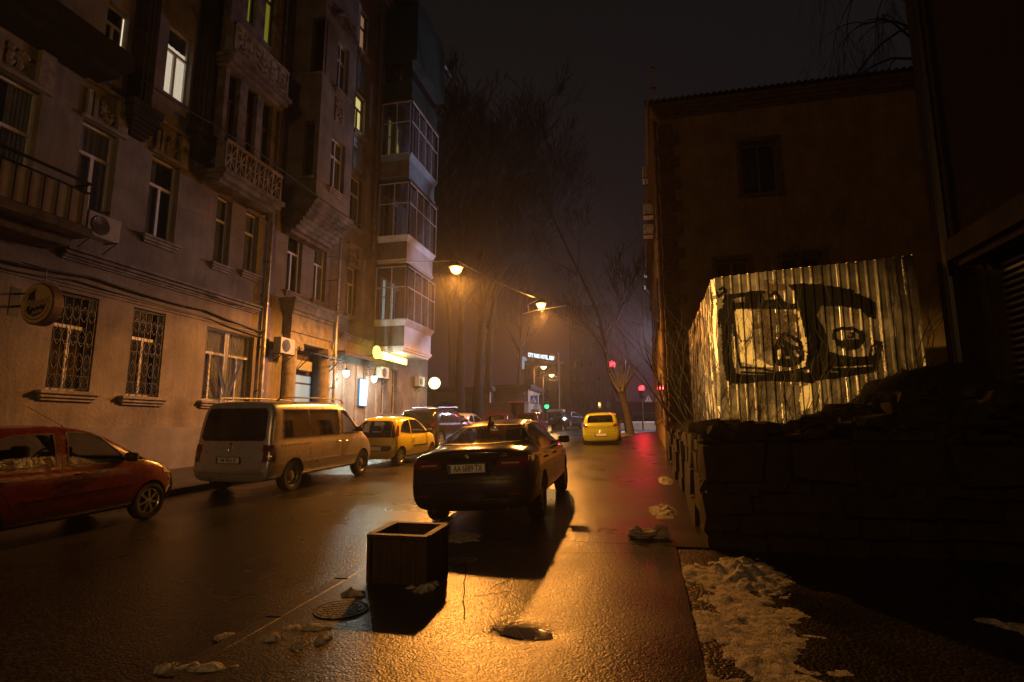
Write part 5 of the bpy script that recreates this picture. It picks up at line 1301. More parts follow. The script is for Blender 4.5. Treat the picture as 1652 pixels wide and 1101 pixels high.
def build_car(name, S, paint, loc, yaw, label, cat='car', group='cars parked along the street', detail=True, roll=0, glass='car_glass'):
    pitch = math.atan(SLOPE)
    root = empty(name, loc, (pitch, roll, yaw), label, cat, group)
    me = car_shell(S); tmp = bpy.data.objects.new('x', me)
    bm = bmesh.new(); bm.from_mesh(me); bvh = BVHTree.FromBMesh(bm); bm.free(); bpy.data.objects.remove(tmp)
    L = S['st'][-1][0]; W_ = max(s[1] for s in S['st'])
    me.materials.append(M[paint])
    cut = []
    for ya in S['axles']:
        for sg in (-1, 1):
            b = MB(); r = S['wr']*1.13; b.lathe([(r, 0), (r, W_)], 40, Matrix.Translation((sg*(W_-S['ww']-.06) if sg > 0 else -2*W_+S['ww']+.06, ya, S['wr']*1.0)), axis='x'); cut.append(b)
    sw = S['side_win']; rw = S['rear_win']; fw = S['front_win']
    if detail:
        cab = MB(); cp = S['cabin']; zl, zh = min(p[1] for p in cp), max(p[1] for p in cp); n = len(cp)
        def hx(z): return lerp(S['cab_w'][0], S['cab_w'][1], max(0, min(1, (z-S['belt'])/(zh-S['belt']))))
        vs = [(hx(z), y, z) for y, z in cp]+[(-hx(z), y, z) for y, z in cp]
        cab.add(vs, [tuple(range(n)), tuple(range(n, 2*n))[::-1]]+[(i, n+i, n+(i+1) % n, (i+1) % n) for i in range(n)]); cut.append(cab)
        for poly in sw: b = MB(); b.prism(poly, -1.2, 1.2, 'x'); cut.append(b)
        b = MB(); b.prism(rw, -.5, S['cab_mid'], 'y'); cut.append(b)
        b = MB(); b.prism(fw, S['cab_mid']+.1, L+.3 if S.get('fwclip') is None else S['fwclip'], 'y'); cut.append(b)
    import os
    if os.environ.get('CARDBG'):
        for q in range(len(cut)+1):
            mm = boolean(me.copy(), [copyMB(c) for c in cut[:q]]); bm = bmesh.new(); bm.from_mesh(mm); print('CUT', label[:20], q, len(bm.faces), round(bm.calc_volume(), 2), sum(1 for e_ in bm.edges if not e_.is_manifold)); bm.free()
    me = boolean(me, cut); me.name = 'body'
    me.polygons.foreach_set('use_smooth', [True]*len(me.polygons)); me.set_sharp_from_angle(angle=R(38))
    body = bpy.data.objects.new('body', me); COL.objects.link(body); body.parent = root
    gl = glass if detail else 'window_glass'
    for poly in sw:
        for ax in ('+x', '-x'):
            g = grow(poly, .004) if detail else poly
            mt = S.get('tint', {}).get(sw.index(poly), gl)
            panel(bvh, g, ax, .002 if detail else .004, .12, .006).build('side_window', mt, root, smooth=True)
            if detail and S.get('rim'):
                closed = poly+[poly[0]]; strips(bvh, closed, S.get('rimw', .018), ax, .006).build('window_trim', S['rim'], root)
    if S.get('outline'):
        for ax in ('+x', '-x'): strips(bvh, S['outline']+[S['outline'][0]], .022, ax, .008, .008).build('chrome_surround', 'trim_light', root)
    panel(bvh, grow(rw, .004), '-y', .002 if detail else .005, .12, .006).build('rear_window', S.get('rear_glass', gl), root, smooth=True)
    panel(bvh, grow(fw, .004), '+y', .003, .12, .006).build('windscreen', gl, root, smooth=True)
    strips(bvh, rw+[rw[0]], .014, '-y', .006, .004).build('rear_seal', 'black_plastic', root)
    # wheels
    t, c = make_wheel(S['wr'], S['ww'], S['rim_style'], (name, S['wr'], S['rim_style'])); tm = None
    for ya in S['axles']:
        for sg in (-1, 1):
            if tm is None:
                wo = copyMB(t).build('wheel', 'rubber', root, smooth=True); ro = copyMB(c).build('rim', [S.get('rimm', 'alloy'), 'black_plastic'], wo, smooth=True); tm = (wo, ro)
            else:
                wo = tm[0].copy(); COL.objects.link(wo); wo.parent = root; ro = tm[1].copy(); COL.objects.link(ro); ro.parent = wo
            wo.location = (sg*(W_-S['ww']/2-.035), ya, S['wr']); wo.rotation_euler = (0, 0, 0 if sg > 0 else math.pi)
    # lights
    for poly in S['tail']:
        for p in (poly, mirror_poly(poly)): 
            panel(bvh, p, '-y', .008, .06, .02).build('tail_light', 'tail_red', root, smooth=True)
    for poly in S.get('tail_side', []):
        for ax in ('+x', '-x'): panel(bvh, poly, ax, .008, .06, .02).build('tail_light', 'tail_red', root, smooth=True)
    for poly in S.get('tail_clear', []):
        for p in (poly, mirror_poly(poly)): panel(bvh, p, '-y', .012, .06, .012).build('reversing_light', 'tail_white', root, smooth=True)
    for poly in S['head']:
        for p in (poly, mirror_poly(poly)): panel(bvh, p, '+y', .008, .06, .02).build('headlight', 'lamp_clear', root, smooth=True)
    for poly in S.get('head_side', []):
        for ax in ('+x', '-x'): panel(bvh, poly, ax, .008, .06, .02).build('indicator', 'tail_white', root, smooth=True)
    sm = [strips(bvh, pts, .009, ax, .0015, .001) for pts in S.get('seams', []) for ax in ('+x', '-x')]+[strips(bvh, pts, .009, '-y', .0015, .001) for pts in S.get('rear_seams', [])]
    for s_ in sm:
        if s_.v: s_.build('panel_gap', 'ink', root)
    for pts, w_, m_ in S.get('mould', []):
        for ax in ('+x', '-x'): strips(bvh, pts, w_, ax, .012, .014).build('side_moulding', m_ or paint, root, bevel=0)
    for pts, w_, m_ in S.get('rear_mould', []): strips(bvh, pts, w_, '-y', .014, .02).build('rear_trim', m_ or paint, root)
    for poly, m_ in S.get('rear_panels', []): panel(bvh, poly, '-y', .006, .08, .01).build('rear_trim', m_, root, smooth=True)
    for (y, z) in S['handles']:
        for sg in (-1, 1):
            r_ = bvh.ray_cast(V((sg*5, y, z)), V((-sg, 0, 0)))[0]
            if r_ is None: continue
            b = MB(); xx = abs(r_.x); T_ = Matrix.Diagonal((sg, 1, 1, 1))
            b.tube([T_ @ V((xx-.004, y-.10, z)), T_ @ V((xx+.026, y-.08, z)), T_ @ V((xx+.034, y, z+.004)), T_ @ V((xx+.026, y+.08, z)), T_ @ V((xx-.004, y+.10, z))], .013, 6); b.build('door_handle', S.get('handle_m', paint), root, smooth=True)
    my, mz = S['mirror']
    for sg in (-1, 1):
        b = MB(); xx = S.get('mirx', W_*.90); T_ = Matrix.Diagonal((sg, 1, 1, 1))
        prof_ = [(-.01, 0), (.02, .055), (.05, .075), (.09, .07), (.12, .04), (.14, .008)]
        vs = [];
        for dy, r in prof_:
            for k in range(12): a = 2*math.pi*k/12; vs.append(T_ @ V((xx+.15+.13*max(-.8, min(.8, 1.2*math.cos(a)))*(r/.075)**.5, my+dy-.06, mz+.04+r*max(-.85, min(.85, 1.2*math.sin(a))))))
        n_ = len(prof_); b.add(vs, [(i*12+k, i*12+(k+1) % 12, (i+1)*12+(k+1) % 12, (i+1)*12+k) for i in range(n_-1) for k in range(12)]+[tuple(range(12)), tuple((n_-1)*12+k for k in range(12))[::-1]])
        b.tube([T_ @ V((xx-.03, my+.02, mz)), T_ @ V((xx+.09, my, mz+.02))], .022, 6)
        mo = b.build('wing_mirror', S.get('mirror_m', paint), root, smooth=True)
    if detail:
        seats(root, S)
        b = MB(); dsh = S['dash']; b.box(-W_*.80, W_*.80, dsh[0], dsh[0]+.35, dsh[1]-.25, dsh[1]); b.build('dashboard', 'interior', root, bevel=.05)
        b = MB(); T_ = Matrix.Translation((-.36, dsh[0]-.12, dsh[1]+.02)) @ Matrix.Rotation(R(65), 4, 'X'); b.tube([T_ @ V((.18*math.cos(a), .18*math.sin(a), 0)) for a in [k*6.2832/20 for k in range(21)]], .014, 6); b.build('steering_wheel', 'interior', root)
    if S.get('plate'): plate(root, *S['plate'])
    b = MB(); b.box(-W_*.55, W_*.55, .12, L-.3, S.get('zbot', .2)+.0, S.get('zbot', .2)+.08); b.build('underbody', 'interior', root)
    return root, bvh

SEDAN = dict(st=[(0, .80, .93, .60, 1.035), (.06, .865, .945, .64, 1.075), (.28, .895, .955, .66, 1.105), (.62, .905, .965, .64, 1.115), (.80, .905, .967, .605, 1.16), (1.2, .905, .965, .575, 1.335), (1.7, .905, .955, .58, 1.425), (2.2, .905, .945, .585, 1.452), (2.65, .905, .935, .58, 1.42), (3.05, .905, .93, .60, 1.24), (3.40, .902, .92, .68, 1.03), (3.8, .89, .89, .68, .985), (4.2, .87, .83, .66, .91), (4.48, .81, .74, .60, .80), (4.62, .70, .64, .50, .70)],
    zbot=.25, zlow=.50, rear=[(.2, .13), (.32, .03), (.45, 0), (.60, .0), (.66, .05), (.78, .075), (.95, .05), (1.05, .0), (1.15, .03)], front=[(.2, .1), (.4, 0), (.6, .02), (.8, .12)],
    axles=(.93, 3.74), wr=.325, ww=.22, rim_style='five', belt=.95, cab_w=(.80, .54), cab_mid=2.0,
    cabin=[(.95, .50), (3.2, .50), (3.35, .90), (3.0, 1.17), (2.6, 1.37), (1.7, 1.37), (1.2, 1.28), (.85, 1.10), (.85, .93)],
    side_win=[[(.98, 1.0), (1.96, .985), (2.00, 1.355), (1.65, 1.335), (1.30, 1.24)], [(2.06, .983), (3.30, .965), (3.10, 1.09), (2.80, 1.25), (2.55, 1.345), (2.09, 1.358)]],
    outline=[(.92, .985), (3.36, .948), (3.12, 1.11), (2.82, 1.28), (2.58, 1.372), (2.0, 1.385), (1.62, 1.36), (1.24, 1.25)],
    rear_win=[(-.60, 1.125), (.60, 1.125), (.50, 1.355), (0, 1.375), (-.50, 1.355)], front_win=[(-.62, 1.04), (.62, 1.04), (.49, 1.36), (-.49, 1.36)],
    tail=[[(.40, .835), (.60, .815), (.80, .83), (.875, .86), (.86, .945), (.74, .96), (.52, .935), (.41, .915)]], tail_side=[[(.02, .85), (.26, .87), (.30, .93), (.10, .955), (.02, .94)]],
    head=[[(.40, .60), (.78, .66), (.80, .74), (.45, .70)]], tail_clear=[[(.46, .868), (.70, .862), (.70, .884), (.46, .888)]], seams=[[(1.02, .98), (1.05, .75), (1.22, .50), (1.30, .30)], [(2.03, .98), (2.03, .30)], [(3.28, .95), (3.30, .70), (3.2, .30)]],
    rear_seams=[[(-.88, .80), (-.42, .80), (-.36, .67), (.36, .67), (.42, .80), (.88, .80)], [(-.83, .655), (.83, .655)]],
    rear_panels=[([(-.30, .765), (.30, .765), (.32, .905), (-.32, .905)], 'black_plastic')],
    rear_mould=[([(-.72, .44), (-.3, .43), (.3, .43), (.72, .44)], .018, None), ([(-.31, .915), (.31, .915)], .015, 'paint_black'), ([(-.84, .60), (-.4, .61), (.4, .61), (.84, .60)], .010, None)],
    handles=[(1.25, .86), (2.22, .85)], mirror=(3.16, .98), mirx=.80, seats=(1.35, 2.35), seat_h=1.08, dash=(2.95, 1.0), plate=(0, -.045, .83, 'AA 6889 TX'))
VAN = dict(st=[(0, .86, 1.00, .74, 1.80), (.05, .90, 1.03, .79, 1.85), (.35, .935, 1.05, .81, 1.87), (1.4, .94, 1.05, .815, 1.885), (2.75, .94, 1.05, .81, 1.885), (3.05, .94, 1.05, .80, 1.84), (3.45, .94, 1.05, .76, 1.60), (3.85, .935, 1.03, .78, 1.30), (4.10, .92, .98, .74, 1.10), (4.40, .88, .86, .68, .96), (4.58, .80, .74, .6, .84), (4.66, .72, .66, .5, .74)],
    zbot=.26, zlow=.52, rear=[(.25, .08), (.38, .0), (.52, 0), (.60, .07), (1.02, .08), (1.4, .14), (1.85, .27)], front=[(.2, .1), (.4, 0), (.7, .04), (1, .2)], fr=.55,
    axles=(.86, 3.86), wr=.33, ww=.20, rim_style='steel', rimm='steel_rim', belt=1.08, cab_w=(.84, .74), cab_mid=2.0,
    cabin=[(.35, .55), (3.6, .55), (3.9, 1.0), (3.45, 1.45), (2.95, 1.78), (.45, 1.78), (.30, 1.1)],
    side_win=[[(.52, 1.11), (1.42, 1.11), (1.42, 1.70), (.56, 1.70)], [(1.46, 1.11), (2.70, 1.11), (2.68, 1.70), (1.46, 1.70)], [(2.84, 1.12), (3.66, 1.12), (3.56, 1.28), (3.16, 1.65), (3.04, 1.69), (2.84, 1.69)]],
    tint={0: 'car_glass_dark', 1: 'car_glass_dark'}, rear_glass='car_glass_dark', rim='black_plastic', rimw=.024,
    rear_win=[(-.74, 1.14), (-.68, 1.08), (.68, 1.08), (.74, 1.14), (.70, 1.64), (.64, 1.72), (-.64, 1.72), (-.70, 1.64)], front_win=[(-.78, 1.12), (.78, 1.12), (.66, 1.66), (-.66, 1.66)],
    tail=[[(.725, .66), (.82, .66), (.82, .98), (.735, 1.0)]], tail_side=[[(.10, .67), (.24, .67), (.23, .98), (.12, 1.0)]], head=[[(.38, .62), (.76, .66), (.74, .84), (.42, .80)]],
    seams=[[(1.44, .98), (1.44, .34)], [(2.78, 1.74), (2.78, .34)], [(3.72, 1.05), (3.72, .6), (3.5, .34)], [(.42, .985), (1.44, .985)]], rear_seams=[[(-.82, 1.02), (-.80, .62), (-.74, .44), (.74, .44), (.80, .62), (.82, 1.02)]],
    mould=[([(.18, .585), (.56, .60)], .03, None), ([(1.25, .60), (2.72, .60)], .03, None), ([(2.84, .60), (3.42, .60)], .03, None), ([(.44, .99), (1.42, .99)], .02, None)],
    rear_mould=[([(-.86, .50), (-.4, .51), (.4, .51), (.86, .50)], .05, None)],
    handles=[(2.62, .94), (2.95, .94)], handle_m='chrome', mirror=(3.42, 1.17), mirx=.86, mirror_m='black_plastic', seats=(1.9, 2.75), seat_h=1.25, dash=(3.3, 1.12), plate=(0, .005, .70, 'AM 9836 BT'))
HATCH = dict(st=[(0, .70, .90, .56, 1.34), (.05, .75, .92, .60, 1.40), (.35, .775, .92, .62, 1.455), (.9, .78, .91, .625, 1.485), (1.5, .78, .90, .62, 1.485), (1.9, .78, .895, .61, 1.42), (2.3, .78, .89, .62, 1.22), (2.65, .775, .88, .64, 1.00), (2.95, .755, .83, .62, .92), (3.25, .70, .72, .55, .82), (3.42, .60, .60, .42, .70)],
    zbot=.20, zlow=.46, rear=[(.2, .1), (.33, .0), (.5, 0), (.62, .04), (.9, .05), (1.1, .12), (1.4, .33)], front=[(.2, .1), (.4, 0), (.6, .02), (.8, .12)],
    axles=(.42, 2.76), wr=.28, ww=.17, rim_style='ten', belt=.92, cab_w=(.69, .57), cab_mid=1.4,
    cabin=[(.35, .5), (2.3, .5), (2.5, .88), (2.2, 1.16), (1.85, 1.38), (.6, 1.41), (.38, 1.2), (.22, .98)],
    side_win=[[(.40, 1.02), (1.06, .955), (1.06, 1.375), (.72, 1.33), (.50, 1.20)], [(1.13, .95), (2.34, .93), (2.18, 1.08), (1.90, 1.28), (1.70, 1.365), (1.13, 1.385)]], rim='black_plastic', rimw=.016,
    rear_win=[(-.54, .86), (.54, .86), (.53, 1.04), (.51, 1.30), (.42, 1.345), (-.42, 1.345), (-.51, 1.30), (-.53, 1.04)], front_win=[(-.62, 1.0), (.62, 1.0), (.52, 1.37), (-.52, 1.37)],
    tail=[[(.56, .84), (.68, .86), (.64, 1.04), (.575, 1.24), (.54, 1.24), (.56, 1.04)]], tail_side=[[(.10, .87), (.26, .90), (.30, 1.04), (.36, 1.20), (.30, 1.22), (.18, 1.04)]], head=[[(.34, .62), (.66, .70), (.62, .80), (.36, .70)]],
    head_side=[[(2.98, .70), (3.22, .66), (3.16, .78), (2.98, .82)]],
    seams=[[(1.09, .95), (1.06, .62), (1.10, .34)], [(2.42, .92), (2.46, .6), (2.36, .34)]], rear_seams=[[(-.64, .88), (-.60, .62), (.60, .62), (.64, .88)]],
    mould=[([(1.2, .56), (2.32, .56)], .035, 'black_plastic')], handles=[(1.25, .83)], rear_panels=[([(-.50, .44), (.50, .44), (.60, .52), (.56, .60), (-.56, .60), (-.60, .52)], 'black_plastic')], mirror=(2.28, .96), mirx=.70, mirror_m='black_plastic', seats=(.95, 1.6), seat_h=.98, dash=(2.0, .95), plate=(0, .01, .52, ''))
def scaled(S, kl, kw, kh):
    import copy as _c
    T = _c.deepcopy(S); f2 = lambda p: [(a*kl, b_*kh) for a, b_ in p]; fx = lambda p: [(a*kw, b_*kh) for a, b_ in p]
    T['st'] = [(y*kl, w_*kw, zb_*kh, wr*kw, zt_*kh) for y, w_, zb_, wr, zt_ in S['st']]
    for k_ in ('rear', 'front'): T[k_] = [(z*kh, d) for z, d in S[k_]]
    T['axles'] = tuple(a*kl for a in S['axles'])
    for k_ in ('side_win', 'tail_side', 'seams', 'head_side'): T[k_] = [f2(p) for p in S.get(k_, [])]
    for k_ in ('tail', 'head', 'rear_seams'): T[k_] = [fx(p) for p in S.get(k_, [])]
    T['mould'] = [(f2(p), w_, m_) for p, w_, m_ in S.get('mould', [])]; T['rear_mould'] = [(fx(p), w_, m_) for p, w_, m_ in S.get('rear_mould', [])]
    for k_ in ('rear_win', 'front_win'): T[k_] = fx(S[k_])
    T['cabin'] = f2(S['cabin']); T['cab_w'] = tuple(a*kw for a in S['cab_w']); T['cab_mid'] = S['cab_mid']*kl; T['belt'] = S['belt']*kh
    T['handles'] = f2(S['handles']); T['mirror'] = f2([S['mirror']])[0]; T['mirx'] = S.get('mirx', .8)*kw; T['seats'] = tuple(a*kl for a in S['seats']); T['seat_h'] = S['seat_h']*kh; T['dash'] = (S['dash'][0]*kl, S['dash'][1]*kh)
    p = S['plate']; T['plate'] = (p[0], p[1], p[2]*kh, *p[3:]); return T

# black sedan half on the pavement
sx_, syy = -2.34, 7.42
car, bv = build_car('sedan', SEDAN, 'paint_black', (sx_+.03, syy, gz(syy)+.042), R(1.0), 'black sedan with number plate AA 6889 TX parked half on the pavement', roll=R(-3.2))
for s in (-.52, .52): b = MB(); b.tube([(s, .04, .275), (s, .30, .275)], .03, 12); b.build('exhaust_pipe', 'black_plastic', car, smooth=True)
for s in (-.62, .62):
    q = bv.ray_cast(V((s, -5, .47)), V((0, 1, 0)))[0]; b = MB(); b.box(s-.11, s+.11, q.y-.006, q.y+.01, .455, .485); b.build('bumper_reflector', 'tail_red', car)
b = MB(); b.prism([(1.22, 1.32), (1.62, 1.40), (1.46, 1.52), (1.42, 1.52)], -.018, .018, 'x'); b.build('roof_antenna', 'paint_black', car, bevel=.006)
q = bv.ray_cast(V((0, -5, .985)), V((0, 1, 0)))[0]
b = MB(); T_ = Matrix.Translation((0, q.y-.001, .985)) @ Matrix.Rotation(R(90), 4, 'X'); b.lathe([(.041, 0), (.041, .007), (.036, .009), (.005, .009)], 24, T_); em = b.build('emblem', 'ink', car)
b = MB(); yq = q.y-.0115
for a0 in (0, 2):
    P = [(0, yq, .985)]+[(.027*math.cos(R(90*a0/1+k*15)), yq, .985+.027*math.sin(R(90*a0/1+k*15))) for k in range(7)]; b.add(P, [tuple(range(8))])
b.build('emblem_blue', 'roundel_blue', em, fix=False)
b = MB()
for a0 in (1, 3):
    P = [(0, yq, .985)]+[(.027*math.cos(R(90*a0+k*15)), yq, .985+.027*math.sin(R(90*a0+k*15))) for k in range(7)]; b.add(P, [tuple(range(8))])
b.build('emblem_white', 'plate_white', em, fix=False)
q = bv.ray_cast(V((.52, -5, .985)), V((0, 1, 0)))[0]; text_mesh('320i', .062, 'badge', 'chrome', car, frame((.50, q.y-.004, .985), (1, -.06, 0), (0, 0, 1)), .002, .2, .0005)
# silver van
vx, vy = -8.10, 9.76
car, bv = build_car('van', VAN, 'paint_silver', (vx, vy, gz(vy)), R(.2), 'silver passenger van with dark rear glass and plate AM 9836 BT', 'van', glass='car_glass')
for s in (-1, 1):
    b = MB(); b.tube([(s*.70, .5, 1.875), (s*.72, .62, 1.955), (s*.72, 1.9, 1.965), (s*.72, 3.0, 1.94), (s*.70, 3.15, 1.85)], .018, 6); b.build('roof_rail', 'steel_rim', car, smooth=True)
q = bv.ray_cast(V((0, -5, .92)), V((0, 1, 0)))[0]; b = MB(); b.tube([(.05*math.cos(a), q.y-.004, .92+.05*math.sin(a)) for a in [k*6.283/20 for k in range(21)]], .005, 5)
for a in (90, 210, 330): b.tube([(0, q.y-.004, .92), (.048*math.cos(R(a)), q.y-.004, .92+.048*math.sin(R(a)))], .004, 4)
b.build('emblem', 'chrome', car); b = MB(); b.lathe([(.022, 0), (.018, .02)], 10, Matrix.Translation((0, q.y-.0, 1.02)) @ Matrix.Rotation(R(90), 4, 'X')); b.build('lock_button', 'black_plastic', car)
b = MB(); b.box(.34, .345, -.0, 0, 0, 0) if False else b.box(-.62, -.52, q.y-.003, q.y+.002, .845, .86); b.build('badge', 'chrome', car)
# yellow hatchback
py_ = 15.9
car, bv = build_car('hatchback', HATCH, 'paint_yellow', (-8.08, py_, gz(py_)), R(-2), 'small bright yellow three-door hatchback parked in front of the silver van', glass='car_glass')
# red hatchback at the left edge
RED = scaled(HATCH, 3.5/3.42, 1.5/1.56, 1.0)
RED['side_win'] = [[(.30, .985), (1.32, .955), (1.32, 1.375), (.80, 1.37), (.44, 1.24)], [(1.48, .95), (2.36, .93), (2.33, 1.02), (2.02, 1.30), (1.84, 1.375), (1.50, 1.39)], [(2.41, .93), (2.74, .925), (2.45, 1.09)]]
RED.update(rim_style='seven', wr=.285, handle_m='black_plastic', plate=(0, .01, .52, ''), handles=[(.62, .82), (1.66, .82)], tail_side=[[(.05, .8), (.16, .8), (.16, 1.1), (.05, 1.1)]],
           seams=[[(.52, .95), (.75, .6), (.9, .34)], [(1.40, 1.4), (1.40, .34)], [(2.52, .92), (2.54, .6), (2.46, .34)]], mould=[([(.95, .56), (2.5, .60)], .02, 'paint_red')], front_win=[(-.60, .98), (.60, .98), (.50, 1.37), (-.50, 1.37)])
RED['st'] = [(y, w_, zb_, wr, zt_) for y, w_, zb_, wr, zt_ in RED['st']]
ry = 4.66
car, bv = build_car('hatchback', RED, 'paint_red', (-8.28, ry, gz(ry)), R(0), 'small dark red hatchback at the left edge with seven-spoke wheels', glass='car_glass')
b = MB(); b.tube([(0, 1.95, 1.44), (0, 1.40, 1.75)], .004, 5); b.tube([(0, 1.98, 1.42), (0, 1.9, 1.475)], .012, 6); b.build('aerial', 'black_plastic', car)
# lime hatchback farther along on the right
LIME = scaled(HATCH, 3.94/3.42, 1.70/1.56, 1.0); LIME.update(wr=.30, rear_panels=[], plate=(0, -.0, .50, ''), rim_style='five')
LIME['tail'] = [[(.58, .84), (.74, .85), (.73, .98), (.64, .97), (.57, .92)]]; LIME['tail_side'] = [[(.10, .86), (.3, .88), (.34, .98), (.12, .97)]]; LIME['rear_win'] = [(-.58, 1.04), (.58, 1.04), (.54, 1.30), (.46, 1.36), (-.46, 1.36), (-.54, 1.30)]
ly = 25.6
car, bv = build_car('hatchback', LIME, 'paint_lime', (-1.90, ly, gz(ly)+.05), R(1), 'yellow-green hatchback parked under the leaning bare tree', glass='car_glass', roll=R(-2))
b = MB(); T_ = Matrix.Translation((0, .085, .90)) @ Matrix.Rotation(R(90), 4, 'X'); b.lathe([(.05, 0), (.05, .01), (.01, .012)], 14, T_); b.build('emblem', 'chrome', car)
# dark SUV
SUV = scaled(HATCH, 4.7/3.42, 1.92/1.56, 1.76/1.485); SUV.update(wr=.37, rim_style='five', plate=(0, .0, .82, ''))
SUV['rear'] = [(.3, .1), (.5, 0), (.8, .02), (1.1, .03), (1.4, .1), (1.7, .22)]; SUV['tail'] = [[(.68, .98), (.84, .98), (.82, 1.12), (.70, 1.12)]]; SUV['tail_side'] = []
car, bv = build_car('suv', SUV, 'paint_suv', (-9.25, 21.9, gz(21.9)+.04), R(-4), 'dark glossy sport utility car beyond the small yellow hatchback', 'suv', detail=False)
b = MB(); b.tube([(-.62, .9, 1.77), (-.62, 3.0, 1.79)], .02, 5); b.tube([(.62, .9, 1.77), (.62, 3.0, 1.79)], .02, 5); b.build('roof_rail', 'chrome', car)
WHT = scaled(HATCH, 3.9/3.42, 1.68/1.56, 1.48/1.485); WHT.update(plate=(0, .0, .52, ''))
build_car('hatchback', WHT, 'paint_white', (-10.35, 29.8, gz(29.8)+.05), R(-3), 'pale hatchback parked behind the dark sport utility car', detail=False)
DRD = scaled(HATCH, 4.2/3.42, 1.75/1.56, 1.52/1.485); DRD.update(wr=.31)
build_car('hatchback', DRD, 'paint_darkred', (-8.75, 32.6, gz(32.6)), R(-1), 'dark red car with glinting roof, the nearer one below the gate posts', detail=False)
build_car('hatchback', DRD, 'paint_darkred', (-8.0, 38.5, gz(38.5)), R(-1), 'dark red car, the farther one below the right gate post', detail=False)
# oncoming car beyond the junction with its headlamp lit
x, z = ony(915, 690, 47); on_ = scaled(SEDAN, 1, 1, 1)
car, bv = build_car('sedan', on_, 'paint_suv', (-6.6+.6, 51.5, gz(51)), R(180-14), 'oncoming dark car at the junction with one bright headlamp', detail=False)
b = MB(); b.lathe([(.13, 0), (.12, .04), (.03, .07)], 14, Matrix.Translation((-.62, 4.56, .70)) @ Matrix.Rotation(R(-90), 4, 'X')); b.build('headlight', 'head_lamp', car, smooth=True)

# ================================================================== PLANTER, SNOW, SMALL THINGS
P1 = gnd(592, 941, .09); P2 = gnd(689, 944, .09)
px0, px1 = P1[0], P2[0]; pw = px1-px0; plen = .58; ph = .44
pl_ = empty('planter_box', (px0+pw/2, P1[1]+plen/2+.01, gz(5.2)+.085), (math.atan(SLOPE), 0, R(1)), 'empty dark wooden planter box standing at the kerb behind the black sedan', 'planter')
def boards(b, x0, x1, y0, y1, vert_n, axis):
    for i in range(vert_n):
        a, c = lerp(x0 if axis == 'x' else y0, x1 if axis == 'x' else y1, i/vert_n)+.0007, lerp(x0 if axis == 'x' else y0, x1 if axis == 'x' else y1, (i+1)/vert_n)-.0007
        dd = .003*math.sin(i*3.3)
        if axis == 'x': b.box(a, c, y0+dd, y1+dd, -.02, ph-.03)
        else: b.box(x0+dd, x1+dd, a, c, -.02, ph-.03)
w2, l2_ = pw/2-.01, plen/2-.01
for nm, args in (('side_boards', (-w2+.02, w2-.02, -l2_, -l2_+.022, 7, 'x')), ('side_boards', (-w2+.02, w2-.02, l2_-.022, l2_, 7, 'x')), ('side_boards', (-w2, -w2+.022, -l2_+.022, l2_-.022, 7, 'y')), ('side_boards', (w2-.022, w2, -l2_+.022, l2_-.022, 7, 'y'))):
    b = MB(); boards(b, *args); b.build(nm, 'wood_dark', pl_, bevel=.003)
b = MB(); 
for s in (-1, 1):
    b.box(-w2-.02, w2+.02, s*l2_-.035, s*l2_+.035, ph-.029, ph); b.box(s*w2-.035, s*w2+.035, -l2_+.036, l2_-.036, ph-.029, ph)
b.build('top_rim', 'wood_dark', pl_, bevel=.004)
for sx1 in (-1, 1):
    for s in (-1, 1): b = MB(); b.box(sx1*(w2+.004)-.018, sx1*(w2+.004)+.018, s*(l2_+.004)-.018, s*(l2_+.004)+.018, 0, ph-.03); b.build('corner_post', 'wood_dark', pl_, bevel=.003)
b = MB(); b.box(-w2+.03, w2-.03, -l2_+.03, l2_-.03, .02, .16); b.build('earth', 'soil', pl_)

def snow(cx, cy_, rx, ry_, h, seed, label, rough=2.2, base=.09, thr=.12, rot=0, name='snow_patch', group=None, cell=.022, kind=None):
    """ragged heap of old snow: thickness from distance and noise; where it runs out the ground shows"""
    z0 = gz(cy_)+base; b = MB(); n = int(2*rx*1.3/cell); m_ = int(2*ry_*1.3/cell); idx = {}
    def H_(i, j):
        x = -rx*1.3+i*cell; y = -ry_*1.3+j*cell; d = math.hypot(x/rx, y/ry_)
        e_ = 1-d**1.6+rough*.32*noise.fractal(V((x*2.2/max(.07, rx)+seed, y*2.2/max(.07, rx), seed*.7)), 1, 2, 4)+.18*noise.noise(V((x*14, y*14, seed)))
        lump = max(0, noise.noise(V((x*7, y*7, seed+3))))
        return x, y, h*(max(-.3, e_-thr)**1 if e_ > thr else (e_-thr)*1.5)*(.55+.8*lump)+.12*h*noise.noise(V((x*22, y*22, seed)))
    Hs = [[H_(i, j) for j in range(m_+1)] for i in range(n+1)]
    c_, s_ = math.cos(rot), math.sin(rot)
    for i in range(n):
        for j in range(m_):
            q = [Hs[i][j], Hs[i+1][j], Hs[i+1][j+1], Hs[i][j+1]]
            if max(k_[2] for k_ in q) <= 0: continue
            fc = []
            for (ii, jj), p in zip(((i, j), (i+1, j), (i+1, j+1), (i, j+1)), q):
                if (ii, jj) not in idx:
                    idx[(ii, jj)] = len(b.v); X_, Y_ = p[0]*c_-p[1]*s_, p[0]*s_+p[1]*c_; b.v.append((X_, Y_, max(-.02, p[2])+SLOPE*Y_))
                fc.append(idx[(ii, jj)])
            b.f.append(fc); b.m.append(0)
    o = b.build(name, 'snow', smooth=True, fix=False); o.location = (cx, cy_, z0); tag(o, label, 'snow', group, kind); return o
def sn(px, py, w_px, h_px, h, seed, label, base=.09, **k):
    c = gnd(px, py, base); l_ = gnd(px-w_px/2, py, base); u_ = gnd(px, py-h_px/2, base); d_ = gnd(px, py+h_px/2, base)
    return snow(c[0], c[1], max(.05, (c[0]-l_[0])), max(.05, (u_[1]-d_[1])/2), h, seed, label, base=base, **k)
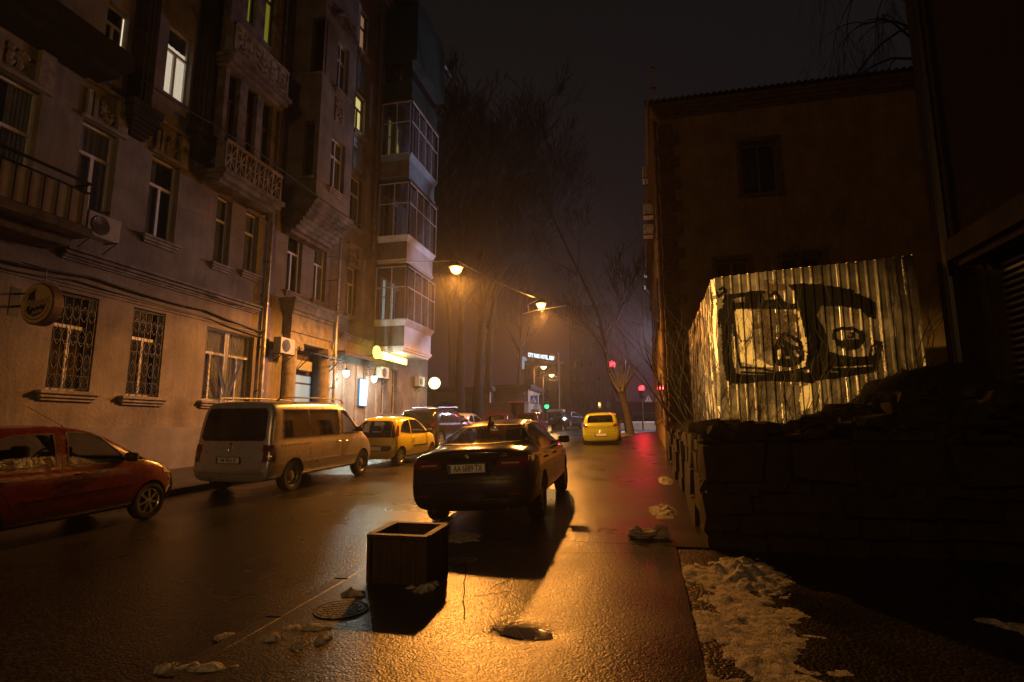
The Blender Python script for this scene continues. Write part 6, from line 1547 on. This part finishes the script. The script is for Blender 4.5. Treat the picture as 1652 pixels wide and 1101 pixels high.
sn(1205, 928, 120, 62, .12, 3, 'tall lumpy heap of old snow at the foot of the stone wall', base=.07, name='snow_heap', rough=1.6)
sn(1140, 930, 110, 36, .04, 8, 'thin ragged snow spreading left of the tall heap by the wall', base=.07)
sn(1190, 985, 190, 105, .03, 12, 'broad patchy trodden snow below the tall heap', rough=3.6, base=.074, thr=.21)
sn(1225, 1075, 250, 130, .03, 15, 'patchy trodden snow at the bottom edge right of the pavement', rough=3.6, base=.074, thr=.21)
snow(2.75, 4.85, .42, .16, .03, 19, 'narrow pale strip of snow in the dark yard', rough=2.4, base=.07, rot=R(-35))
sn(1105, 912, 26, 7, .03, 41, 'tiny white streak of snow just above the thin ragged patch', base=.06)
sn(1070, 826, 48, 26, .08, 22, 'snow clump on the pavement against the wall base above the paper bag', name='snow_heap', rough=1.4)
sn(1074, 776, 26, 14, .08, 25, 'small snow clump against the wall, the farthest along the pavement', name='snow_heap', rough=1.4)
sn(1000, 700, 50, 8, .1, 27, 'white snow remnant by the leaning tree behind the lime hatchback', base=.1)
for k, (px, py, w_, hh, h, lab) in enumerate(((570, 958, 44, 12, .07, 'small snow ridge touching the left foot of the planter box'), (690, 948, 34, 24, .06, 'crumbly dark-edged snow at the right foot of the planter box'), (664, 948, 12, 6, .04, 'tiny snow crumb before the planter box'),
        (500, 1013, 80, 12, .045, 'long snow ridge on the kerb left of the manhole cover'), (437, 1030, 40, 16, .04, 'snow clinging to the kerb edge, second ridge from the bottom'), (485, 1043, 28, 18, .05, 'round snow lump below the long kerb ridge, left of its twin'), (521, 1034, 26, 18, .06, 'round snow lump below the long kerb ridge, right of its twin'),
        (362, 1026, 34, 12, .04, 'short snow streak lying on the road beside the kerb'), (270, 1077, 40, 14, .04, 'lowest snow streak lying on the road at the bottom edge'), (330, 1078, 90, 18, .05, 'snow along the kerb at the bottom edge of the view'),
        (745, 868, 60, 22, .035, 'dirty flat snow under the rear of the black sedan'), (745, 905, 60, 14, .03, 'dark trampled snow right of the planter box'))):
    c = gnd(px, py, .09)
    sn(px, py, w_, hh, h, 31+k*3.1, lab, base=.09 if c[0] > KX else .0, cell=.014, rough=1.9, rot=R(20) if px < 520 else 0)
# crumpled paper bag
c = gnd(1046, 868, .09); b = MB(); bm = bmesh.new(); bmesh.ops.create_icosphere(bm, subdivisions=4, radius=1)
for v_ in bm.verts:
    n_ = v_.co.normalized(); r = 1+.5*noise.noise(n_*1.7+V((3, 1, 2)))+.34*abs(noise.noise(n_*3.6+V((9, 0, 0))))
    cell = noise.cell(n_*5) if False else 0
    v_.co = V((n_.x*.20*r, n_.y*.10*r, max(-.01, .055+n_.z*.085*r*(1.25 if abs(n_.x) > .45 else .6))))
b.v = [tuple(v_.co) for v_ in bm.verts]; b.f = [[v_.index for v_ in f_.verts] for f_ in bm.faces]; b.m = [0]*len(b.f); bm.free()
o = b.build('paper_bag', 'paper'); o.location = (c[0], c[1], gz(c[1])+.09); o.rotation_euler = (0, 0, R(10)); tag(o, 'crumpled pale paper bag lying on the pavement by the stone wall', 'paper bag')
dm = o.modifiers.new('d', 'DECIMATE'); dm.ratio = .22
# manhole cover
c = gnd(550, 984, .09); mh = empty('manhole_cover', (c[0], c[1], gz(c[1])+.094), (math.atan(SLOPE), 0, 0), 'round cast iron manhole cover between the planter box and the kerb', 'manhole cover')
b = MB(); b.lathe([(.21, -.03), (.21, .004), (.19, .006), (.188, .0), (.182, .0), (.180, .005), (.02, .005)], 40); b.build('rim', 'manhole_iron', mh)
b = MB()
for i in range(-4, 5):
    for j in range(-4, 5):
        x, y = i*.038, j*.038
        if math.hypot(x, y) < .155: b.box(x-.015, x+.015, y-.015, y+.015, .0052, .009)
b.build('tread', 'manhole_iron', mh, bevel=.003)
# cracks in the pavement (thin tar-filled lines)
b = MB(); random.seed(5)
for (a, c_) in (((790, 950), (822, 936)), ((765, 962), (820, 955)), ((795, 1012), (840, 1030)), ((750, 900), (750, 1000)), ((906, 893), (1090, 893)), ((930, 812), (982, 806))):
    A, B_ = gnd(*a, .09), gnd(*c_, .09); P = [];
    for k in range(9): t = k/8; P.append((lerp(A[0], B_[0], t)+.012*random.uniform(-1, 1), lerp(A[1], B_[1], t)+.012*random.uniform(-1, 1)))
    for p, q in zip(P, P[1:]):
        d = V((q[0]-p[0], q[1]-p[1])); 
        if d.length < 1e-4: continue
        n_ = V((-d.y, d.x)).normalized()*.005
        zp, zq = gz(p[1])+.094+pv_h(*p), gz(q[1])+.094+pv_h(*q)
        b.add([(p[0]-n_.x, p[1]-n_.y, zp), (q[0]-n_.x, q[1]-n_.y, zq), (q[0]+n_.x, q[1]+n_.y, zq), (p[0]+n_.x, p[1]+n_.y, zp)], [(0, 1, 2, 3)])
tag(b.build('pavement_cracks', 'soil', fix=False), kind='structure')
# ================================================================== TREES
def branch(b, p, d, L, r, depth, rnd, droop=0, spread=.6, minr=.006, up=.12, kids=3, tw=None):
    n = 4; pts = [p.copy()]; rs = [r]; q = p.copy(); dd = d.copy()
    for i in range(n):
        dd = (dd+V((rnd.uniform(-1, 1), rnd.uniform(-1, 1), rnd.uniform(-1, 1)))*.16+V((0, 0, up-droop))).normalized(); q = q+dd*(L/n); pts.append(q.copy()); rs.append(r*(1-.42*(i+1)/n))
    (tw if (tw is not None and depth <= 2) else b).tube(pts, rs, 7 if r > .06 else 4 if r > .02 else 3, cap=False)
    if depth <= 0: return
    for k in range(kids+(1 if depth == 1 else 0)):
        t = rnd.uniform(.35, 1) if k else 1; i = min(n-1, int(t*n)); st = pts[i].lerp(pts[i+1], t*n-i if t < 1 else 1)
        a = rnd.uniform(0, 6.283); o = dd.orthogonal().normalized(); o = Matrix.Rotation(a, 3, dd) @ o; nd = (dd+o*spread*rnd.uniform(.6, 1.25)).normalized()
        branch(b, st, nd, L*rnd.uniform(.62, .82), max(minr, rs[min(n, i+1)]*rnd.uniform(.55, .75)), depth-1, rnd, droop, spread, minr, up, kids, tw)
def tree(name, base, path, r0, label, seed, limbs, depth=4, L=2.6, barkm='bark', group='bare trees at the end of the street', spread=.6, droop=0, minr=.021, kids=3, cat='tree'):
    rnd = random.Random(seed); o = empty(name, base, label=label, cat=cat, group=group)
    b = MB(); tw = MB(); P = [V(p)-V(base) for p in path]; rs = [lerp(r0, r0*.35, i/(len(P)-1)) for i in range(len(P))]; rs[0] *= 1.25
    b.tube(P, rs, 12)
    for k in range(limbs):
        t = rnd.uniform(.38, 1)*(len(P)-1) if k else len(P)-1.001; i = int(t); st = P[i].lerp(P[i+1], t-i); ax = (P[i+1]-P[i]).normalized()
        a = rnd.uniform(0, 6.283); q = Matrix.Rotation(a, 3, ax) @ ax.orthogonal().normalized(); d = (ax*.8+q*.75).normalized()
        branch(b, st, d, L*rnd.uniform(.8, 1.2), rs[i]*.45, depth, rnd, droop, spread, minr, .1, kids, tw)
    b.build('trunk', barkm, o, smooth=True, fix=False); tw.build('crown', ('twig_far' if minr > .01 else 'twig') if barkm == 'bark' else barkm, o, fix=False); return o
def tp(px, py, Y): x, z = ony(px, py, Y); return (x, Y, z)
def g_(x, Y): return (x, Y, gz(Y)-.15)
def trunk_from(px_base, Y, pixels): x = ony(px_base, 680, Y)[0]; return [g_(x, Y)]+[tp(a, c_, Y) for a, c_ in pixels]
t1 = trunk_from(741, 38, [(742, 600), (745, 520), (748, 440), (750, 360), (752, 300)]); tree('bare_tree', t1[0], t1, .36, 'tall bare tree with thick trunk just right of the building corner', 1, 22, 5, 3.3)
t1 = trunk_from(770, 42, [(772, 600), (778, 520), (786, 450), (800, 380), (806, 320)]); tree('bare_tree', t1[0], t1, .40, 'tall bare tree, second from the building corner', 2, 22, 5, 3.4)
t1 = trunk_from(790, 45, [(788, 600), (790, 540), (800, 470), (815, 400), (830, 350)]); tree('bare_tree', t1[0], t1, .34, 'bare tree behind the two tall ones, above the low pale house', 3, 16, 5, 3.4)
t1 = trunk_from(730, 55, [(728, 560), (722, 460), (718, 380), (720, 320)]); tree('bare_tree', t1[0], t1, .36, 'bare tree farthest back behind the building corner', 14, 16, 5, 4.0)
t1 = trunk_from(838, 52, [(838, 610), (840, 560), (842, 510), (850, 470)]); tree('bare_tree', t1[0], t1, .26, 'slim bare tree under the two distant post lamps', 5, 7, 4, 3.0)
t1 = trunk_from(1014, 38, [(1006, 650), (990, 620), (981, 592), (977, 560), (966, 510), (948, 468), (930, 432), (912, 395), (890, 345), (872, 310)])
lt = tree('leaning_tree', t1[0], t1, .18, 'leaning bare tree bowing left over the road beside the red light', 6, 14, 4, 2.3, kids=3)
t1 = trunk_from(1018, 36.5, [(1012, 668), (1004, 638), (1000, 625)])
mat('bark_grey', (.13, .12, .11), .95, var=.5, vscale=9, bump=.8, bscale=20)
po = empty('pollarded_tree', t1[0], label='pollarded tree with pale upright shoots behind the lime hatchback', cat='tree', group='bare trees at the end of the street')
b = MB(); b.tube([V(p)-V(t1[0]) for p in t1], [.26, .22, .22, .17], 12); b.build('trunk', 'bark_grey', po, smooth=True)
b = MB(); rnd = random.Random(9)
for pts_ in ([(1000, 630), (992, 610), (982, 590), (980, 575)], [(1001, 628), (998, 600), (996, 580), (994, 562)], [(1002, 628), (1004, 600), (1003, 585), (1001, 575)], [(1004, 632), (1008, 605), (1012, 588), (1020, 580)], [(1004, 632), (1014, 610), (1024, 600)], [(1005, 634), (1013, 612), (1017, 596), (1030, 592)], [(1000, 632), (990, 618), (983, 602)], [(1006, 636), (1012, 618), (1022, 606), (1025, 603)], [(1000, 628), (996, 605), (988, 590), (1004, 591)]):
    P = [V(tp(a, c_, 36.5+rnd.uniform(-.4, .4)))-V(t1[0]) for a, c_ in pts_]; b.tube(P, [.09-.02*k for k in range(len(P))], 6)
    branch(b, P[-1], (P[-1]-P[-2]).normalized(), .6, .025, 1, rnd, 0, .5, .01, .2, 2)
b.build('crown', 'pale_lit_bark', po, smooth=True)
t1 = [g_(12.6, 24), (12.5, 24, 9), (12.0, 24, 15), (11.4, 24, 19.0)]
tree('willow_tree', t1[0], t1, .22, 'weeping tree with hanging twigs against the sky above the brick building', 11, 16, 4, 3.2, droop=.42, minr=.005, kids=3, group='scrubby trees round the fence')
# scrub in front of and beside the fence
def shrub(loc, seed, label, n, L, r, depth, lean=(0, 0), spread=.35, cat='shrub', group='leafless scrub around the fence'):
    rnd = random.Random(seed); b = MB()
    for k in range(n):
        d = V((rnd.uniform(-.5, .5)+lean[0], rnd.uniform(-.35, .35)+lean[1], 1)).normalized(); branch(b, V((rnd.uniform(-.3, .3), rnd.uniform(-.15, .15), -.1)), d, L*rnd.uniform(.6, 1.15), r, depth, rnd, 0, spread, .0035, .06, 2)
    o = b.build('bare_shrub', 'twig', fix=False); o.location = loc; return tag(o, label, cat, group)
def on_hill(px, Y): x = ony(px, 650, Y)[0]; return (x, Y, hgt(max(x, WXL+.05), Y)-.03)
shrub(on_hill(1120, 9.4), 1, 'leafless scrub at the left end of the fence in front of the side panels', 6, 1.0, .014, 3, (-.25, 0))
shrub(on_hill(1170, 9.4), 2, 'leafless twigs crossing the left painted frame', 5, .8, .011, 3, (.1, 0), .5)
shrub(on_hill(1255, 9.3), 3, 'leafless twigs in front of the middle of the fence between the painted eyes', 6, 1.0, .011, 3, (.05, 0), .5)
shrub(on_hill(1225, 9.5), 7, 'low tangle of twigs under the left painted eye', 5, .45, .008, 2, (.3, 0), .8)
shrub(on_hill(1330, 9.3), 4, 'small leafless twigs in front of the right painted eye', 3, .7, .008, 3, (.2, 0), .5)
shrub(on_hill(1470, 9.2), 5, 'leafless climbing twigs at the bright right end of the fence', 4, .8, .012, 3, (.1, 0), .5)
shrub((1.0, 16.2, hgt(1.0, 10)+.0), 6, 'tall leafless bush reaching over the pavement at the brick corner', 9, 2.3, .03, 4, (-.28, -.1), .5)
shrub((1.9, 15.4, 2.3), 8, 'tall leafless bush between the fence and the brick wall', 8, 2.4, .03, 4, (0, 0), .5)
shrub((3.8, 14.8, 3.0), 9, 'tall leafless bush behind the right half of the fence', 9, 2.3, .03, 4, (0, 0), .5)
# dry stems along the top of the bank
b = MB(); rnd = random.Random(33)
for k in range(900):
    y = rnd.uniform(WY+.1, 9.9) if rnd.random() < .7 else rnd.uniform(9, 16); x = WXL+.05+rnd.random()**1.4*(5 if y < 9.9 else .45); z = hgt(x, y)
    h = rnd.uniform(.04, .20); a = rnd.uniform(-.12, .12); c_ = rnd.uniform(-.12, .12)
    b.tube([(x, y, z-.03), (x+a*.5, y+c_*.5, z+h*.6), (x+a*1.2, y+c_*1.2, z+h*.9)], [.003, .0025, .001], 3, cap=False)
tag(b.build('dry_grass', 'twig', fix=False), 'dry grass stems along the top of the bank', 'grass', kind='stuff')

# ================================================================== FAR BACKGROUND
def block(name, px0, px1, pyt, Y, depth, m, label, rows=0, cols_=0, roof=True, base=None):
    x0, x1 = ony(px0, 650, Y)[0], ony(px1, 650, Y)[0]; zt_ = ony((px0+px1)/2, pyt, Y)[1]; g0 = gz(min(Y, 70))-.5
    o = empty(name, (x0, Y, g0), label=label, cat='building'); W0 = x1-x0; H0 = zt_-g0
    b = MB(); b.box(0, W0, 0, depth, 0, H0); b.build('wall', m, o)
    b = MB(); b.box(-.3, W0+.3, -.3, depth+.3, H0+.002, H0+.35); b.build('roof', 'roof_metal', o)
    for i in range(rows):
        for j in range(cols_):
            a = W0*(j+.3)/cols_; z = H0*(i+.35)/rows; ww, hh = W0/cols_*.42, H0/rows*.5
            b = MB(); b.box(a, a+ww, -.06, -.002, z, z+hh); wo = b.build('window', 'frame_brown', o); b = MB(); b.box(a+.08, a+ww-.08, -.08, -.061, z+.08, z+hh-.08); b.build('pane', 'window_glass', wo)
    return o, W0, H0
block('tower_block', 920, 988, 492, 105, 14, 'dark_tower', 'dark high-rise block fading in the haze behind the leaning tree', 9, 5)
hb, HW, HH = block('hotel_building', 846, 908, 588, 96, 14, 'dark_tower', 'dark hotel block carrying the white lit roof sign', 3, 4)
x, z = ony(873, 576, 95.5); x0_, z0_ = ony(853, 573, 95.5); x1_, z1_ = ony(894, 579, 95.5)
so = empty('hotel_sign', (x, 95.5, z), label='white glowing hotel roof sign above the distant lamps', cat='sign')
text_mesh('CITY PARK HOTEL, KIEV', .86, 'lettering', 'hotel_white', so, frame((0, -.1, 0), (1, 0, (z1_-z0_)/(x1_-x0_)), (0, 0, 1)) @ Matrix.Diagonal(((x1_-x0_)/8.9, 1.15, 1, 1)), .05, 0, .012)
b = MB(); b.tube([(-(x1_-x0_)/2, .1, .1), ((x1_-x0_)/2, .1, -.5)], .05, 4)
for k in range(5): xx = lerp(-(x1_-x0_)/2, (x1_-x0_)/2, k/4); b.tube([(xx, .1, .3-.15*k), (xx, .1, -1.6)], .05, 4)
b.build('support', 'rust_metal', so)
x, z = ony(844, 584, 95); so = empty('vertical_sign', (x, 95, z), label='dim cyan vertical lit sign left of the white hotel lettering', cat='sign')
b = MB(); b.box(-.22, .22, -.1, .1, -1.3, .9); b.build('panel', 'lit_blue', so, bevel=.05); b = MB(); b.prism([(.23, .9), (.7, .5), (.6, .1), (.23, .25)], -.1, .1, 'y'); b.build('fin', 'lit_blue', so)
b = MB(); b.box(-.08, .08, .11, .25, -9, 1); b.build('mast', 'rust_metal', so)
x, z = ony(838, 575, 94); so = tag((lambda b: b.box(-.25, .25, -.05, .05, -.3, .3).build('lit_sign', 'lit_blue', bevel=.03))(MB()), 'tiny cyan lit panel left of the vertical sign', 'sign'); so.location = (x, 94, z)
# low pale house with arch, and walls by the crossing
o, W0, H0 = block('low_house', 776, 852, 628, 47, 6, 'beige_wall', 'low pale house front behind the fence at the bend')
b = MB(); b.box(.3, W0-.3, -.12, -.002, H0-.5, H0-.3); b.build('cornice', 'beige_wall', o)
b = MB(); cx_ = W0*.66; b.prism([(cx_-.9, .6), (cx_+.9, .6)]+[(cx_+.9*math.cos(t), 2.2+.9*math.sin(t)) for t in [k*math.pi/10 for k in range(11)]], -.05, -.003, 'y'); b.build('arch_panel', 'plaster_old', o)
o, W0, H0 = block('garden_wall', 688, 790, 632, 44, .4, 'beige_wall', 'pale wall with a round-arched doorway behind the dark sport utility car')
cx_ = ony(717, 650, 44)[0]-ony(688, 650, 44)[0]
b = MB(); b.prism([(cx_-1.05, .3), (cx_+1.05, .3)]+[(cx_+1.05*math.cos(t), 1.9+1.05*math.sin(t)) for t in [k*math.pi/12 for k in range(13)]], -.06, -.003, 'y'); b.build('arched_door', 'frame_brown', o)
# board fence with open gate edged in painted red light
xa, xb = ony(780, 660, 40)[0], ony(822, 660, 40)[0]; zt_ = ony(800, 650, 40)[1]
bf = empty('board_fence', (xa, 40, gz(40)), label='upright board fence in front of the low pale house', cat='fence'); b = MB(); x = 0
while x < xb-xa: b.box(x, x+.13, .01*math.sin(x*9), .04+.01*math.sin(x*9), 0, zt_-gz(40)); x += .15
b.build('boards', 'frame_brown', bf); b = MB(); b.box(0, xb-xa, .05, .1, .4, .5); b.box(0, xb-xa, .05, .1, 1.6, 1.7); b.build('rail', 'frame_brown', bf)
xc = ony(846, 660, 40)[0]; kg = empty('kiosk', (xb+.05, 40, gz(40)), label='open shed beside the board fence with red light painted along its roof edge', cat='shed'); W0 = xc-xb-.05; H0 = zt_-gz(40)
b = MB(); b.box(0, .08, 0, 1.5, 0, H0); b.box(W0-.08, W0, 0, 1.5, 0, H0); b.box(.08, W0-.08, 1.44, 1.5, 0, H0); b.build('wall', 'rust_metal', kg)
b = MB(); b.box(-.1, W0+.1, -.1, 1.6, H0+.001, H0+.1); b.build('roof', 'roof_metal', kg); b = MB(); b.box(-.1, W0+.1, -.13, -.101, H0, H0+.1); b.build('roof_edge', 'red_light_edge', kg)
for px, lab in ((860, 'left'), (898, 'right')):
    x = ony(px, 680, 49)[0]; zt_ = ony(px, 661, 49)[1]; g = empty('gate_post', (x, 49, gz(49)), label=f'square pale gate post with flared cap, the {lab} one of two', cat='gate post', group='pair of gate posts'); H0 = zt_-gz(49)
    b = MB(); b.box(-.42, .42, -.42, .42, 0, H0-.35); b.build('shaft', 'beige_wall', g); b = MB(); b.box(-.55, .55, -.55, .55, H0-.35, H0-.2); b.box(-.68, .68, -.68, .68, H0-.199, H0); b.build('cap', 'beige_wall', g)
x = ony(902, 640, 56)[0]; b = MB(); b.tube([(0, 0, 0), (0, 0, 7.5)], [.12, .08], 8); o = b.build('utility_pole', 'rust_metal'); o.location = (x, 56, gz(56)); tag(o, 'thin grey pole rising behind the right gate post', 'pole')
# pale railing and bank behind the crossing on the right
b = MB(); b.box(-.4, 9, 0, .3, 0, .9); o = b.build('low_wall', 'beige_wall', bevel=.05); o.location = (ony(1008, 690, 47.5)[0], 47.5, gz(47)-.2); tag(o, 'low pale wall at the end of the pavement beyond the leaning tree', 'wall')
rl = empty('railing', (ony(940, 690, 62)[0], 62.4, gz(62)), label='dark metal railing along the far side of the junction', cat='railing')
b = MB(); 
for k in range(90): b.tube([(k*.16, 0, 0), (k*.16, 0, 1.4)], .012, 3)
b.tube([(0, 0, 1.35), (14.4, 0, 1.35)], .025, 4); b.tube([(0, 0, .15), (14.4, 0, .15)], .025, 4); b.build('bars', 'iron', rl)
sheet('hills', 'soil', rng(-148, 148, 30), [121, 135, 158], 0, lambda x, y: (0 if y < 120 else (3+3*fbm(x, y, .03)) if y < 150 else 0))

# ================================================================== HAZE
b = MB(); b.box(-152, 152, -62, 168, -3.2, 34); hz = b.build('haze', 'water'); hz.data.materials.clear()
m = bpy.data.materials.new('haze'); m.use_nodes = True; n = m.node_tree; n.nodes.clear(); o = n.nodes.new('ShaderNodeOutputMaterial'); vp = n.nodes.new('ShaderNodeVolumePrincipled')
vp.inputs['Color'].default_value = (.9, .88, .88, 1); vp.inputs['Density'].default_value = .0016; vp.inputs['Anisotropy'].default_value = .72
n.links.new(vp.outputs[0], o.inputs['Volume']); hz.data.materials.append(m); tag(hz, 'thin damp night haze filling the street', 'haze', kind='stuff')
